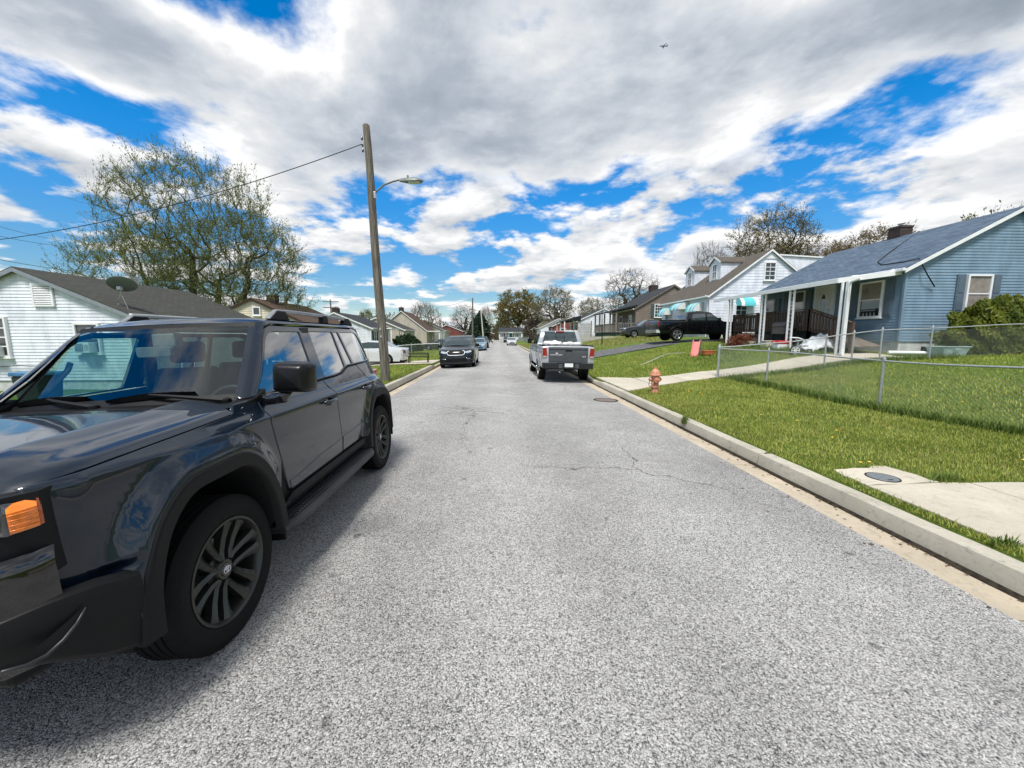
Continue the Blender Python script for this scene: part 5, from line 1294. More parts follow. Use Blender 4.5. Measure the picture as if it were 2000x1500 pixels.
# --- white sedan on the left driveway, tail towards the street
M_WHITEP = mat('white_paint', (.56, .58, .60), .22, 0, var=.03, coat=.9)
def sedan(name, loc, rz, paint, L=4.8, W_=.90, roof=1.45, rims=(M_ALLOY, 7), kind='sedan'):
    if kind == 'sedan':
        prof = [(.12, .22), (.02, .32), (0, .50), (.03, .64), (.15, .74), (.6, .84), (1.25, .92), (1.45, .96), (2.0, 1.28), (2.3, roof-.03), (2.7, roof), (3.3, roof-.03), (3.65, 1.32), (4.15, 1.05), (4.45, 1.02), (L-.12, .99), (L-.03, .92), (L, .65), (L-.03, .40), (L-.1, .27)]
        gl = [(1.78, .98), (2.28, 1.30), (2.7, 1.36), (3.3, 1.33), (3.72, 1.12), (3.80, 1.0)]; ws, rw_ = (1.5, 2.2), (3.5, 4.1)
    else:
        prof = [(.12, .28), (.02, .38), (0, .60), (.03, .78), (.15, .90), (.6, 1.00), (1.15, 1.07), (1.35, 1.10), (1.85, 1.42), (2.15, roof-.04), (2.6, roof), (3.6, roof-.03), (4.1, roof-.10), (L-.18, 1.12), (L-.05, 1.0), (L, .75), (L-.03, .45), (L-.1, .30)]
        gl = [(1.68, 1.12), (2.12, 1.44), (2.6, roof-.13), (3.6, roof-.14), (4.0, 1.30), (4.1, 1.14)]; ws, rw_ = (1.4, 2.05), (4.12, L-.2)
    c = Car(name, loc, rz, prof, L, W_, (.92, L-1.08), .325, .215, .96 if kind == 'sedan' else 1.09, .42, paint, sill=.22, r=.10, ft=.9, fa=.10, rt=.9, ra=.10, bowf=.16, bowr=.12, flare=.015, wheels=rims)
    c.side('side_glass', round_poly(gl, .03, 2), M_CARGLASS); c.pane('windscreen', *ws, M_CARGLASS, qmax=.9, zmin=.97); c.pane('rear_window', *rw_, M_CARGLASS, qmax=.88, zmin=1.06)
    c.shutline([(1.55, .3), (1.5, .92)]); c.shutline([(2.72, .3), (2.70, 1.0)]); c.shutline([(3.55, .72), (3.6, .95)])
    c.mirror(1.85, .97 if kind == 'sedan' else 1.1, paint, (.17, .10, .12)); c.handle(2.5, .86, paint); c.handle(3.4, .87, paint)
    hl_ = .62 if kind == 'sedan' else .76
    c.end('headlight', round_poly([(.45, hl_), (.74, hl_+.03), (.72, hl_+.13), (.45, hl_+.09)], .02, 2), M_LAMPW, mirror=True)
    c.end('grille', round_poly([(-.36, hl_-.08), (.36, hl_-.08), (.38, hl_+.05), (-.38, hl_+.05)], .03, 2), M_BLACKP); c.end('lower_grille', [(-.55, .34), (.55, .34), (.50, .46), (-.50, .46)], M_BLACKP)
    c.end('tail_light', round_poly([(.46, .70), (.76, .72), (.74, .88), (.48, .87)], .03, 2), M_RED, False, mirror=True)
    c.end('number_plate', [(-.16, .52), (.16, .52), (.16, .66), (-.16, .66)], M_PLATE, False); return c
wsd = sedan('parked_sedan', (-10.35, 23.9, gz(-8, 23.9)+.04), -math.pi/2, M_WHITEP, L=4.85, W_=.91); wsd.root.rotation_euler = (0, 0, math.pi/2)
wsd.root.location = (-10.35, 23.9, gz(-8, 23.9)+.06); wsd.root.rotation_euler = (0, 0, -math.pi/2)
tag(wsd.root, 'white sedan parked crosswise on the driveway behind the wooden pole', 'sedan')
M_LBLUE = mat('light_blue_paint', (.20, .34, .46), .25, .3, var=.05, coat=.9)
c = sedan('parked_sedan', (-2.25, 44.6, 0), 0, M_LBLUE, L=4.6, W_=.89, roof=1.50); c.root.rotation_euler = (0, -.036, 0); c.root.location.z = -.026; tag(c.root, 'light blue car parked behind the dark minivan', 'car')
c = sedan('parked_suv', (-2.2, 54.0, 0), 0, M_BLKP, L=4.6, W_=.92, roof=1.66, kind='suv'); c.root.rotation_euler = (0, -.036, 0); c.root.location.z = -.026; tag(c.root, 'dark SUV parked beyond the light blue car', 'SUV')
c = sedan('parked_sedan', (2.55, 69.0, 0), 0, M_WHITEP, L=4.6, W_=.88, roof=1.45); tag(c.root, 'small white car parked far up the street before the white end house', 'car')
c = sedan('parked_suv', (1.0, 96, 0), 0, M_BLKP, L=4.6, W_=.9, roof=1.6, kind='suv'); tag(c.root, 'tiny dark car at the far end of the street', 'car'); c.root.location.x = 2.4
M_GREYP = mat('grey_paint', (.045, .05, .055), .25, .2, var=.1, coat=1)
c = sedan('parked_suv', (11.3, 36.0, gz(13, 36)+.03), math.pi/2, M_GREYP, L=4.6, W_=.93, roof=1.65, kind='suv'); c.root.rotation_euler = (0, 0, -math.pi/2+math.pi*.0)
c.root.location = (11.6, 36.0, gz(13, 36)+.03); c.root.rotation_euler = (0, 0, -math.pi/2); tag(c.root, 'dark grey crossover parked behind the black pickup beside the brown house', 'SUV')
c = sedan('parked_sedan', (-9.6, 49.5, gz(-10, 49)+.03), math.pi/2, M_GREYP, L=4.6, W_=.9); c.root.rotation_euler = (0, 0, -math.pi/2); tag(c.root, 'dark car parked behind the low fence beside the round dark shrub', 'car')
# ------------------------------------------------------------------ houses
def siding_mat(name, col, rough=.5): return mat(name, col, rough, var=.13, scale=1.6, bump=.08, bscale=60, streak=(1.6, 1.6, .6), spec=.4)
M_SWHITE = siding_mat('white_siding', (.70, .73, .80)); M_SBLUE = siding_mat('blue_siding', (.172, .262, .350)); M_SCREAM = siding_mat('cream_siding', (.62, .56, .42)); M_SBROWN = siding_mat('brown_siding', (.19, .155, .13))
M_SBEIGE = siding_mat('beige_siding', (.42, .38, .32))
M_TRIM = mat('white_trim', (.78, .79, .80), .45, var=.05, scale=3); M_PANE = mat('window_pane', (.020, .026, .032), .05, var=.5, scale=1.5, coat=1.0, spec=.8)
M_FOUND = mat('painted_block', (.52, .53, .52), .9, var=.18, scale=4, bump=.5, bscale=40); M_BLIND = mat('window_shade', (.23, .205, .18), .8, var=.2, scale=4)
M_RGREY = shingle_mat('grey_shingles', (.050, .050, .046), (.072, .072, .066), (.055, .062, .042)); M_RBLUE = shingle_mat('slate_blue_shingles', (.060, .092, .138), (.130, .180, .245), (.095, .130, .180))
M_RBROWN = shingle_mat('brown_shingles', (.085, .055, .040), (.11, .075, .055), (.075, .055, .04)); M_RTAUPE = shingle_mat('taupe_shingles', (.105, .090, .075), (.135, .12, .10), (.09, .08, .07)); M_RDARK = shingle_mat('dark_shingles', (.032, .036, .042), (.05, .055, .062), (.04, .045, .05))
M_BRICK = mat('chimney_brick', (.055, .038, .034), .9, var=.35, scale=9, bump=.6, bscale=30); M_BRICKW = mat('whitewashed_brick', (.50, .48, .45), .9, var=.3, scale=9, bump=.6, bscale=30)
M_SHUT = mat('teal_shutter', (.045, .085, .095), .55, var=.1); M_SHUTB = mat('blue_shutter', (.085, .125, .165), .5, var=.08); M_DOORW = mat('white_door', (.70, .70, .68), .5, var=.05)

class House:
    """axis-aligned house; the ridge runs along the street (Y).  x0 = street front, x1 = back, y0 = end facing the camera, y1 = far end"""
    def __init__(s, name, label, x0, x1, y0, y1, zb, ze, zr, sid, roofm, course=.125, pieces=False, over=.28, found=.45, rake=M_TRIM, group=None, near='y0', simple=False, chim=None):
        s.root = empty(name, ((x0+x1)/2, (y0+y1)/2, zb-found)); s.o = Vector(s.root.location); tag(s.root, label, 'house', group)
        s.x0, s.x1, s.y0, s.y1, s.zb, s.ze, s.zr = x0, x1, y0, y1, zb, ze, zr; s.sid = sid; s.course = course; s.pieces = pieces
        s.front = 1 if x1 > x0 else -1          # house body extends towards +x (right side) or -x (left side)
        s.wall(found); s.roof(roofm, over, rake)
    def L(s, p): return (p[0]-s.o.x, p[1]-s.o.y, p[2]-s.o.z)
    def mb(s, m_, name, mat_, parent=None, **k):
        m_.v = [s.L(v) for v in m_.v]; return m_.build(name, mat_, parent or s.root, **k)
    def wall(s, found):
        xl, xh = min(s.x0, s.x1), max(s.x0, s.x1); xm = (xl+xh)/2; d = .03
        m_ = MB(); m_.prism([(xl+d, s.zb), (xh-d, s.zb), (xh-d, s.ze), (xm, s.zr-.06), (xl+d, s.ze)], s.y0+d, s.y1-d, 'y'); s.mb(m_, 'wall', s.sid)
        f = MB(); f.box((xl+.05, s.y0+.05, s.zb-found-.4), (xh-.05, s.y1-.05, s.zb+.002)); s.mb(f, 'foundation', M_FOUND)
        # lap siding on the visible faces: gable end y0 and street front x0
        def board(a0, a1, b0, b1, z, h, face, m_):
            """one clapboard: bottom edge a0..a1, top edge b0..b1"""
            t0, t1 = .026, .008; n = len(m_.v)
            for (u, zz, t) in ((a0, z, 0), (a1, z, 0), (a0, z, t0), (a1, z, t0), (b0, z+h, t1), (b1, z+h, t1), (b0, z+h, 0), (b1, z+h, 0)):
                if face == 'g': m_.v.append((u, s.y0+d-t, zz))
                else: m_.v.append((s.x0+s.front*(d-t), u, zz))
            m_.f += [tuple(n+i for i in q) for q in ((0, 1, 3, 2), (2, 3, 5, 4), (4, 5, 7, 6), (0, 2, 4, 6), (1, 7, 5, 3))]
        jobs = []
        z = s.zb
        while z < s.zr-.09:
            h = min(s.course, s.zr-.08-z)
            def span(zz):
                if zz <= s.ze: return xl, xh
                k = (zz-s.ze)/(s.zr-s.ze); return xl+(xm-xl)*k, xh-(xh-xm)*k
            a = span(z); b = span(z+h); jobs.append((a[0], a[1], b[0], b[1], z, h, 'g')); z += s.course
        z = s.zb
        while z < s.ze-.06: jobs.append((s.y0, s.y1, s.y0, s.y1, z, min(s.course, s.ze-.02-z), 'f')); z += s.course
        if s.pieces:
            for j in jobs:
                m_ = MB(); board(*j, m_); s.mb(m_, 'clapboard', s.sid)
        else:
            m_ = MB()
            for j in jobs: board(*j, m_)
            s.mb(m_, 'siding', s.sid)
        for (x, y) in ((s.x0, s.y0),):
            c = MB(); c.box((x-.055 if s.front > 0 else x-.03, y-.03, s.zb), (x+.03 if s.front > 0 else x+.055, y+.055, s.ze-.02)); s.mb(c, 'corner_board', s.sid if s.sid != M_SWHITE else M_TRIM)
    def roof(s, rm, over, rake):
        xl, xh = min(s.x0, s.x1), max(s.x0, s.x1); xm = (xl+xh)/2; k = (s.zr-s.ze)/(xm-xl); th = .10; g_ = .16
        for sg in (-1, 1):
            xe = xm+sg*((xh-xl)/2+over); ze_ = s.zr-k*((xh-xl)/2+over); top = s.zr+th; n_ = MB()
            ya, yb = s.y0-g_, s.y1+g_
            n_.v = [(xe, ya, ze_+th), (xe, yb, ze_+th), (xm, yb, top), (xm, ya, top), (xe, ya, ze_+.02), (xe, yb, ze_+.02), (xm, yb, s.zr+.02), (xm, ya, s.zr+.02)]
            n_.f = [(0, 1, 2, 3), (7, 6, 5, 4), (0, 4, 5, 1), (0, 3, 7, 4), (1, 5, 6, 2)]
            o = s.mb(n_, 'roof', rm); me = o.data; uv = me.uv_layers.new(name='UVMap'); sl_ = math.hypot(1, k)
            for lp in me.loops: v = me.vertices[lp.vertex_index].co; uv.data[lp.index].uv = (v.y, (v.x+(s.o.x-xm))*sl_*sg)
            s.roof_o = o
            if sg == (-1 if s.front > 0 else 1):
                gt = MB(); gx = xe+sg*.05; gt.v = []; gt.prism([(gx-.055, ze_-.01), (gx+.055, ze_-.01), (gx+.065, ze_+.10), (gx-.055, ze_+.10)], ya, yb, 'y'); s.mb(gt, 'gutter', M_TRIM, o, bevel=.012)
                fa = MB(); fa.box((min(xe-sg*.02, xm+sg*((xh-xl)/2-.02)), s.y0+.0, ze_-.0), (max(xe-sg*.02, xm+sg*((xh-xl)/2-.02)), s.y1, ze_+.018)); s.mb(fa, 'soffit', M_TRIM, o)
            rk = MB()
            for y in (ya-.012,): rk.v += [(xe, y, ze_-.08), (xe, y, ze_+.065), (xm, y, s.zr+.065), (xm, y, s.zr-.08), (xe, y+.04, ze_-.08), (xe, y+.04, ze_+.065), (xm, y+.04, s.zr+.065), (xm, y+.04, s.zr-.08)]
            rk.f = [(0, 1, 2, 3), (4, 7, 6, 5), (0, 4, 5, 1), (1, 5, 6, 2), (3, 2, 6, 7), (0, 3, 7, 4)]; s.mb(rk, 'rake_board', rake, o)
        s.k, s.xm = k, xm
    def roof_z(s, x): return s.zr-s.k*abs(x-s.xm)+.10
    def chimney(s, x, y, w_=.55, h=.75, m=M_BRICK, cap=True):
        z = s.roof_z(x); c = MB(); c.box((x-w_/2, y-w_/2, z-.5), (x+w_/2, y+w_/2, z+h)); c.box((x-w_/2-.03, y-w_/2-.03, z+h-.10), (x+w_/2+.03, y+w_/2+.03, z+h-.002)); ch_ = s.mb(c, 'chimney', m, s.roof_o)
        # brick courses as real relief
        b = MB()
        n = int((h-.12)/.075)
        for i in range(n): b.box((x-w_/2-.010, y-w_/2-.010, z+i*.075+.006), (x+w_/2+.010, y+w_/2+.010, z+i*.075+.066))
        s.mb(b, 'brick_courses', m, s.roof_o)
        if cap: p = MB(); p.lathe([(.09, z+h), (.09, z+h+.12), (.14, z+h+.13), (.14, z+h+.15), (.001, z+h+.17)], 12, 'z', (x, y, 0)); s.mb(p, 'flue_cap', M_SILV, s.roof_o)
    def window(s, face, u, z0, w_, h, shutters=None, grid=(1, 2), depth=.09, shade=None, frame=M_TRIM, name='window'):
        """face 'g' (towards the camera) or 'f' (towards the street); u = centre along the wall"""
        def bx(u0, u1, za, zb_, d0, d1):
            if face == 'g': return (u0, s.y0-d1, za), (u1, s.y0-d0, zb_)
            xa, xb = sorted((s.x0-s.front*d0, s.x0-s.front*d1)); return (xa, u0, za), (xb, u1, zb_)
        f = MB(); t = .075
        for a in ((u-w_/2, u+w_/2, z0+h-t, z0+h), (u-w_/2, u-w_/2+t, z0, z0+h-t), (u+w_/2-t, u+w_/2, z0, z0+h-t), (u-w_/2+t, u+w_/2-t, z0, z0+t)): f.box(*bx(*a, -.02, depth))
        wo = s.mb(f, name, frame, bevel=.006)
        sl_ = MB(); sl_.box(*bx(u-w_/2-.04, u+w_/2+.04, z0-.045, z0-.002, -.02, depth+.03)); s.mb(sl_, 'sill', frame, wo, bevel=.006)
        p = MB(); p.box(*bx(u-w_/2+t, u+w_/2-t, z0+t, z0+h-t, -.01, depth-.055)); s.mb(p, 'pane', M_PANE, wo)
        nx, nz = grid; b = MB()
        for i in range(1, nx): uu = u-w_/2+t+(w_-2*t)*i/nx; b.box(*bx(uu-.014, uu+.014, z0+t, z0+h-t, depth-.06, depth-.03))
        for i in range(1, nz): zz = z0+t+(h-2*t)*i/nz; b.box(*bx(u-w_/2+t, u+w_/2-t, zz-.022, zz+.022, depth-.06, depth-.026))
        if b.v: s.mb(b, 'glazing_bar', frame, wo)
        if shade is not None:
            q = MB(); q.box(*bx(u-w_/2+t+.01, u+w_/2-t-.01, z0+t+(h-2*t)*shade, z0+h-t-.005, depth-.05, depth-.046)); s.mb(q, 'shade', M_BLIND, wo)
        if shutters:
            for e in (-1, 1):
                uc = u+e*(w_/2+.22); q = MB(); q.box(*bx(uc-.17, uc+.17, z0, z0+h, -.02, .045)); sh = s.mb(q, 'shutter', shutters, wo, bevel=.006)
                q = MB(); q.box(*bx(uc-.12, uc+.12, z0+.10, z0+h*.46, .04, .058)); q.box(*bx(uc-.12, uc+.12, z0+h*.52, z0+h-.10, .04, .058)); s.mb(q, 'shutter_panel', shutters, sh, bevel=.008)
        return wo
    def downspout(s, y, z0=None):
        x = s.x0-s.front*.07; m_ = MB(); m_.tube([(s.x0-s.front*.28, y, s.ze-.02), (s.x0-s.front*.22, y, s.ze-.15), (x, y, s.ze-.32), (x, y, (z0 or s.zb-.3))], .035, 8); s.mb(m_, 'downspout', M_TRIM, smooth=40)

# ---- white house at the far left
hL = House('siding_house', 'white clapboard house with grey shingle roof and rooftop satellite dish', -13.75, -21.1, 15.0, 22.7, .06, 2.52, 4.10, M_SWHITE, M_RGREY, course=.118, pieces=True, over=.20, found=.36, rake=M_SILV)
hL.window('g', at_y(22, 700, 15.0).x-.45, .92, 1.05, 1.50, grid=(1, 4))
hL.window('g', at_y(178, 690, 15.0).x, 1.05, .92, 1.15, grid=(1, 2)); hL.chimney(-17.9, 19.8, .5, .55, M_BRICKW, True); hL.downspout(15.5)
# slatted gable vent
v0 = at_y(85, 576, 15.0); vm = MB(); vm.box((v0.x-.37, 14.94, v0.z-.42), (v0.x-.30, 15.0, v0.z+.42)); vm.box((v0.x+.30, 14.94, v0.z-.42), (v0.x+.37, 15.0, v0.z+.42)); vm.box((v0.x-.30, 14.94, v0.z+.35), (v0.x+.30, 15.0, v0.z+.42)); vm.box((v0.x-.30, 14.94, v0.z-.42), (v0.x+.30, 15.0, v0.z-.35)); vt = hL.mb(vm, 'gable_vent', M_TRIM)
bb = MB(); bb.box((v0.x-.30, 14.965, v0.z-.35), (v0.x+.30, 14.98, v0.z+.35)); hL.mb(bb, 'vent_back', M_DARK, vt)
for i in range(11):
    sl_ = MB(); z = v0.z-.32+i*.062; sl_.v = [(v0.x-.30, 14.945, z), (v0.x+.30, 14.945, z), (v0.x+.30, 14.963, z+.042), (v0.x-.30, 14.963, z+.042), (v0.x-.30, 14.95, z-.004), (v0.x+.30, 14.95, z-.004), (v0.x+.30, 14.964, z+.036), (v0.x-.30, 14.964, z+.036)]; sl_.f = [(0, 1, 2, 3), (7, 6, 5, 4), (0, 4, 5, 1), (2, 6, 7, 3)]; hL.mb(sl_, 'slat', M_TRIM, vt)
cb_ = MB(); cb_.tube([(-20.5, 14.93, .42), (-19.2, 14.93, .55), (-17.8, 14.93, .62), (-16.6, 14.93, .56)], .012, 5); hL.mb(cb_, 'wall_cable', M_BLACKP)
# window air conditioners
def air_con(x, z, label):
    r_ = empty('air_conditioner', (x, 14.72, z)); tag(r_, label, 'air conditioner'); b = MB(); b.box((-.28, -.06, 0), (.28, .38, .38)); b.build('case', M_TRIM, r_, bevel=.012); g_ = MB(); g_.box((-.22, -.068, .05), (.06, -.058, .33)); gg = g_.build('grille', M_DARK, r_)
    for i in range(8): s_ = MB(); s_.box((-.22, -.074, .055+i*.035), (.06, -.066, .067+i*.035)); s_.build('fin', M_TRIM, gg)
    s_ = MB(); s_.box((.10, -.066, .08), (.25, -.058, .30)); s_.build('side_panel', mat('ac_grey', (.5, .5, .5), .5), r_)
air_con(at_y(22, 700, 15.0).x-.45, .97, 'white window air conditioner in the four pane window of the white house'); air_con(at_y(178, 690, 15.0).x+.02, 1.10, 'white window air conditioner seen through the SUV windscreen')
# satellite dish on the roof edge
dz = hL.roof_z(-15.0); dish = empty('satellite_dish', (-14.35, 15.35, hL.roof_z(-14.35))); dish.scale = (.86, .86, .95); tag(dish, 'grey oval satellite dish on a bent mast on the shingle roof', 'satellite dish')
M_DISH = mat('dish_grey', (.13, .15, .155), .5, var=.1)
m_ = MB(); m_.tube([(0, 0, 0), (-.02, -.02, .10), (.22, -.05, .42), (.22, -.05, .68)], .025, 8); m_.build('mast', M_SILV, dish, smooth=40)
m_ = MB(); m_.tube([(.45, -.05, -.20), (.24, -.05, .36)], .014, 6); m_.build('brace', M_SILV, dish)
m_ = MB(); K = 28
nrm_d = Vector((-.30, .52, .80)).normalized()
for i, (rr, dd) in enumerate(((.001, -.10), (.2, -.088), (.36, -.06), (.47, -.02), (.50, 0.0), (.505, .006), (.49, .012), (.47, -.012), (.36, -.052), (.2, -.08), (.001, -.092))):
    for j in range(K): a = 2*math.pi*j/K; m_.v.append((rr*math.cos(a)*1.0, rr*math.sin(a)*.88, dd))
for i in range(10):
    for j in range(K): m_.f.append((i*K+j, i*K+(j+1) % K, (i+1)*K+(j+1) % K, (i+1)*K+j))
q = m_.build('reflector', M_DISH, dish, smooth=True); q.rotation_euler = nrm_d.to_track_quat('Z', 'Y').to_euler(); q.location = (.24, .02, .82)
m_ = MB(); m_.box((.14, -.16, .58), (.30, -.02, .72)); m_.build('bracket', M_SILV, dish, bevel=.01)
m_ = MB(); m_.tube([(.2, -.02, .70), (.10, .35, .62), (-.02, .62, .98)], .014, 6); m_.build('feed_arm', M_SILV, dish)
# ---- rest of the left row
h2 = House('siding_house', 'cream clapboard house with brown roof behind the white house', -13.75, -21.1, 28.4, 36.2, .10, 2.62, 4.30, M_SCREAM, M_RBROWN, course=.16, over=.25, rake=M_RBROWN); h2.chimney(-17.0, 30.3, .6, .55)
vw = h2.window('g', at_y(505, 610, 28.4).x-.1, 3.15, .55, .62, grid=(1, 1)); h2.window('f', 30.5, 1.0, 1.0, 1.2); h2.window('f', 34, 1.0, 1.0, 1.2)
h3 = House('siding_house', 'white house with dark grey roof and black shutters behind the white sedan', -13.6, -21.0, 42.0, 49.5, .10, 2.60, 4.15, M_SWHITE, M_RDARK, course=.16, over=.3); h3.chimney(-17.6, 43.2, .6, .6, M_BRICK)
for y in (43.4, 45.2, 47.5): h3.window('f', y, .95, .9, 1.3, shutters=M_BLACKP)
m_ = MB(); m_.box((-13.5, 44.4, 2.50), (-12.0, 48.2, 2.62)); h3.mb(m_, 'porch_roof', M_TRIM)
for y in (44.5, 48.1): m_ = MB(); m_.box((-12.12, y-.05, -.2), (-12.02, y+.05, 2.5)); h3.mb(m_, 'porch_post', M_TRIM)
h4 = House('siding_house', 'pale grey roofed house behind the round dark shrub', -13.4, -21.0, 55.6, 63.2, .15, 2.62, 4.25, M_SBEIGE, M_RGREY, course=.18, over=.3); h4.window('f', 58, 1.0, 1.0, 1.2)
h5 = House('siding_house', 'beige house with steep brown roof and tall chimney beyond the round shrub', -12.5, -21.0, 68.5, 77.5, .2, 2.7, 6.0, M_SBEIGE, M_RBROWN, course=.2, over=.35); h5.chimney(-16.9, 69.3, .7, .7)
for y in (70.5, 74.5): h5.window('f', y, 1.0, 1.1, 1.2)
m_ = MB(); m_.box((-12.4, 69, 2.45), (-10.2, 77, 2.6)); h5.mb(m_, 'porch_roof', M_TRIM)
for y in (69.2, 73, 76.8): m_ = MB(); m_.box((-10.4, y-.07, -.2), (-10.26, y+.07, 2.45)); h5.mb(m_, 'porch_post', M_TRIM)
h6 = House('siding_house', 'small pale grey house beyond the brown roofed house', -11.5, -19.5, 84, 92, .25, 2.9, 4.7, siding_mat('pale_grey_siding', (.50, .50, .48)), M_RGREY, course=.25, over=.3)
h6.window('f', 87, 1.0, 1.0, 1.2)
h7 = House('brick_house', 'low dark red house far off between the pole and the bare tree', -9.5, -17.5, 104, 113, .3, 3.0, 4.6, mat('dark_red_brick', (.16, .05, .045), .9, var=.3, scale=3), M_RDARK, course=.3, over=.3)
h7.window('f', 107, 1.2, 1.2, 1.2); h7.window('f', 110.5, 1.2, 1.2, 1.2)

# ---- blue house on the right
bh = House('siding_house', 'blue clapboard house with slate blue roof and white posted porch', 15.9, 24.3, 14.75, 23.1, 1.50, 4.34, 6.55, M_SBLUE, M_RBLUE, course=.112, pieces=True, over=.24, found=.55)
gx = at_y(1904, 580, 14.75); bh.window('g', gx.x+.05, 2.62, 1.02, 1.48, shutters=M_SHUTB, shade=.02)
y_ = at_x(1703, 580, 15.9).y; bh.window('f', y_, 2.48, 1.05, 1.52, shutters=M_SHUTB, shade=.5)
bh.window('f', at_x(1556, 610, 15.9).y, 2.3, 1.1, 1.75, shutters=M_SHUTB); bh.window('f', 22.2, 2.5, .8, 1.3, shutters=M_SHUTB)
bh.chimney(20.3, at_x(1757, 462, 20.3).y, .62, .62, M_BRICK)
# front door with an oval light
yd = at_x(1612, 590, 15.9).y; d_ = MB(); d_.box((15.80, yd-.46, 2.02), (15.88, yd+.46, 4.02)); dr = bh.mb(d_, 'door', M_DOORW, bevel=.008)
f_ = MB()
for a in ((yd-.56, yd-.46, 2.0, 4.12), (yd+.46, yd+.56, 2.0, 4.12), (yd-.46, yd+.46, 4.02, 4.12)): f_.box((15.78, a[0], a[2]), (15.9, a[1], a[3]))
bh.mb(f_, 'door_frame', M_TRIM, dr)
ov = MB(); K = 24
ov.v = [(15.795, yd+.17*math.cos(6.2832*j/K), 3.2+.52*math.sin(6.2832*j/K)) for j in range(K)]; ov.f = [tuple(range(K))]; bh.mb(ov, 'door_light', M_PANE, dr)
ov = MB(); ov.tube([(15.79, yd+.185*math.cos(6.2832*j/K), 3.2+.535*math.sin(6.2832*j/K)) for j in range(K+1)], .022, 6, cap=False); bh.mb(ov, 'light_surround', M_TRIM, dr, smooth=True)
ov = MB(); ov.lathe([(.001, 0), (.03, .0), (.03, .03), (.001, .045)], 10, 'z'); ov.v = [(15.79-c, yd-.38+a, 2.95+b) for a, b, c in ov.v]; bh.mb(ov, 'door_knob', M_SILV, dr)
# porch awning on white posts
aw = empty('porch_awning', (13.5, 18.8, gz(13.5, 18.8))); tag(aw, 'flat white metal porch awning on paired posts along the blue house front', 'porch awning')
def awm(m_, name, mat_, parent=None, **k):
    o = Vector(aw.location); m_.v = [(a-o.x, b-o.y, c-o.z) for a, b, c in m_.v]; return m_.build(name, mat_, parent or aw, **k)
AX = 13.35; ay0, ay1 = 14.95, 23.6; zi, zo = 4.18, 3.86
m_ = MB(); m_.v = [(AX, ay0, zo), (AX, ay1, zo), (15.86, ay1, zi), (15.86, ay0, zi), (AX, ay0, zo+.05), (AX, ay1, zo+.05), (15.86, ay1, zi+.05), (15.86, ay0, zi+.05)]; m_.f = [(0, 1, 2, 3), (4, 7, 6, 5), (0, 4, 5, 1), (1, 5, 6, 2), (2, 6, 7, 3), (0, 3, 7, 4)]; deck = awm(m_, 'deck', M_TRIM)
m_ = MB(); m_.box((AX-.06, ay0-.02, zo-.09), (AX-.005, ay1+.02, zo+.10)); awm(m_, 'fascia', M_TRIM, bevel=.012)
m_ = MB(); m_.v = [(AX-.05, ay0-.06, zo-.09), (AX-.05, ay0-.005, zo-.09), (15.86, ay0-.005, zi-.07), (15.86, ay0-.06, zi-.07), (AX-.05, ay0-.06, zo+.10), (AX-.05, ay0-.005, zo+.10), (15.86, ay0-.005, zi+.10), (15.86, ay0-.06, zi+.10)]; m_.f = [(0, 1, 2, 3), (4, 7, 6, 5), (0, 4, 5, 1), (1, 5, 6, 2), (2, 6, 7, 3), (0, 3, 7, 4)]; awm(m_, 'end_fascia', M_TRIM)
for px in (1424, 1488, 1542, 1643):
    y = at_x(px, 640, AX+.06).y
    for e in (-.13, .13):
        m_ = MB(); w2 = .035 if px != 1643 or e > 0 else .06; m_.box((AX+.06-w2, y+e-w2, gz(AX, y)-.1), (AX+.06+w2, y+e+w2, zo-.06)); awm(m_, 'post', M_TRIM, bevel=.008)
    m_ = MB()
    for k in range(7):
        z = gz(AX, y)+.3+k*.36; m_.tube([(AX+.06, y-.10+.2*(0.5+.5*math.cos(6.2832*j/10)), z+.10*math.sin(6.2832*j/10)) for j in range(11)], .008, 4, cap=False)
    if px != 1643: awm(m_, 'scroll_work', M_TRIM, smooth=True)
yl = at_x(1643, 640, AX+.06).y
m_ = MB(); m_.tube([(AX-.03, yl-.7, zo-.04), (AX-.02, yl-.30, zo-.12), (AX-.02, yl-.24, zo-.25), (AX-.02, yl-.22, gz(AX, yl)+.1)], .04, 8); awm(m_, 'downspout', M_TRIM, smooth=40)
yl = at_x(1424, 640, AX).y; m_ = MB(); m_.tube([(AX-.03, yl+.55, zo-.02), (AX-.03, yl+.2, zo-.12), (AX-.03, yl+.16, zo-.25), (AX-.03, yl+.16, gz(AX, yl))], .035, 8); awm(m_, 'downspout', M_TRIM, smooth=40)
m_ = MB(); m_.tube([(15.6, 15.0, 4.30), (15.45, 15.0, 4.18), (14.9, 14.99, 4.11), (13.9, 14.98, 4.02)], .045, 8); bh.mb(m_, 'downspout', M_TRIM, smooth=40)
# utility cable sagging over the roof edge
m_ = MB(); a = bh.roof_z(18.5); m_.tube([(20.2, 18.4, bh.roof_z(20.1)+.03), (18.2, 17.6, bh.roof_z(18.2)+.02), (16.9, 17.0, bh.roof_z(16.9)+.015), (16.4, 16.3, bh.roof_z(16.4)+.02), (16.3, 15.4, bh.roof_z(16.3)+.02), (16.25, 14.7, bh.roof_z(16.25)+.06), (16.5, 14.55, 4.05), (17.0, 14.68, 3.62)], .022, 6); bh.mb(m_, 'roof_cable', M_BLACKP, smooth=True)
m_ = MB(); m_.box((16.9, 14.66, 1.02), (17.35, 14.79, 1.30)); bh.mb(m_, 'foundation_vent', M_DARK)
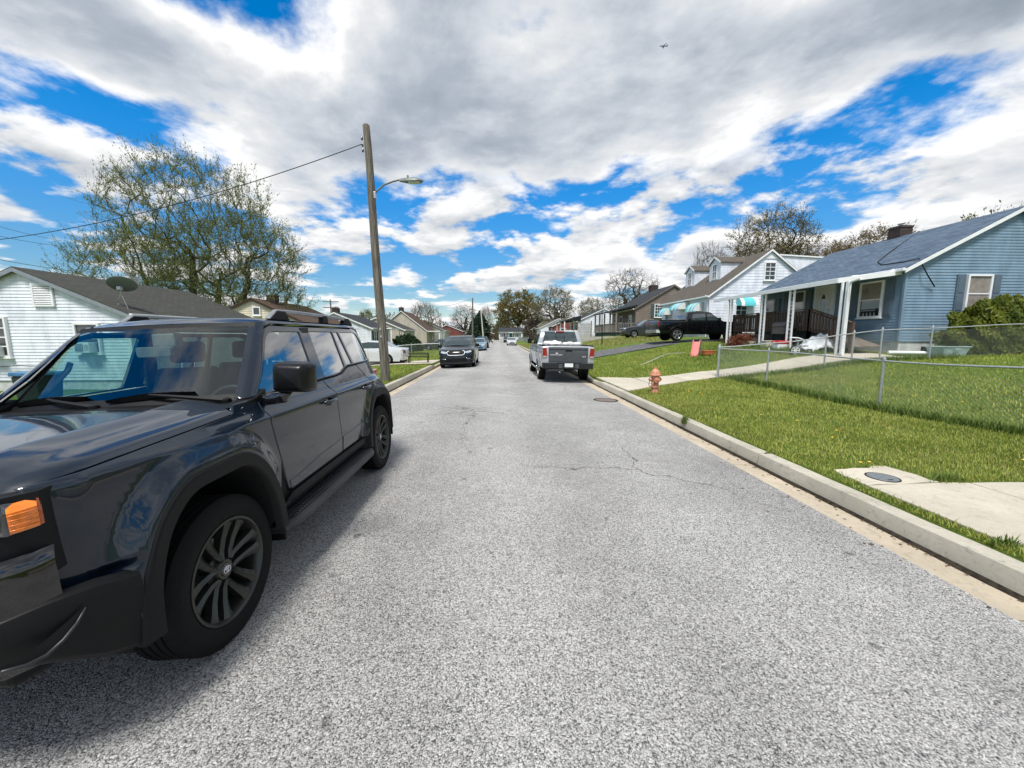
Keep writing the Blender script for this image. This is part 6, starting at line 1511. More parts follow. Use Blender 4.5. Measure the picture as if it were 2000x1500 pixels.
# dark wooden porch deck and ramp
M_DECK = mat('weathered_deck', (.085, .052, .036), .85, var=.35, scale=5, streak=(1, 1, 8), bump=.4, bscale=50); M_DECK2 = mat('grey_deck', (.16, .13, .11), .85, var=.3, scale=5, bump=.4, bscale=50)
dk = empty('porch_deck', (14.6, 19, gz(14.6, 19))); tag(dk, 'dark brown wooden porch deck with railings and a sloping ramp', 'porch')
def dkm(m_, name, mat_, parent=None, **k):
    o = Vector(dk.location); m_.v = [(a-o.x, b-o.y, c-o.z) for a, b, c in m_.v]; return m_.build(name, mat_, parent or dk, **k)
DZ = 1.98
for i in range(11):
    x = 14.32+i*.142; m_ = MB(); m_.box((x, 17.2, DZ-.035), (x+.134, 23.0, DZ)); dkm(m_, 'deck_board', M_DECK2)
def railing(a, b, za, zb_, ga, gb, n, mt=M_DECK, post=True):
    a, b = Vector(a), Vector(b)
    m_ = MB(); m_.bar((a.x, a.y, za+.96), (b.x, b.y, zb_+.96), .13, .04); dkm(m_, 'top_rail', mt)
    m_ = MB(); m_.bar((a.x, a.y, za+.86), (b.x, b.y, zb_+.86), .035, .08); dkm(m_, 'rail', mt); m_ = MB(); m_.bar((a.x, a.y, za+.08), (b.x, b.y, zb_+.08), .035, .08); dkm(m_, 'rail', mt)
    for i in range(n):
        t = (i+.5)/n; x, y, z = a.x+(b.x-a.x)*t, a.y+(b.y-a.y)*t, za+(zb_-za)*t; m_ = MB(); m_.box((x-.045, y-.045, z-.02), (x-.005, y+.045, z+.90)); dkm(m_, 'baluster', mt)
    for p, z, g0 in ((a, za, ga), (b, zb_, gb)): m_ = MB(); m_.box((p.x-.05, p.y-.05, g0-.05), (p.x+.05, p.y+.05, z+1.0)); dkm(m_, 'post', mt)
railing((14.28, 23.0), (14.28, 20.9), DZ, DZ, gz(14.3, 23), gz(14.3, 20.9), 12, M_DECK)
railing((14.28, 23.0), (15.8, 23.0), DZ, DZ, gz(14.3, 23), gz(15.5, 23), 8, M_DECK)
railing((14.28, 19.6), (14.28, 17.3), DZ, DZ, gz(14.3, 19.6), gz(14.3, 17.3), 13, M_DECK)
railing((14.28, 17.3), (14.28, 15.1), DZ, 1.28, gz(14.3, 17.3), gz(14.3, 15.2), 13, M_DECK)
m_ = MB(); m_.v = [(14.3, 15.1, 1.26), (15.6, 15.1, 1.26), (15.6, 17.2, DZ-.04), (14.3, 17.2, DZ-.04), (14.3, 15.1, 1.30), (15.6, 15.1, 1.30), (15.6, 17.2, DZ), (14.3, 17.2, DZ)]; m_.f = [(0, 1, 2, 3), (4, 7, 6, 5), (0, 4, 5, 1), (1, 5, 6, 2), (2, 6, 7, 3), (0, 3, 7, 4)]; dkm(m_, 'ramp', M_DECK2)
m_ = MB(); m_.bar((14.25, 20.9, DZ+.1), (14.25, 19.7, DZ+.85), .04, .12); dkm(m_, 'gate_brace', M_DECK)
for i in range(9): m_ = MB(); x = 14.27; y = 20.85-i*.14; m_.box((x-.03, y-.045, DZ-.02), (x+.01, y+.045, DZ+.92)); dkm(m_, 'baluster', M_DECK)
m_ = MB(); m_.bar((14.28, 20.9, DZ+.96), (14.28, 19.6, DZ+.96), .12, .04); dkm(m_, 'top_rail', M_DECK)
for i in range(3): m_ = MB(); m_.box((13.9-.32*i, 19.8, gz(13.6, 20)-.1), (14.25-.32*i, 20.9, DZ-.18*(i+1))); dkm(m_, 'step', M_WALK if i == 2 else M_DECK2)

# ---- white cape cod with two dormers
cc = House('cape_cod_house', 'white cape cod house with two dormers and turquoise awnings', 16.0, 24.8, 28.9, 37.4, 1.95, 4.80, 8.05, M_SWHITE, M_RTAUPE, course=.21, pieces=True, over=.25, found=.6)
u = at_y(1502, 530, 28.9); cc.window('g', u.x+.05, u.z-.68, .88, 1.35, grid=(2, 4)); u = at_y(1447, 610, 28.9); cc.window('g', u.x-.02, u.z-.62, .95, 1.2, grid=(2, 3))
for px in (1305, 1365): cc.window('f', at_x(px, 610, 16.0).y, 2.55, .85, 1.35, grid=(2, 2))
cc.chimney(20.4, 34.5, .6, .5, M_BRICKW); cc.downspout(29.1)
m_ = MB(); m_.box((15.90, at_x(1337, 610, 16).y-.5, 2.0), (15.98, at_x(1337, 610, 16).y+.5, 4.15)); cc.mb(m_, 'door', M_DOORW, bevel=.01)
# gable peak louvre
m_ = MB(); m_.prism([(20.4-.62, 7.45), (20.4+.62, 7.45), (20.4, 7.92)], 28.86, 28.92, 'y'); cc.mb(m_, 'peak_vent', M_TRIM)
def dormer(yc, wd=1.55):
    r_ = MB(); xf = 17.8; zb_ = cc.roof_z(xf)-.1; ze_ = zb_+1.42; zr_ = ze_+.48; xb = cc.xm-(cc.zr-zr_)/cc.k+.2; xe = cc.xm-(cc.zr-ze_)/cc.k+.2
    y0_, y1_ = yc-wd/2, yc+wd/2
    r_.v = [(xf, y0_, zb_-.1), (xf, y1_, zb_-.1), (xf, y1_, ze_), (xf, yc, zr_), (xf, y0_, ze_), (xe, y0_, ze_), (xe, y1_, ze_), (xb, yc, zr_)]
    r_.f = [(0, 1, 2, 3, 4), (0, 4, 5), (1, 6, 2), (2, 6, 7, 3), (4, 3, 7, 5)]; d = cc.mb(r_, 'dormer', M_SWHITE)
    for i in range(7):
        z = zb_+.05+i*.19
        x2 = min(xe, cc.xm-(cc.zr-z)/cc.k+.1)
        for yy, e in ((y0_, -1), (y1_, 1)): s_ = MB(); s_.box((xf, min(yy, yy+e*.02), z), (x2, max(yy, yy+e*.02), z+.17)); cc.mb(s_, 'clapboard', M_SWHITE, d)
    for e in (-1, 1):
        t = MB(); ye = yc+e*(wd/2+.14); zz = zr_-(zr_-ze_)*(wd/2+.14)/(wd/2); xe2 = cc.xm-(cc.zr-zz)/cc.k+.15
        t.v = [(xf-.12, yc, zr_+.02), (xf-.12, ye, zz+.02), (xe2, ye, zz+.02), (xb+.1, yc, zr_+.02), (xf-.12, yc, zr_+.10), (xf-.12, ye, zz+.10), (xe2, ye, zz+.10), (xb+.1, yc, zr_+.10)]
        t.f = [(0, 1, 2, 3), (4, 7, 6, 5), (0, 4, 5, 1), (1, 5, 6, 2), (2, 6, 7, 3)]; o = cc.mb(t, 'dormer_roof', M_RTAUPE, d); uv = o.data.uv_layers.new(name='UVMap')
        for lp in o.data.loops: v = o.data.vertices[lp.vertex_index].co; uv.data[lp.index].uv = (v.x, v.y*1.3)
        tr = MB(); tr.bar((xf-.13, yc, zr_+.04), (xf-.13, ye, zz+.04), .03, .12); cc.mb(tr, 'rake_trim', M_TRIM, d)
    w2 = MB(); wy = .36
    for b0, b1, c0, c1 in ((yc-wy, yc+wy, ze_-.10, ze_-.02), (yc-wy, yc-wy+.07, zb_+.25, ze_-.10), (yc+wy-.07, yc+wy, zb_+.25, ze_-.10), (yc-wy, yc+wy, zb_+.17, zb_+.25)): w2.box((xf-.06, b0, c0), (xf+.02, b1, c1))
    wo = cc.mb(w2, 'dormer_window', M_TRIM, d); p = MB(); p.box((xf-.02, yc-wy+.07, zb_+.25), (xf+.01, yc+wy-.07, ze_-.10)); cc.mb(p, 'pane', M_PANE, d)
    p = MB(); zm = (zb_+.25+ze_-.1)/2; p.box((xf-.045, yc-wy+.07, zm-.025), (xf-.015, yc+wy-.07, zm+.025)); p.box((xf-.042, yc-.012, zb_+.25), (xf-.02, yc+.012, ze_-.10)); cc.mb(p, 'glazing_bar', M_TRIM, d)
dormer(31.7, 1.6); dormer(35.8, 1.6)
# flat-topped rear dormer showing behind the ridge
m_ = MB(); m_.v = [(20.5, 29.6, 7.85), (20.5, 36.8, 7.85), (25.0, 36.8, 7.62), (25.0, 29.6, 7.62), (20.5, 29.6, 5.0), (20.5, 36.8, 5.0), (25.0, 36.8, 4.6), (25.0, 29.6, 4.6)]; m_.f = [(0, 3, 2, 1), (0, 4, 7, 3), (3, 7, 6, 2), (2, 6, 5, 1)]; cc.mb(m_, 'rear_dormer', M_SWHITE)
m_ = MB(); m_.v = [(20.4, 29.5, 7.87), (20.4, 36.9, 7.87), (25.2, 36.9, 7.63), (25.2, 29.5, 7.63), (20.4, 29.5, 7.97), (20.4, 36.9, 7.97), (25.2, 36.9, 7.73), (25.2, 29.5, 7.73)]; m_.f = [(0, 1, 2, 3), (4, 7, 6, 5), (0, 4, 5, 1), (1, 5, 6, 2), (2, 6, 7, 3), (0, 3, 7, 4)]; cc.mb(m_, 'rear_dormer_roof', M_TRIM)
# turquoise striped awnings
M_TURQ = mat('turquoise_metal', (.10, .52, .56), .4, var=.08); M_AWW = mat('awning_white', (.70, .72, .72), .45, var=.06)
def awning(face, u, z, wd, drop, proj, label, stripes=3):
    r_ = empty('window_awning', (0, 0, 0)); tag(r_, label, 'awning'); loc = None; n = 8; sw_ = wd/(stripes*2+1)
    def P(uu, d, zz): return (uu, 28.87-d, zz) if face == 'g' else (15.95-d, uu, zz)
    r_.location = P(u, 0, z-drop); o = Vector(r_.location)
    for k in range(stripes*2+1):
        m_ = MB(); a, b = u-wd/2+k*sw_, u-wd/2+(k+1)*sw_-.006; pr = []
        for i in range(n+1): t = i/n; pr.append((proj*math.sin(t*math.pi/2*.92), z-drop*(1-math.cos(t*math.pi/2*.92))/(1-math.cos(math.pi/2*.92))))
        for (d0, z0_), (d1, z1_) in zip(pr[:-1], pr[1:]): m_.quad(P(a, d0, z0_), P(b, d0, z0_), P(b, d1, z1_), P(a, d1, z1_)); m_.quad(P(a, d0, z0_-.012), P(b, d0, z0_-.012), P(b, d1, z1_-.012), P(a, d1, z1_-.012))
        d1, z1_ = pr[-1]; m_.quad(P(a, d1, z1_), P(b, d1, z1_), P(b, d1, z1_-.07), P(a, d1, z1_-.07)); m_.v = [tuple(Vector(v)-o) for v in m_.v]; m_.build('slat', M_TURQ if k in ((0, 2, 3, 5, 6) if stripes == 3 else (1, 2, 3)) else M_AWW, r_)
    for e in (u-wd/2+.003, u+wd/2-.003):
        m_ = MB(); m_.poly([P(e, d, zz-.02) for d, zz in pr]+[P(e, 0, z-drop)]); m_.v = [tuple(Vector(v)-o) for v in m_.v]; m_.build('side_cheek', M_AWW if face == 'f' else M_TURQ, r_)
u = at_y(1455, 585, 28.9); awning('g', u.x-.0, at_y(1455, 581, 28.9).z, 1.35, .62, .70, 'turquoise curved awning over the gable end window of the white cape cod', 2)
awning('f', at_x(1365, 600, 16).y, 4.35, 1.3, .70, .75, 'turquoise and white awning over the front window nearest the corner of the white cape cod'); awning('f', at_x(1337, 600, 16).y, 4.55, 1.5, .60, .95, 'turquoise and white awning over the front door of the white cape cod'); awning('f', at_x(1307, 605, 16).y, 4.35, 1.3, .70, .75, 'turquoise and white awning on the white cape cod, beyond its front door')

# ---- brown house with a long porch
br_ = House('siding_house', 'brown clapboard house with green shutters and a long covered porch', 15.6, 24.0, 43.4, 52.5, 2.25, 4.85, 7.35, M_SBROWN, M_RDARK, course=.2, over=.3, found=.6, rake=M_SBROWN)
u = at_y(1286, 607, 43.4); br_.window('g', u.x, u.z-.75, .95, 1.5, shutters=M_SHUT, grid=(3, 4)); br_.chimney(20.1, 50.0, .9, .9)
m_ = MB(); m_.v = [(13.2, 43.3, 4.45), (13.2, 53.2, 4.45), (15.7, 53.2, 5.05), (15.7, 43.3, 5.05), (13.2, 43.3, 4.6), (13.2, 53.2, 4.6), (15.7, 53.2, 5.2), (15.7, 43.3, 5.2)]; m_.f = [(0, 1, 2, 3), (4, 7, 6, 5), (0, 4, 5, 1), (1, 5, 6, 2), (2, 6, 7, 3), (0, 3, 7, 4)]; br_.mb(m_, 'porch_roof', M_RDARK)
M_PORCH = mat('taupe_porch_paint', (.20, .17, .145), .7, var=.12)
m_ = MB(); m_.box((13.3, 43.4, 2.12), (15.6, 53.0, 2.24)); br_.mb(m_, 'porch_floor', M_PORCH)
m_ = MB(); m_.box((13.4, 43.5, 1.2), (15.6, 52.9, 2.11)); br_.mb(m_, 'porch_skirt', mat('dark_green_lattice', (.03, .055, .04), .8))
for y in (43.5, 45.9, 48.3, 50.6, 52.9):
    m_ = MB(); m_.box((13.32, y-.08, 2.24), (13.48, y+.08, 4.45)); br_.mb(m_, 'porch_post', M_PORCH)
m_ = MB(); m_.box((13.36, 43.5, 3.10), (13.44, 52.9, 3.17)); br_.mb(m_, 'porch_rail', M_PORCH); m_ = MB(); m_.box((13.4, 43.42, 3.10), (15.6, 43.50, 3.17)); br_.mb(m_, 'porch_rail', M_PORCH)
for i in range(44): y = 43.6+i*.215; m_ = MB(); m_.box((13.38, y, 2.26), (13.42, y+.05, 3.10)); br_.mb(m_, 'baluster', M_PORCH)
for i in range(10): x = 13.6+i*.2; m_ = MB(); m_.box((x, 43.44, 2.26), (x+.05, 43.48, 3.10)); br_.mb(m_, 'baluster', M_PORCH)
for y in (45.2, 48.5, 51): br_.window('f', y, 2.6, 1.0, 1.6)
# retaining wall in front of it
M_BLOCK = mat('pale_block', (.42, .40, .37), .9, var=.2, scale=3, bump=.5, bscale=20)
rw_ = empty('retaining_wall', (9, 39.5, gz(9, 39.5))); tag(rw_, 'low pale block retaining wall on the bank below the brown house', 'wall')
for r_ in range(2):
    for i in range(14):
        m_ = MB(); x = 8.0+i*.46+(.23 if r_ else 0); m_.box((x-9, .0, -.2+r_*.36), (x+.45-9, .2, .15+r_*.36)); m_.build('block', M_BLOCK, rw_, bevel=.012)
# ---- further houses on the right
h8 = House('siding_house', 'white house with dark gable porch and red shutters beyond the brown house', 12.6, 20.5, 60.0, 67.5, 1.75, 4.1, 5.9, M_SWHITE, M_RDARK, course=.25, over=.4, found=.7)
for y in (62, 65.5): h8.window('f', y, 2.3, 1.0, 1.5, shutters=mat('red_shutter', (.16, .025, .025), .6))
m_ = MB(); m_.prism([(10.2, 4.0), (12.9, 4.0), (12.9, 4.85)], 59.8, 67.6, 'y'); h8.mb(m_, 'porch_roof', M_RDARK)
for y in (59.95, 63.7, 67.4): m_ = MB(); m_.box((10.3, y-.08, 1.4), (10.46, y+.08, 4.0)); h8.mb(m_, 'porch_post', M_TRIM)
m_ = MB(); m_.box((10.35, 59.92, 1.6), (12.6, 60.0, 2.6)); h8.mb(m_, 'porch_panel', M_TRIM); m_ = MB(); m_.box((10.3, 59.92, 1.75), (10.38, 67.4, 2.6)); h8.mb(m_, 'porch_panel', M_TRIM)
h9 = House('brick_house', 'red brick cottage with white window beyond the red shuttered white house', 10.8, 18.5, 74, 82, 1.3, 3.7, 5.5, mat('red_brick', (.20, .055, .045), .9, var=.3, scale=3), M_RTAUPE, course=.3, over=.4, found=.5)
h9.window('g', 12.5, 1.8, 1.2, 1.4); h9.window('f', 77, 1.8, 1.2, 1.4)
h10 = House('siding_house', 'white house with pale roof beyond the red brick cottage', 9.8, 18, 88, 97, 1.0, 3.6, 5.6, M_SWHITE, M_RTAUPE, course=.3, over=.4); h10.window('f', 91, 1.5, 1.2, 1.3); h10.window('g', 12, 1.5, 1.2, 1.3)
h11 = House('siding_house', 'cream house with tan roof near the end of the street', 9.5, 18, 106, 115, .8, 3.6, 6.4, M_SCREAM, mat('tan_roof', (.42, .36, .28), .9, var=.15), course=.3, over=.4); h11.window('g', 12, 1.5, 1.2, 1.3)
h12 = House('siding_house', 'white house with black shutters closing the end of the street', 2.0, 9.0, 157, 167, .6, 3.3, 5.0, M_SWHITE, M_RDARK, course=.4, over=.3, found=.6)
for y in (158.8, 160.3, 164, 165.6): h12.window('f', y, 1.3, .8, 1.4, shutters=M_BLACKP)
m_ = MB(); m_.box((1.88, 161.6, .6), (1.98, 162.7, 2.8)); h12.mb(m_, 'door', mat('teal_door', (.03, .16, .19), .6)); m_ = MB(); m_.box((.6, 161.2, 2.85), (1.9, 163.1, 3.0)); h12.mb(m_, 'door_hood', M_TRIM)
h12.root.rotation_euler = (0, 0, math.pi/2)
h13 = House('brick_house', 'long dark red house at the street end beside the white end house', -13, -1.5, 150, 158, .4, 2.6, 4.2, mat('dark_red_brick', (.16, .05, .045), .9), M_RDARK, course=.4, over=.3)
# ------------------------------------------------------------------ trees and shrubs
M_BARK = bark_mat('grey_bark', (.060, .052, .042), (.115, .10, .08)); M_BARKD = bark_mat('dark_bark', (.035, .030, .026), (.07, .06, .05)); M_BARKG = bark_mat('mossy_bark', (.052, .055, .032), (.10, .10, .06))
def crown_tree(seed, crown, trunk, n_nodes, r0, n_leaf, leaf_size, bark, leafm, twigs=4, twig_len=.9, clump=.12, minr=.012, pathw=.18, shell=.55, up=.35, pe=2.35, leaf_from=0.0):
    """branch skeleton grown by linking points spread through the crown to the nearest wood; radii follow the pipe rule.
       crown: list of ellipsoids (cx,cy,cz,rx,ry,rz,weight); trunk: list of polylines (the main stems)"""
    rs_ = np.random.RandomState(seed); r = random.Random(seed)
    P = []; par = []; path = []
    for st in trunk:
        for i, p in enumerate(st):
            P.append(np.array(p, float)); par.append(-1 if i == 0 else len(P)-2); path.append(0.0 if i == 0 else path[-1]+np.linalg.norm(P[-1]-P[-2]))
    T0 = len(P); wt = np.array([c[6] for c in crown], float); wt /= wt.sum(); pts = []
    for _ in range(n_nodes):
        c = crown[rs_.choice(len(crown), p=wt)]; v = rs_.randn(3); v /= np.linalg.norm(v); k = rs_.rand()**(1/3.0)*(1-shell)+shell*rs_.rand()**.25; pts.append(np.array(c[:3])+v*k*np.array(c[3:6]))
    forks = np.array([st[-1] for st in trunk]); A_ = np.array(P)
    pts.sort(key=lambda p: np.min(np.linalg.norm(forks-p, axis=1)))
    cap = np.zeros((T0+n_nodes*3, 3)); cap[:T0] = A_; pl = np.zeros(T0+n_nodes*3); pl[:T0] = path; n = T0; lowz = min(f[2] for f in forks)*.62
    ok = np.ones(len(cap), bool); ok[:T0] = cap[:T0, 2] > lowz
    for p in pts:
        d = np.linalg.norm(cap[:n]-p, axis=1)+pathw*pl[:n]+1e6*(~ok[:n]); q = int(np.argmin(d)); L = np.linalg.norm(cap[q]-p)
        k = max(1, min(3, int(L/1.1))); prev = q
        for j in range(1, k+1):
            t = j/k; w = cap[q]+(p-cap[q])*t; bow = math.sin(math.pi*t); w = w+np.array((rs_.randn()*.07, rs_.randn()*.07, -.10*bow+.05*rs_.randn()))*L*.6*(1 if j < k else 0)
            if n >= len(cap): break
            cap[n] = w; par.append(prev); pl[n] = pl[prev]+np.linalg.norm(w-cap[prev]); prev = n; n += 1
    P = cap[:n]; kids = [[] for _ in range(n)]
    for i, q in enumerate(par):
        if q >= 0: kids[q].append(i)
    rad = np.zeros(n); order = list(np.argsort(-pl[:n]))
    # pipe rule from the tips inward
    for i in sorted(range(n), key=lambda i: -i):
        rad[i] = minr if not kids[i] else max(minr, sum(rad[c]**pe for c in kids[i])**(1/pe))
    raw = rad.copy(); scale = r0/max(rad[0], 1e-6)
    rad = minr+(r0-minr)*np.clip((raw-minr)/max(1e-6, raw[:T0].max()-minr), 0, 1)**1.45
    mt = MB(); mb_ = MB(); tw = []
    for i in range(n):
        if not kids[i]: continue
        for j, c in enumerate(kids[i]):
            rr = (min(rad[i], rad[c]*1.35), rad[c]); big = rr[0] > .055; k = 8 if rr[0] > .12 else (6 if big else 4)
            (mt if big else mb_).tube([P[i], (P[i]+P[c])/2, P[c]], [rr[0], (rr[0]+rr[1])/2, rr[1]], k, cap=False)
    tips = [i for i in range(n) if not kids[i] and i >= T0]; cen = np.mean(P[T0:], axis=0); ends = []
    for i in range(T0, n):
        m = twigs if not kids[i] else max(1, twigs//2)
        if raw[i] > minr*2.0: continue
        o = P[i]-P[par[i]]; o = o/(np.linalg.norm(o)+1e-9)
        for _ in range(m):
            d = o+rs_.randn(3)*.55+np.array((0, 0, up)); d /= np.linalg.norm(d); L = twig_len*(.5+rs_.rand()); e1 = P[i]+d*L*.5+rs_.randn(3)*.04; e2 = P[i]+d*L+rs_.randn(3)*.08+np.array((0, 0, up*.15))
            mb_.tube([P[i], e1, e2], [minr*.8, minr*.6, minr*.35], 3, cap=False); ends.append((P[i], e1, e2))
    t_me = mt.mesh('trunk', bark, True, False); b_me = mb_.mesh('branches', bark, True, False); l_me = None
    if n_leaf:
        E_ = np.array([np.concatenate(e) for e in ends]); idx = rs_.randint(0, len(E_), n_leaf); t = rs_.rand(n_leaf)[:, None]*(1-leaf_from)+leaf_from; a, b, c = E_[idx, :3], E_[idx, 3:6], E_[idx, 6:]
        Q = np.where(t < .5, a+(b-a)*t*2, b+(c-b)*(t*2-1))+rs_.randn(n_leaf, 3)*clump
        ax_ = (c-a)/(np.linalg.norm(c-a, axis=1)[:, None]+1e-9)+rs_.randn(n_leaf, 3)*.6; ax_ /= np.linalg.norm(ax_, axis=1)[:, None]; Bv = np.cross(ax_, rs_.randn(n_leaf, 3)); Bv /= np.linalg.norm(Bv, axis=1)[:, None]+1e-9
        sz = leaf_size*(.5+rs_.rand(n_leaf))[:, None]; V = np.stack([Q-ax_*sz, Q+Bv*sz*.40, Q+ax_*sz, Q-Bv*sz*.40], 1).reshape(-1, 3); bb = np.arange(n_leaf)[:, None]*4; l_me = np_mesh('crown', V, bb+np.array([[0, 1, 2, 3]]), leafm)
    return t_me, b_me, l_me
def plant_tree(name, label, cat, meshes, loc, rz=0.0, sc=(1, 1, 1), group=None):
    e = empty(name, loc, rz); e.scale = sc; tag(e, label, cat, group); t, b, l = meshes
    link_mesh('trunk', t, e)
    if b: q = link_mesh('branches', b, e); 
    if l: link_mesh('crown', l, e)
    return e
# the big maple behind the white house
ML = leaf_mat('young_leaves', (.130, .160, .040), (.270, .300, .085), .25, .45)
mp = crown_tree(11, [(0, 0, 10.0, 6.8, 5.0, 5.2, 3), (3.0, 0, 7.2, 5.6, 4.5, 4.4, 2), (-5.5, 0, 6.6, 4.8, 3.6, 2.6, 1.3), (4.5, 0, 4.6, 4.2, 3.5, 2.4, .6), (-4, 0, 4.0, 4.0, 3.0, 1.6, .35)],
    [[(-.2, 0, -.3), (-.35, 0, 2.5), (-.45, 0, 5.2), (-.3, .1, 8.0)], [(.5, .1, -.3), (.9, .1, 1.6), (1.3, .1, 3.6), (1.6, .2, 6.0)], [(.8, -.1, -.3), (1.8, -.1, 1.8), (3.1, -.2, 4.0), (4.2, -.2, 6.0)], [(.2, .3, -.3), (.4, .8, 2.5), (.6, 1.4, 5.2)], [(-.5, 0, -.3), (-1.9, 0, 1.4), (-3.6, 0, 3.0), (-5.2, 0, 4.5)]],
    1800, .31, 78000, .062, M_BARKG, ML, twigs=6, twig_len=1.2, clump=.07, minr=.011, pathw=.16, shell=.45, up=.75)
tb = (-23.3, 31.5); plant_tree('maple_tree', 'large spreading tree with thin young leaves behind the white house', 'tree', mp, (tb[0], tb[1], gz(*tb)-.1), 0, (.94, .9, 1.02))
# oak-like spreading crowns
M_LOLIVE = leaf_mat('olive_leaves', (.135, .115, .032), (.235, .195, .058), .35, .3); M_LPALE = leaf_mat('pale_leaves', (.16, .145, .08), (.26, .235, .135), .35, .3); M_LBUD = leaf_mat('russet_buds', (.15, .105, .055), (.24, .175, .090), .4, .3); M_LGRN = leaf_mat('fresh_leaves', (.12, .15, .05), (.21, .235, .085), .4, .3)
def oak(seed, nl, ls, bark, lm, n=520, tw=4, minr=.022, sq=1.0, lf=0.0, cl=.16):
    r = random.Random(seed); e = [r.uniform(-1, 1) for _ in range(8)]
    return crown_tree(seed, [(0, 0, 8.5, 4.6, 4.2, 3.4, 3), (2.6+e[0], e[1], 7.0, 3.0, 3.0, 2.4, 1), (-2.8+e[2], e[3], 6.8+e[4]*.5, 3.0, 3.0, 2.3, 1), (e[5], e[6], 5.2, 4.0, 3.6, 1.6, .6)],
        [[(0, 0, -.3), (e[7]*.1, 0, 2.0), (e[7]*.3, 0, 4.2)], [(0, 0, 3.6), (1.1, .3, 5.4)], [(0, 0, 3.4), (-1.2, -.2, 5.2)], [(0, 0, 3.9), (.1, -.5, 6.4)]], n, .38, nl, ls, bark, lm, twigs=tw, twig_len=.85, clump=cl, minr=minr, pathw=.14, shell=.5, up=.25, leaf_from=lf)
oakA = oak(21, 16000, .15, M_BARKD, M_LOLIVE); oakB = oak(23, 8000, .12, M_BARK, M_LPALE); oakC = oak(29, 1200, .10, M_BARK, M_LBUD, 600, 5, .020); oakD = oak(33, 14000, .085, M_BARKD, leaf_mat('bronze_leaves', (.135, .108, .040), (.235, .195, .080), .4, .3), 760, 5, .018); oakE = oak(37, 16000, .10, M_BARK, M_LBUD, 560, 5, .018)
def put(mesh, px, pbase, D, top_px, width_px, name, label, group=None, rz=0.0):
    """stand a tree at distance D on the line of sight of column px; scale to the height seen"""
    p = at_y(px, 700, D); x = p.x; z = gz(x, min(D, 800)); zt = at_y(px, top_px, D).z; h0 = max(v.co.z for m in mesh if m for v in m.vertices); w0 = max(max(v.co.x for v in m.vertices)-min(v.co.x for v in m.vertices) for m in mesh if m)
    wid = width_px/FPX*D; return plant_tree(name, label, 'tree', mesh, (x, D, z-.1), rz, (wid/w0, wid/w0, (zt-z)/h0), group)
put(oakD, 1490, 0, 52, 386, 225, 'oak_tree', 'tall open crowned tree rising behind the white cape cod house', rz=.6)
put(oakC, 1372, 0, 58, 462, 95, 'bare_tree', 'slender bare tree beside the dormers of the white cape cod')
put(oakC, 1228, 0, 74, 518, 150, 'bare_tree', 'wide bare tree rising above the brown house roof', rz=1.2)
put(oakA, 1012, 0, 118, 560, 112, 'oak_tree', 'olive leaved tree over the end of the street', rz=.3)
put(oakB, 1082, 0, 100, 553, 110, 'oak_tree', 'pale leaved tree beside the olive tree at the street end', rz=2.0)
put(oakB, 1150, 0, 105, 575, 75, 'oak_tree', 'pale thin tree behind the red shuttered white house', rz=.8); put(oakC, 1185, 0, 110, 572, 70, 'bare_tree', 'bare tree between the pale thin tree and the brown house roof', rz=4)
put(oakE, 1690, 0, 46, 430, 230, 'oak_tree', 'rusty budding tree behind the blue roof chimney', rz=2.2)
put(oakE, 1600, 0, 60, 462, 170, 'oak_tree', 'low rusty budding tree behind the gable of the white cape cod', rz=3.2)
vase = crown_tree(41, [(0, 0, 6.5, 4.2, 4.0, 3.6, 2), (0, 0, 8.6, 3.2, 3.0, 1.8, 1)], [[(0, 0, -.3), (0, 0, 1.6)]]+[[(0, 0, 1.2), (math.cos(k)*.9, math.sin(k)*.9, 4.0), (math.cos(k)*2.0, math.sin(k)*2.0, 6.6)] for k in (0, .9, 1.8, 2.7, 3.6, 4.5, 5.4)], 420, .22, 1200, .10, bark_mat('tan_bark', (.17, .145, .11), (.26, .225, .18)), M_LBUD, twigs=5, twig_len=1.3, minr=.020, pathw=.05, shell=.6, up=.9)
put(vase, 832, 0, 82, 582, 82, 'bare_tree', 'vase shaped bare tree behind the beige house'); put(oakC, 908, 0, 120, 590, 70, 'bare_tree', 'grey bare tree beside the straight grey pole', rz=.5); put(vase, 950, 0, 150, 592, 40, 'bare_tree', 'thin bare tree behind the dark evergreen', rz=1)
bushy = crown_tree(47, [(0, 0, 4.5, 2.8, 2.6, 3.2, 1)], [[(0, 0, -.3), (0, 0, 1.6), (.1, 0, 3.4)]], 240, .16, 7000, .11, M_BARK, M_LGRN, twigs=4, twig_len=.9, minr=.014, up=.7)
put(bushy, 720, 0, 75, 597, 42, 'young_tree', 'small fresh green tree behind the dark roofed white house'); put(bushy, 1890, 0, 34, 392, 150, 'young_tree', 'light green young tree peeking over the blue roof ridge', rz=1.0); put(oakC, 1985, 0, 40, 372, 130, 'bare_tree', 'bare twiggy tree behind the gable peak of the blue house', rz=2)
put(oakC, 15, 0, 60, 528, 110, 'bare_tree', 'bare tree beyond the gable vent of the white house', rz=3)
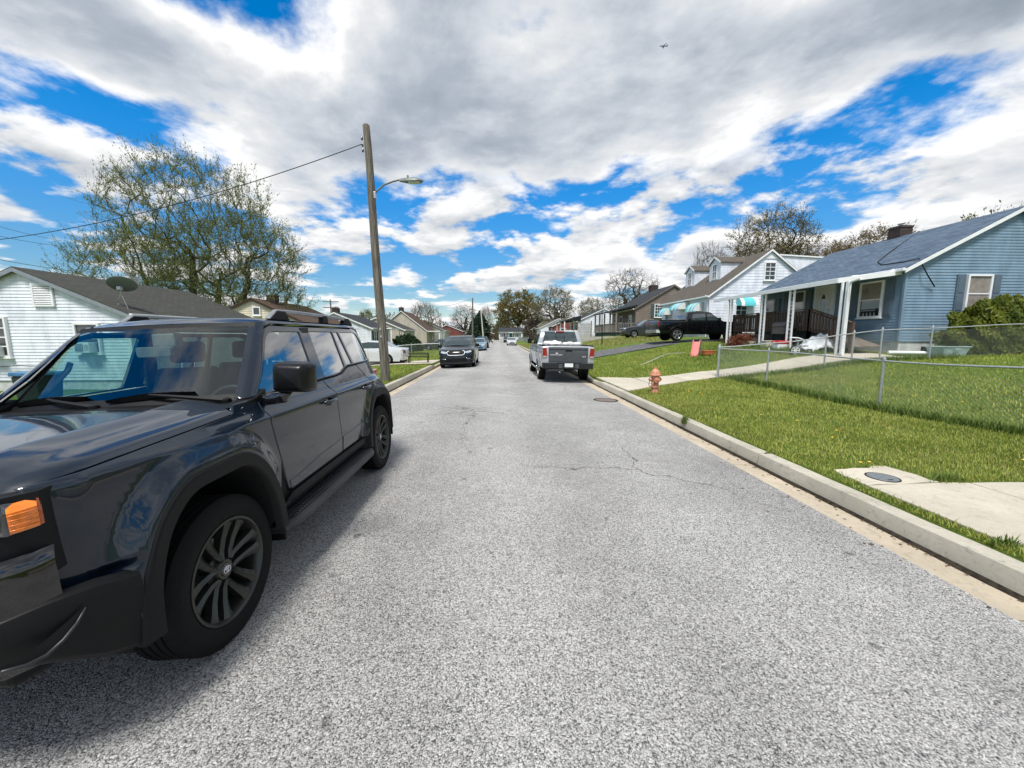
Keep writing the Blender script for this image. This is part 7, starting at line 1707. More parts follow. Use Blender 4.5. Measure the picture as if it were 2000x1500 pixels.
# evergreen spire and far woods
def leaf_blob(name, seed, n, size, shape_fn, mat_):
    rs_ = np.random.RandomState(seed); P = shape_fn(rs_, n); A = rs_.randn(n, 3); A /= np.linalg.norm(A, axis=1)[:, None]; Bv = np.cross(A, rs_.randn(n, 3)); Bv /= np.linalg.norm(Bv, axis=1)[:, None]+1e-9
    sz = size*(.5+rs_.rand(n))[:, None]; V = np.stack([P-A*sz, P+Bv*sz*.5, P+A*sz, P-Bv*sz*.5], 1).reshape(-1, 3); b = np.arange(n)[:, None]*4; return np_mesh(name, V, b+np.array([[0, 1, 2, 3]]), mat_)
M_EVER = leaf_mat('dark_evergreen', (.010, .026, .014), (.026, .052, .026), .6, .1)
def cone(rs_, n):
    z = rs_.rand(n)**.8; a = rs_.rand(n)*6.283; lump = 1+.16*np.sin(a*5+z*14)+.12*np.sin(a*3-z*23); r_ = (1-z**2.2)*.5*(rs_.rand(n)**.35)*lump; return np.stack([np.cos(a)*r_, np.sin(a)*r_, z], 1)
ev = leaf_blob('crown', 3, 9000, .035, cone, M_EVER); tk = MB(); tk.tube([(0, 0, -.05), (0, 0, .5), (0, 0, .95)], [.035, .025, .006], 7); tkm = tk.mesh('trunk', M_BARKD)
for px, D, top, wpx, lab in ((938, 92, 608, 44, 'tall dark evergreen between the two distant poles'), (926, 100, 620, 26, 'narrower dark evergreen beside the tall evergreen')):
    p = at_y(px, 700, D); zt = at_y(px, top, D).z; plant_tree('evergreen_tree', lab, 'tree', (tkm, None, ev), (p.x, D, gz(p.x, D)), 0, (wpx/FPX*D, wpx/FPX*D, zt-gz(p.x, D)))
# dome shrubs
def dome(rs_, n):
    v = rs_.randn(n, 3); v /= np.linalg.norm(v, axis=1)[:, None]; v[:, 2] = np.abs(v[:, 2])
    lump = 1+.10*np.sin(v[:, 0]*7+v[:, 1]*5)+.08*np.sin(v[:, 1]*11-v[:, 2]*9)+.07*np.sin(v[:, 0]*17+v[:, 2]*13); return v*(rs_.rand(n)**.18*lump)[:, None]
def core(name, mat_):
    bm2 = bmesh.new(); bmesh.ops.create_icosphere(bm2, subdivisions=3, radius=.86)
    for v in bm2.verts: v.co.z = max(v.co.z, -.05)
    me = bpy.data.meshes.new(name); bm2.to_mesh(me); bm2.free(); me.materials.append(mat_); return me
def shrub(name, label, loc, sx, sy, sz, n, leaf, m, seed, mcore=None):
    e = empty(name, loc); tag(e, label, 'shrub'); o = link_mesh('foliage', leaf_blob('foliage', seed, n, leaf, dome, m), e); o.scale = (sx, sy, sz)
    t = MB()
    r = random.Random(seed)
    for _ in range(14): a = r.uniform(0, 6.28); q = r.uniform(.3, .8); t.tube([(0, 0, -.05), (math.cos(a)*sx*q*.4, math.sin(a)*sy*q*.4, sz*.4), (math.cos(a)*sx*q, math.sin(a)*sy*q, sz*r.uniform(.5, .85))], [.03, .02, .006], 5)
    t.build('stems', M_BARKD, e); return e
p = at_y(795, 672, 46); shrub('round_shrub', 'dense rounded dark green shrub beside the low fence', (p.x, 46, gz(p.x, 46)), 1.75, 1.5, 1.95, 9000, .075, leaf_mat('dark_shrub', (.012, .034, .012), (.030, .062, .020), 1.5, .12), 5)
shrub('evergreen_hedge', 'large clipped olive green evergreen shrub against the blue house gable', (19.05, 13.95, gz(18, 14)), 2.25, .72, 1.95, 30000, .040, leaf_mat('olive_hedge', (.055, .090, .010), (.170, .185, .020), 3.2, .2), 6)
shrub('evergreen_hedge', 'smaller clipped evergreen shrub beyond the large one at the blue house', (21.2, 13.8, gz(20, 14)), 1.6, .8, 1.8, 9000, .05, leaf_mat('olive_hedge', (.03, .055, .010), (.10, .12, .016), 2.0, .12), 8)
p = at_y(1455, 665, 20.5); shrub('red_shrub', 'low russet leaved shrub in front of the porch steps', (p.x, 20.5, gz(p.x, 20.5)), .95, .7, .62, 4200, .05, leaf_mat('russet_shrub', (.12, .030, .018), (.22, .075, .038), 2.5, .15), 9)
p = at_y(1440, 660, 22.3); shrub('red_shrub', 'small green and russet shrub beside the white awning post', (p.x-.2, 22.3, gz(p.x, 22.3)), .6, .5, .50, 2200, .05, leaf_mat('mixed_shrub', (.05, .07, .02), (.15, .07, .035), 2.5, .15), 12)
for px, D, w_, h_, m, lab in ((1045, 108, 5.5, 6.5, leaf_mat('thicket', (.075, .062, .045), (.12, .10, .075), .8, .1), 'dense brown twiggy thicket below the pale tree'), (985, 175, 9, 8.5, leaf_mat('thicket2', (.10, .095, .05), (.17, .15, .085), .5, .15), 'tawny wood edge at the end of the street'), (895, 112, 4, 2.6, leaf_mat('plum_shrub', (.05, .02, .025), (.09, .035, .04), .8, .1), 'dark plum coloured shrub near the distant pole')):
    p = at_y(px, 670, D); e = shrub('thicket', lab, (p.x, D, gz(p.x, D)), w_*.62, w_*.5, h_, 9000, .05, m, int(px))
# far tree line that closes the view: reads as one mass
def treeline():
    n = 46000; rs_ = np.random.RandomState(4); a = rs_.rand(n); X = -260+a*560; Y = 215+30*rs_.rand(n)+.02*np.abs(X)*rs_.rand(n); hgt = 9.0+3.0*np.sin(X*.07)+2.2*np.sin(X*.19+1)+1.6*np.sin(X*.53)+1.2*np.sin(X*1.3); Z = hgt*rs_.rand(n)**.75; P = np.stack([X, Y, Z], 1); A = rs_.randn(n, 3); A /= np.linalg.norm(A, axis=1)[:, None]; Bv = np.cross(A, rs_.randn(n, 3)); Bv /= np.linalg.norm(Bv, axis=1)[:, None]; sz = .55*(.5+rs_.rand(n))[:, None]
    V = np.stack([P-A*sz, P+Bv*sz*.5, P+A*sz, P-Bv*sz*.5], 1).reshape(-1, 3); b = np.arange(n)[:, None]*4
    o = link_mesh('distant_woods', np_mesh('distant_woods', V, b+np.array([[0, 1, 2, 3]]), leaf_mat('far_woods', (.055, .058, .032), (.13, .115, .065), .06, .15))); tag(o, 'hazy line of distant woods along the horizon', 'woods', kind='stuff')
treeline()
# ------------------------------------------------------------------ poles, wires, fences, hydrant and small things
M_POLE = bark_mat('weathered_pole', (.115, .10, .083), (.225, .205, .172), (14, 14, .8), 2.2, .5); M_WIRE = mat('wire_black', (.012, .012, .013), .6); M_GALV = mat('galvanised', (.46, .48, .49), .42, .65, var=.12, scale=14); M_INS = mat('insulator', (.02, .014, .012), .25, coat=.5); M_LUM = mat('lamp_grey', (.16, .18, .165), .5, .2, var=.1)
base = Vector((-4.02, 13.85, gz(-4.02, 13.85)-.1)); top = at_y(715, 245, 13.7); top.y = 13.7
pole = empty('utility_pole', base); tag(pole, 'leaning weathered wooden pole with a curved street lamp arm', 'utility pole')
ax = (top-base)
m_ = MB(); pts = [Vector((0, 0, 0)).lerp(ax, t)+Vector((.012*math.sin(t*9), .01*math.cos(t*7), 0))*(1 if 0 < t < 1 else 0) for t in np.linspace(0, 1, 15)]; m_.tube(pts+[ax+ax.normalized()*.03], [.165-.055*t for t in np.linspace(0, 1, 15)]+[.08], 14); m_.build('shaft', M_POLE, pole, smooth=50)
def pole_at(z): t = (z-base.z)/ax.z; return ax*t
la = at_y(735, 378, 13.7); q = pole_at(la.z); lend = at_y(786, 352, 13.7)-base
m_ = MB(); A0 = q+Vector((.11, -.02, .0)); m_.tube([A0, A0+Vector((.10, 0, .10)), A0+Vector((.32, 0, .28)), A0.lerp(lend, .68)+Vector((0, 0, .10)), lend+Vector((-.10, 0, .01)), lend+Vector((.10, 0, .01))], .030, 8); arm = m_.build('lamp_arm', M_LUM, pole, smooth=True)
m_ = MB(); m_.box((A0.x-.05, A0.y-.06, A0.z-.16), (A0.x+.05, A0.y+.06, A0.z+.05)); m_.build('arm_bracket', M_GALV, arm, bevel=.01)
m_ = MB()
# cobra-head luminaire
st = [(-.10, .05, .05), (.02, .075, .075), (.12, .12, .085), (.38, .17, .09), (.58, .15, .06), (.68, .06, .025)]
for x, hw, hh in st: m_.v += [(lend.x+x, lend.y+hw*a, lend.z+hh*b-.01) for a, b in ((-1, -.55), (-.95, .1), (-.55, .8), (0, 1), (.55, .8), (.95, .1), (1, -.55), (0, -.75))]
for i in range(len(st)-1):
    for j in range(8): m_.f.append((i*8+j, i*8+(j+1) % 8, (i+1)*8+(j+1) % 8, (i+1)*8+j))
m_.f += [tuple(range(8)), tuple(reversed(range(40, 48)))]; lum = m_.build('luminaire', M_LUM, arm, smooth=40)
m_ = MB(); m_.lathe([(.001, .16), (.03, .155), (.035, .08), (.035, .05)], 10, 'z', (lend.x+.18, lend.y, lend.z)); m_.build('photocell', M_LUM, lum, smooth=40)
m_ = MB(); m_.prism(round_poly([(lend.x+.2, lend.y-.11), (lend.x+.58, lend.y-.10), (lend.x+.58, lend.y+.10), (lend.x+.2, lend.y+.11)], .05, 3), lend.z-.085, lend.z-.06, 'z'); m_.build('lamp_lens', M_LAMPW, lum)
wp = at_y(712, 292, 13.7)-base
for dz in (.42, .22, .05):
    m_ = MB(); s_ = pole_at(wp.z+base.z+dz-.1); m_.lathe([(.001, -.05), (.035, -.045), (.02, -.015), (.04, 0), (.02, .015), (.035, .045), (.001, .05)], 10, 'z', (s_.x-.15, s_.y-.05, s_.z)); m_.build('insulator', M_INS, pole, smooth=True); b = MB(); b.bar((s_.x-.15, s_.y-.05, s_.z), (s_.x+.0, s_.y, s_.z), .02, .02); b.build('bolt', M_GALV, pole)
for z in (2.6, 3.3, 4.4): s_ = pole_at(z); b = MB(); b.bar((s_.x-.2, s_.y, s_.z), (s_.x+.19, s_.y, s_.z), .018, .018); b.build('bolt', M_GALV, pole)
gw = MB(); gw.tube([pole_at(z)+Vector((.10*(1-z*.02), -.125, 0)) for z in (.2, 1.5, 3, 5, 6.9)], .006, 5); gw.build('ground_wire', M_WIRE, pole)
for z in (1.7, 1.95): s_ = pole_at(z); b = MB(); b.box((s_.x-.03, s_.y-.172, s_.z-.04), (s_.x+.03, s_.y-.150, s_.z+.04)); b.build('pole_tag', M_GALV, pole)
def wire(a, b, sag, name, label, r_=.012, group=None, n=24):
    a, b = Vector(a), Vector(b); m_ = MB(); pts = [a.lerp(b, t)-Vector((0, 0, sag*4*t*(1-t))) for t in np.linspace(0, 1, n)]; o = Vector(pts[0]); m_.tube([p-o for p in pts], r_, 5); q = m_.build(name, M_WIRE, None, smooth=True); q.location = o; tag(q, label, 'wire', group); return q
p0 = base+pole_at(8.0)+Vector((-.16, -.05, 0)); p0 = at_y(708, 281, 13.65)
wire(p0, at_y(-120, 480, 17.5), .55, 'service_wire', 'single black wire sagging from the leaning pole across the big tree', .014)
wire(at_y(-60, 425, 40), at_y(120, 470, 62), .2, 'power_line', 'upper of two thin power lines above the white house', .022); wire(at_y(-60, 448, 40), at_y(130, 482, 62), .2, 'power_line', 'lower of two thin power lines above the white house', .022)
wire(at_y(-60, 495, 30), at_y(180, 532, 46), .2, 'power_line', 'thin wire slanting down towards the white house ridge', .02)
def simple_pole(px, pyb, pyt, D, label, rad=.14, lean=0.0, xarm=False, lampx=0, mat_=M_POLE):
    b = at_y(px, pyb, D); t = at_y(px+lean, pyt, D); z0 = gz(b.x, D)-.2; r_ = empty('utility_pole', (b.x, D, z0)); tag(r_, label, 'utility pole'); m_ = MB(); v = Vector((t.x-b.x, 0, t.z-z0)); m_.tube([v*k for k in (0, .3, .6, 1)], [rad, rad*.9, rad*.8, rad*.65], 10); m_.build('shaft', mat_, r_, smooth=50)
    if xarm:
        for k, zz in ((0, v.z-.35), (1, v.z-1.3)): m_ = MB(); m_.bar((-1.25, 0, zz), (1.25, 0, zz), .12, .12); m_.build('crossarm', M_POLE, r_)
        m_ = MB(); m_.lathe([(.001, v.z-3.6), (.3, v.z-3.6), (.3, v.z-2.7), (.001, v.z-2.7)], 12, 'z', (-.5, 0, 0)); m_.build('transformer', M_LUM, r_, smooth=40); m_ = MB(); m_.lathe([(.001, v.z-3.3), (.22, v.z-3.3), (.22, v.z-2.6), (.001, v.z-2.6)], 12, 'z', (.55, 0, 0)); m_.build('transformer', M_LUM, r_, smooth=40)
    if lampx:
        m_ = MB(); m_.tube([v*.86, v*.9+Vector((lampx*.4, 0, .4)), v*.92+Vector((lampx, 0, .5)), v*.92+Vector((lampx*1.5, 0, .5))], [.05, .05, .06, .10], 6); m_.build('lamp_arm', M_LUM, r_, smooth=True)
    return r_
simple_pole(923, 672, 582, 58, 'straight grey pole behind the minivan', .15); simple_pole(945, 660, 604, 84, 'leaning pale pole with lamp beside the dark evergreen', .17, -6, lampx=-1.6, mat_=mat('pale_pole', (.5, .47, .42), .8, var=.1))
simple_pole(649, 640, 585, 66, 'distant pole with crossarms and two transformers over the roofs', .16, -4, xarm=True)
simple_pole(1176, 668, 605, 32, 'thin black post on the lawn before the brown house', .045, 0, mat_=M_BLACKP)
wire(at_y(565, 575, 66), at_y(648, 590, 66), .3, 'power_line', 'faint wire running to the distant crossarm pole', .02); wire(at_y(862, 598, 70), at_y(920, 584, 58), .2, 'power_line', 'faint wire from the straight grey pole to the bare trees', .018)

# ---- chain link fences
def chain_fence(name, label, pts, posts, H=1.10, cell=.075, wr=.0019, gate=None):
    """pts: ground polyline; posts: (distance ratio list) -> fence with posts, top rail and woven mesh"""
    r_ = empty(name, (*pts[0], gz(*pts[0]))); tag(r_, label, 'fence', ); o = Vector(r_.location)
    def G(t):
        t = min(max(t, 0), .99999)*(len(pts)-1); i = int(t); a, b = pts[i], pts[i+1]; x = a[0]+(b[0]-a[0])*(t-i); y = a[1]+(b[1]-a[1])*(t-i); return Vector((x, y, gz(x, y)))
    for k, t in enumerate(posts):
        g = G(t)-o; end_ = k in (0, len(posts)-1); rr = .036 if end_ else .026; m_ = MB(); m_.tube([g-Vector((0, 0, .2)), g+Vector((0, 0, H+.015))], rr, 12); p_ = m_.build('post', M_GALV, r_, smooth=50)
        c_ = MB(); c_.lathe([(rr+.006, H-.01), (rr+.008, H+.02), (rr+.002, H+.045), (rr*.6, H+.075), (rr*.62, H+.09), (.001, H+.10)], 12, 'z', g); c_.build('post_cap', M_GALV, p_, smooth=50)
        for hh in (.25, .5, .75):
            tb_ = MB(); tb_.lathe([(rr+.004, H*hh-.01), (rr+.006, H*hh), (rr+.004, H*hh+.01)], 10, 'z', g); tb_.build('tie_band', M_GALV, p_)
    N = max(2, int(40)); m_ = MB(); m_.tube([G(t)-o+Vector((0, 0, H-.02)) for t in np.linspace(0, 1, N)], .0205, 10); m_.build('top_rail', M_GALV, r_, smooth=50)
    L = sum(math.hypot(pts[i+1][0]-pts[i][0], pts[i+1][1]-pts[i][1]) for i in range(len(pts)-1)); V = []; F = []
    nc = int(L/cell); zb_, zt_ = .04, H-.04; dh = cell; rows = int((zt_-zb_)/dh)
    # two families of diagonals; each wire is a thin three-sided bar following the slope
    for fam in (1, -1):
        for c in range(-rows, nc+rows):
            prev = None; seg = []
            for k in range(rows+1):
                u = (c+fam*k*1.0)*cell+(0 if fam > 0 else rows*0)
                if 0 <= u <= L: seg.append((u/L, zb_+k*dh))
                else:
                    if len(seg) > 1: break
                    seg = []
            if len(seg) < 2: continue
            P_ = [G(t)-o+Vector((0, 0, z)) for t, z in (seg[0], seg[-1])]
            d = (P_[1]-P_[0]).normalized(); s1 = d.orthogonal().normalized(); s2 = d.cross(s1); n = len(V)
            for p in P_:
                for a in (0, 2.094, 4.189): w_ = p+(s1*math.cos(a)+s2*math.sin(a))*wr; V.append((w_.x, w_.y, w_.z))
            for j in range(3): F.append((n+j, n+(j+1) % 3, n+3+(j+1) % 3, n+3+j))
    me = np_mesh('chain_mesh', V, F, mat('fence_wire', (.27, .31, .28), .5, .3, var=.1)); q = link_mesh('chain_mesh', me, r_); q['kind'] = 'stuff'; return r_
chain_fence('chain_link_fence', 'galvanised chain link fence along the lawn facing the street', [(8.62, 2.4), (8.62, 5), (8.62, 8.7), (8.52, 10.5), (7.95, 13.55)], [0.0, .27, .508, .875, 1.0] if False else [.0, .20, .470, .835, 1.0], 1.08)
chain_fence('chain_link_fence', 'galvanised chain link fence climbing towards the blue house', [(7.97, 13.57), (10, 13.42), (12, 13.25), (14, 13.2), (16, 13.1), (19, 13.0)], [.0, .365, .46, .56, .735, 1.0], 1.12)
chain_fence('chain_link_fence', 'low chain link fence behind the white sedan', [(-14, 30.5), (-9, 30.6), (-4.6, 30.8)], [0, .25, .5, .75, 1.0], 1.05, .12, .004)
chain_fence('chain_link_fence', 'far chain link fence beside the small white car', [(6.0, 75), (6.0, 90), (6, 110)], [0, .2, .4, .6, .8, 1.0], 1.1, .25, .008)

# ---- hydrant
M_HYD = mat('salmon_paint', (.52, .19, .10), .55, var=.2, scale=14, bump=.25, bscale=45, tint=(.66, .33, .22)); hx, hy = 4.45, 10.65
hyd = empty('fire_hydrant', (hx, hy, gz(hx, hy)-.02)); tag(hyd, 'faded salmon orange fire hydrant at the kerb beside the walk', 'hydrant')
m_ = MB(); m_.lathe([(.001, 0), (.135, 0), (.135, .03), (.105, .04), (.10, .16), (.13, .17), (.13, .20), (.105, .21), (.10, .36), (.105, .44), (.115, .47), (.115, .49)], 24, 'z'); m_.build('barrel', M_HYD, hyd, smooth=45)
m_ = MB(); m_.lathe([(.155, .49), (.165, .50), (.165, .525), (.13, .535), (.125, .56), (.112, .61), (.085, .655), (.05, .68), (.045, .69), (.035, .695), (.035, .74), (.001, .745)], 24, 'z'); m_.build('bonnet', M_HYD, hyd, smooth=45)
for sx, rr, ln in ((1, .052, .19), (-1, .052, .19)):
    m_ = MB(); m_.lathe([(.001, sx*ln), (.02, sx*ln), (.022, sx*(ln-.03)), (rr, sx*(ln-.03)), (rr+.008, sx*(ln-.06)), (rr, sx*(ln-.075)), (rr-.006, sx*.08)], 14, 'x', (0, 0, .395)); m_.build('side_nozzle', M_HYD, hyd, smooth=40)
m_ = MB(); m_.lathe([(.001, -.20), (.028, -.20), (.03, -.17), (.075, -.17), (.083, -.14), (.075, -.125), (.068, -.06)], 16, 'y', (0, 0, .38)); m_.build('front_nozzle', M_HYD, hyd, smooth=40)
for i in range(8): a = 6.283*i/8; m_ = MB(); m_.lathe([(.001, .545), (.012, .545), (.012, .525)], 6, 'z', (.145*math.cos(a), .145*math.sin(a), 0)); m_.build('flange_bolt', M_HYD, hyd)
m_ = MB(); m_.tube([(-.17, -.03, .36), (-.20, -.06, .25), (-.18, -.09, .18), (-.12, -.11, .22), (-.06, -.13, .30)], .008, 6); m_.build('cap_chain', M_RUBBER, hyd, smooth=True)

# ---- lids
ml = empty('water_meter_lid', (4.30, 3.98, .151)); tag(ml, 'round grey water meter lid set in the sidewalk slab', 'meter lid'); M_LID = mat('cast_lid', (.20, .22, .235), .5, .4, var=.15, scale=30, bump=.3, bscale=120)
m_ = MB(); m_.lathe([(.001, .003), (.135, .003), (.137, 0), (.137, -.03)], 32, 'z'); m_.build('cover', M_LID, ml, smooth=40); m_ = MB(); m_.lathe([(.139, -.02), (.139, .001), (.152, .002), (.154, -.02)], 32, 'z'); m_.build('frame', M_DIRT, ml)
m_ = MB(); m_.box((-.03, -.10, .0005), (.03, -.08, .0045)); m_.build('pry_slot', M_DARK, ml)
mh = empty('manhole_cover', (2.93, 10.2, road_z(2.93)+.004)); mh.rotation_euler = (0, .016, 0); tag(mh, 'small dark iron cover in the road by the gutter near the hydrant', 'manhole cover'); m_ = MB(); m_.lathe([(.001, .004), (.27, .004), (.275, 0), (.275, -.03)], 28, 'z'); m_.build('cover', mat('rusty_iron', (.17, .135, .115), .8, .2, var=.35, scale=18, bump=.5, bscale=90), mh); m_ = MB(); m_.lathe([(.28, -.02), (.28, .003), (.33, .003), (.33, -.02)], 28, 'z'); m_.build('frame', M_DIRT, mh)

# ---- things in the yard
def ground_hit(px, py):
    d = ray(px, py); t = 2.0
    while t < 200:
        p = d*t
        if CAM_H+p.z <= gz(p.x, p.y): break
        t += .05
    return Vector((p.x, p.y, gz(p.x, p.y)))
def gpos(px, py, y): p = at_y(px, py, y); return Vector((p.x, y, gz(p.x, y)))
M_PINK = mat('coral_plastic', (.62, .17, .15), .45, var=.1); M_ORNG = mat('orange_plastic', (.55, .17, .06), .5, var=.15); M_TANP = mat('taupe_plastic', (.16, .15, .14), .6, var=.1)
g = gpos(1357, 678, 18.9); sl_ = empty('toy_slide', g); sl_.scale = (.66, .75, .8); sl_.rotation_euler = (0, 0, R(-38)); tag(sl_, 'coral plastic toy slide with grey posts on the lawn', 'slide')
m_ = MB(); S_ = [(-.05, .02), (.02, .06), (.14, .22), (.32, .58), (.50, .86), (.62, .90)]
for yy, z in S_: m_.v += [(-.26, yy, z+.13), (-.21, yy, z+.13), (-.20, yy, z), (.20, yy, z), (.21, yy, z+.13), (.26, yy, z+.13), (.26, yy, z-.04), (-.26, yy, z-.04)]
for i in range(len(S_)-1):
    for j in range(8): m_.f.append((i*8+j, i*8+(j+1) % 8, (i+1)*8+(j+1) % 8, (i+1)*8+j))
m_.f += [tuple(range(8)), tuple(reversed(range(40, 48)))]; m_.build('chute', M_PINK, sl_, smooth=30)
for x in (-.3, .3): m_ = MB(); m_.tube([(x, .66, -.05), (x, .64, 1.08)], .05, 8); m_.lathe([(.06, 1.05), (.07, 1.10), (.05, 1.15), (.001, 1.16)], 10, 'z', (x, .64, 0)); m_.build('post', M_TANP, sl_, smooth=40)
for z in (.25, .5): m_ = MB(); m_.box((-.28, .66, z), (.28, .76, z+.05)); m_.build('step', M_TANP, sl_)
g = gpos(1384, 676, 18.6); tb_ = empty('toy_tub', g); tb_.scale = (.85, .85, .85); tag(tb_, 'low round orange plastic tub lying beside the toy slide', 'tub'); m_ = MB(); m_.lathe([(.001, .03), (.30, .03), (.34, .24), (.365, .25), (.365, .27), (.33, .265), (.29, .05), (.001, .045)], 24, 'z'); m_.build('basin', M_ORNG, tb_, smooth=40); m_ = MB(); 
for k in range(12): a = k*.5236; m_.bar((.315*math.cos(a), .315*math.sin(a), .03), (.352*math.cos(a), .352*math.sin(a), .24), .03, .02)
m_.build('ribs', M_ORNG, tb_)
M_TOTE = mat('pale_aqua_plastic', (.38, .50, .49), .45, var=.1)
g = Vector((16.75, 13.75, gz(16.75, 13.75))); tt = empty('storage_tub', g); tag(tt, 'pale aqua plastic storage tub against the evergreen shrub', 'tub'); m_ = MB()
for x0_, y0_, z in ((.42, .24, 0), (.52, .30, .30), (.56, .33, .31), (.56, .33, .35), (.50, .29, .345), (.41, .23, .03)): m_.v += [(-x0_, -y0_, z), (x0_, -y0_, z), (x0_, y0_, z), (-x0_, y0_, z)]
for i in range(5):
    for j in range(4): m_.f.append((i*4+j, i*4+(j+1) % 4, (i+1)*4+(j+1) % 4, (i+1)*4+j))
m_.f += [(0, 1, 2, 3), (20, 21, 22, 23)]; m_.build('box', M_TOTE, tt, bevel=.02); m_ = MB(); m_.box((-.12, -.345, .22), (.12, -.325, .27)); m_.build('handle', M_TOTE, tt, bevel=.01)
m_ = MB(); a = Vector((15.2, 14.45, gz(15.2, 14.4)+.13)); b = Vector((17.2, 13.7, gz(17.2, 13.7)+.05)); m_.tube([Vector((0, 0, 0)), (b-a)*.5, b-a], .07, 10); q = m_.build('downspout_pipe', M_TRIM, None, smooth=50); q.location = a; tag(q, 'loose white downspout pipe lying on the ground by the foundation', 'pipe')
# deck box / grill
g = gpos(1563, 660, 18.4); g.x = 13.95; g.z = gz(13.95, 18.4); gr_ = empty('barbecue_grill', g); tag(gr_, 'boxy taupe grill on legs with a white label standing before the ramp railing', 'grill')
M_TAUD = mat('dark_taupe_plastic', (.085, .08, .075), .6, var=.1); m_ = MB(); m_.box((-.30, -.42, .62), (.30, .42, .98)); m_.build('body', M_TAUD, gr_, bevel=.03); m_ = MB(); m_.prism([(-.33, .985), (.33, .985), (.28, 1.17), (-.24, 1.21)], -.45, .45, 'y'); m_.build('lid', M_TAUD, gr_, bevel=.03); m_ = MB(); m_.box((-.20, -.426, .80), (-.02, -.419, .90)); m_.build('label', M_TRIM, gr_); m_ = MB(); m_.box((.05, -.427, .66), (.26, -.418, .88)); m_.build('recess', M_DARK, gr_)
for x in (-.26, .26):
    for y in (-.38, .38): m_ = MB(); m_.box((x-.025, y-.025, -.03), (x+.025, y+.025, .62)); m_.build('leg', M_BLACKP, gr_)
# tricycle
g = gpos(1546, 690, 15.9); tr = empty('tricycle', g); tag(tr, 'small tricycle with white spoked wheels standing in the tall grass', 'tricycle')
def tri_w(x, y, r_, nm):
    e = empty(nm, (x, y, r_)); e.parent = tr; t = MB(); t.lathe([(r_-.03, -.025), (r_, -.025), (r_, .025), (r_-.03, .025)], 24, 'x', closed=True); t.build('tyre', M_RUBBER, e); s_ = MB(); s_.lathe([(r_-.05, -.02), (r_-.031, -.02), (r_-.031, .02), (r_-.05, .02)], 24, 'x', closed=True)
    for k in range(6): a = k*1.047; s_.bar((0, 0, 0), (0, (r_-.04)*math.cos(a), (r_-.04)*math.sin(a)), .03, .03)
    s_.build('rim', M_TRIM, e)
tri_w(0, -.2, .20, 'front_wheel'); tr.children[0].rotation_euler = (0, 0, R(80)); tri_w(.55, -.28, .13, 'rear_wheel'); tri_w(.55, .12, .13, 'rear_wheel')
m_ = MB(); m_.tube([(0, -.2, .2), (.06, -.2, .45), (.12, -.2, .62)], .018, 7); m_.tube([(.08, -.2, .48), (.3, -.15, .30), (.55, -.08, .15)], .02, 7); m_.tube([(.12, -.42, .66), (.12, -.2, .62), (.12, .0, .66)], .016, 7); m_.tube([(.55, -.28, .13), (.55, .12, .13)], .012, 6); m_.build('frame', M_SILV, tr, smooth=40); m_ = MB(); m_.prism(round_poly([(.28, -.24), (.52, -.26), (.52, -.02), (.28, -.05)], .05, 3), .36, .40, 'z'); m_.build('seat', M_BLACKP, tr, bevel=.012)
# cooler and bin
g = gpos(1527, 672, 17.6); co = empty('cooler', g); tag(co, 'red picnic cooler with white base in front of the porch', 'cooler'); m_ = MB(); m_.box((-.33, -.2, .0), (.33, .2, .26)); m_.build('base', M_TRIM, co, bevel=.03); m_ = MB(); m_.box((-.35, -.22, .262), (.35, .22, .42)); m_.build('lid', mat('red_plastic', (.55, .03, .03), .4), co, bevel=.03); m_ = MB(); m_.tube([(-.36, 0, .3), (-.40, 0, .38), (-.40, 0, .40)], .015, 6); m_.build('handle', M_TRIM, co)
g = gpos(1508, 676, 18.5); co = empty('planter_box', g); tag(co, 'cream planter box beside the red cooler', 'box'); m_ = MB(); m_.box((-.45, -.2, 0), (.45, .2, .28)); m_.build('body', mat('cream_box', (.55, .50, .42), .8), co, bevel=.015); m_ = MB(); m_.box((-.47, -.22, .28), (.47, .22, .33)); m_.build('rim', mat('cream_box', (.55, .50, .42), .8), co, bevel=.01)
# crumpled pale tarp draped over a low swing seat
g = gpos(1600, 684, 16.4); tp = empty('folded_canopy', g); tag(tp, 'crumpled white canopy fabric heaped over a pale curved frame', 'canopy'); bm2 = bmesh.new(); bmesh.ops.create_grid(bm2, x_segments=40, y_segments=24, size=1)
for v in bm2.verts:
    x, y = v.co.x, v.co.y; h = math.exp(-(x*1.3)**2-(y*1.1)**2); v.co = Vector((x*.85, y*.5, .30+.42*h+.05*math.sin(x*9+y*4)*(.4+h)+.035*math.sin(y*13-x*5)+.03*math.sin(x*21+y*8)-.30*(x*x*x*x)-.22*y**4))
me = bpy.data.meshes.new('fabric'); bm2.to_mesh(me); bm2.free(); me.materials.append(mat('canopy_fabric', (.66, .68, .70), .8, var=.12, scale=4)); me.shade_smooth(); q = link_mesh('fabric', me, tp); sm_ = q.modifiers.new('solid', 'SOLIDIFY'); sm_.thickness = .012
m_ = MB(); m_.tube([(-1.3, .1, .62), (-.9, .1, .60), (-.5, .05, .45), (0, 0, .35), (.5, .05, .50), (.9, .1, .62)], .028, 8); m_.build('frame_tube', M_TRIM, tp, smooth=True); m_ = MB(); m_.bar((-.5, .05, .45), (-.55, .05, 0), .03, .03); m_.bar((.5, .05, .50), (.55, .05, 0), .03, .03); m_.build('frame_leg', M_TRIM, tp)
g = gpos(1447, 655, 23.2); co = empty('folding_table', g); tag(co, 'small white framed folding table beside the black pickup nose', 'table'); m_ = MB(); m_.box((-.35, -.25, .88), (.55, .25, .92)); m_.build('top', M_TRIM, co, bevel=.008)
for x in (-.3, .5):
    for y in (-.2, .2): m_ = MB(); m_.tube([(x, y, 0), (x, y, .88)], .018, 6); m_.build('leg', M_TRIM, co)
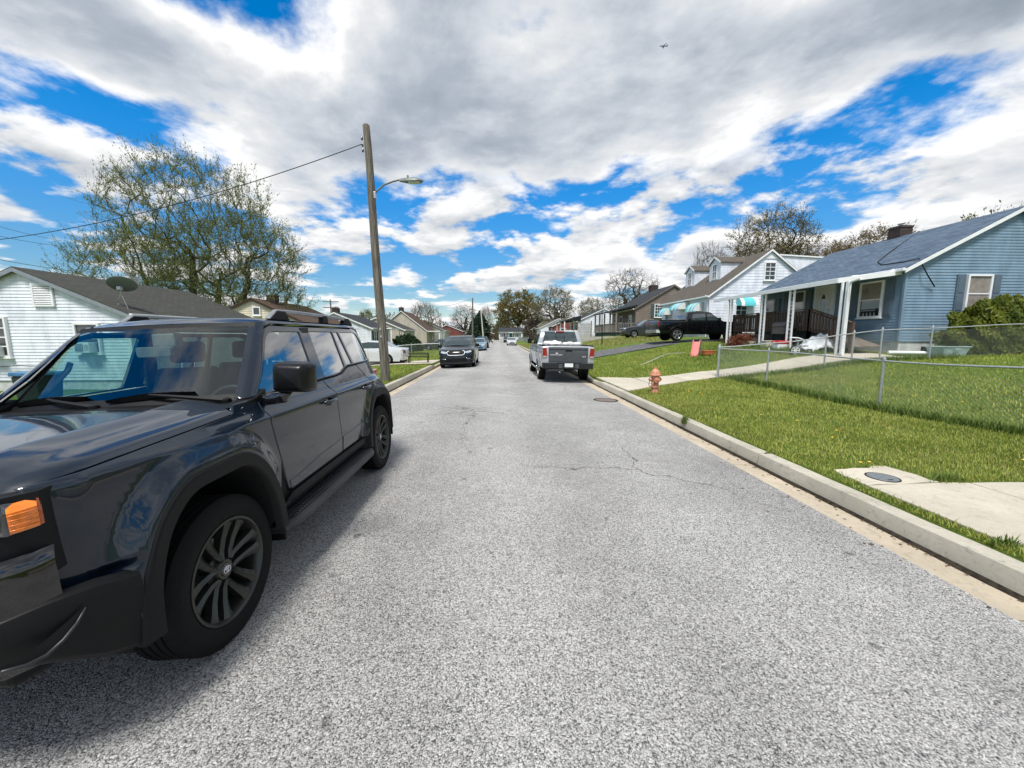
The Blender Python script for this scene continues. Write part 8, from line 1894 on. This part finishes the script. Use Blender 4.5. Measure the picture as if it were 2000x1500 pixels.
# broken concrete edging on the lawn bank
ed = empty('lawn_edging', gpos(1300, 700, 19)); tag(ed, 'half buried concrete edging strip crossing the lawn bank', 'edging')
pts = [ground_hit(px, py) for px, py in ((1252, 713), (1270, 706), (1288, 698), (1306, 691), (1340, 689))]; pts = [Vector((p.x, p.y, gz(p.x, p.y)+.0)) for p in pts]
for i in range(4): m_ = MB(); m_.bar(pts[i]-ed.location, pts[i].lerp(pts[i+1], .95)-ed.location, .06, .05); m_.build('stone', M_BLOCK, ed, bevel=.01)
# left side: bin behind the SUV, black bench frame
g = Vector((-11.4, 9.9, gz(-11.4, 9.9))); wb_ = empty('wheelie_bin', g); tag(wb_, 'dark wheeled refuse bin with blue lid by the white house', 'bin'); m_ = MB()
for s0, z in ((.24, 0.05), (.30, .95)): m_.v += [(-s0, -s0, z), (s0, -s0, z), (s0, s0, z), (-s0, s0, z)]
for j in range(4): m_.f.append((j, (j+1) % 4, 4+(j+1) % 4, 4+j))
m_.f += [(0, 1, 2, 3), (4, 5, 6, 7)]; m_.build('body', mat('bin_grey', (.03, .035, .04), .5), wb_, bevel=.03); m_ = MB(); m_.prism([(-.33, .955), (.33, .955), (.30, 1.03), (-.30, 1.06)], -.33, .33, 'y'); m_.build('lid', mat('bin_blue', (.05, .16, .30), .4), wb_, bevel=.02)
for x in (-.25, .25): m_ = MB(); m_.lathe([(.001, -.03), (.1, -.03), (.1, .03), (.001, .03)], 16, 'x', (x, .26, .1)); m_.build('wheel', M_RUBBER, wb_)
g = gpos(818, 712, 23.0); bn_ = empty('metal_bench', g); tag(bn_, 'low black metal garden bench frame behind the white sedan', 'bench'); m_ = MB(); m_.box((-.6, -.2, .38), (.6, .2, .42)); m_.build('seat', M_BLACKP, bn_)
for x in (-.55, .55): m_ = MB(); m_.bar((x, -.18, 0), (x, -.18, .40), .04, .04); m_.bar((x, .18, 0), (x, .18, .62), .04, .04); m_.bar((x, -.18, .58), (x, .18, .6), .04, .04); m_.build('leg', M_BLACKP, bn_)
m_ = MB(); m_.bar((-.55, .18, .6), (.55, .18, .6), .04, .06); m_.bar((-.55, .18, .5), (.55, .18, .5), .03, .04); m_.build('backrest', M_BLACKP, bn_)
# lattice screen by the far porch
la_ = empty('lattice_screen', gpos(1137, 660, 58)); tag(la_, 'weathered wooden lattice screen beside the white porch far up the street', 'lattice'); m_ = MB()
for k in range(-8, 14): m_.bar((max(-1.3, -1.3+k*.25), 0, .2+max(0, -k*.25)), (min(1.3, -1.3+k*.25+2.2), 0, min(2.4, .2+2.2)), .03, .05) if False else None
for i in range(12): x = -1.25+i*.22; m_.bar((x, 0, .3), (min(1.3, x+1.0), .0, .3+(min(1.3, x+1.0)-x)*1.9), .02, .05); m_.bar((x, .02, 2.3), (min(1.3, x+1.0), .02, 2.3-(min(1.3, x+1.0)-x)*1.9), .02, .05)
m_.build('slats', M_DECK2, la_); 
for x in (-1.35, 1.35): m_ = MB(); m_.box((x-.06, -.06, -.2), (x+.06, .06, 2.6)); m_.build('post', M_DECK2, la_)
# ---- airliner
ap = at_y(1296, 90, 1900); pl_ = empty('airliner', ap, 0); tag(pl_, 'tiny airliner crossing below the grey cloud', 'airplane'); M_JET = mat('jet_grey', (.10, .12, .16), .5); m_ = MB(); m_.lathe([(.001, -19), (1.2, -18), (1.9, -15), (1.95, 10), (1.2, 16), (.4, 19.5)], 14, 'x'); m_.build('fuselage', M_JET, pl_, smooth=True)
for sg in (1, -1):
    m_ = MB(); m_.v = [(-4, sg*1.5, -.6), (2.5, sg*1.5, -.6), (8, sg*17, 1.0), (6.2, sg*17, 1.0), (-4, sg*1.5, -.2), (2.5, sg*1.5, -.2), (8, sg*17, 1.2), (6.2, sg*17, 1.2)]; m_.f = [(0, 1, 2, 3), (4, 7, 6, 5), (0, 4, 5, 1), (1, 5, 6, 2), (2, 6, 7, 3), (0, 3, 7, 4)]; m_.build('wing', M_JET, pl_)
    m_ = MB(); m_.lathe([(.9, -4), (1.1, -3), (1.0, 0), (.5, 1.0)], 12, 'x', (-2, sg*5.5, -1.6)); m_.build('engine', M_JET, pl_); m_ = MB(); m_.v = [(14, sg*.8, .6), (17.5, sg*.8, .6), (19, sg*6.5, 1.0), (17.6, sg*6.5, 1.0), (14, sg*.8, .9), (17.5, sg*.8, .9), (19, sg*6.5, 1.15), (17.6, sg*6.5, 1.15)]; m_.f = [(0, 1, 2, 3), (4, 7, 6, 5), (0, 4, 5, 1), (1, 5, 6, 2), (2, 6, 7, 3), (0, 3, 7, 4)]; m_.build('tailplane', M_JET, pl_)
m_ = MB(); m_.prism([(12.5, 1.2), (17.5, 1.0), (19.8, 7.5), (17.2, 7.5)], -.2, .2, 'y'); m_.build('fin', M_JET, pl_)
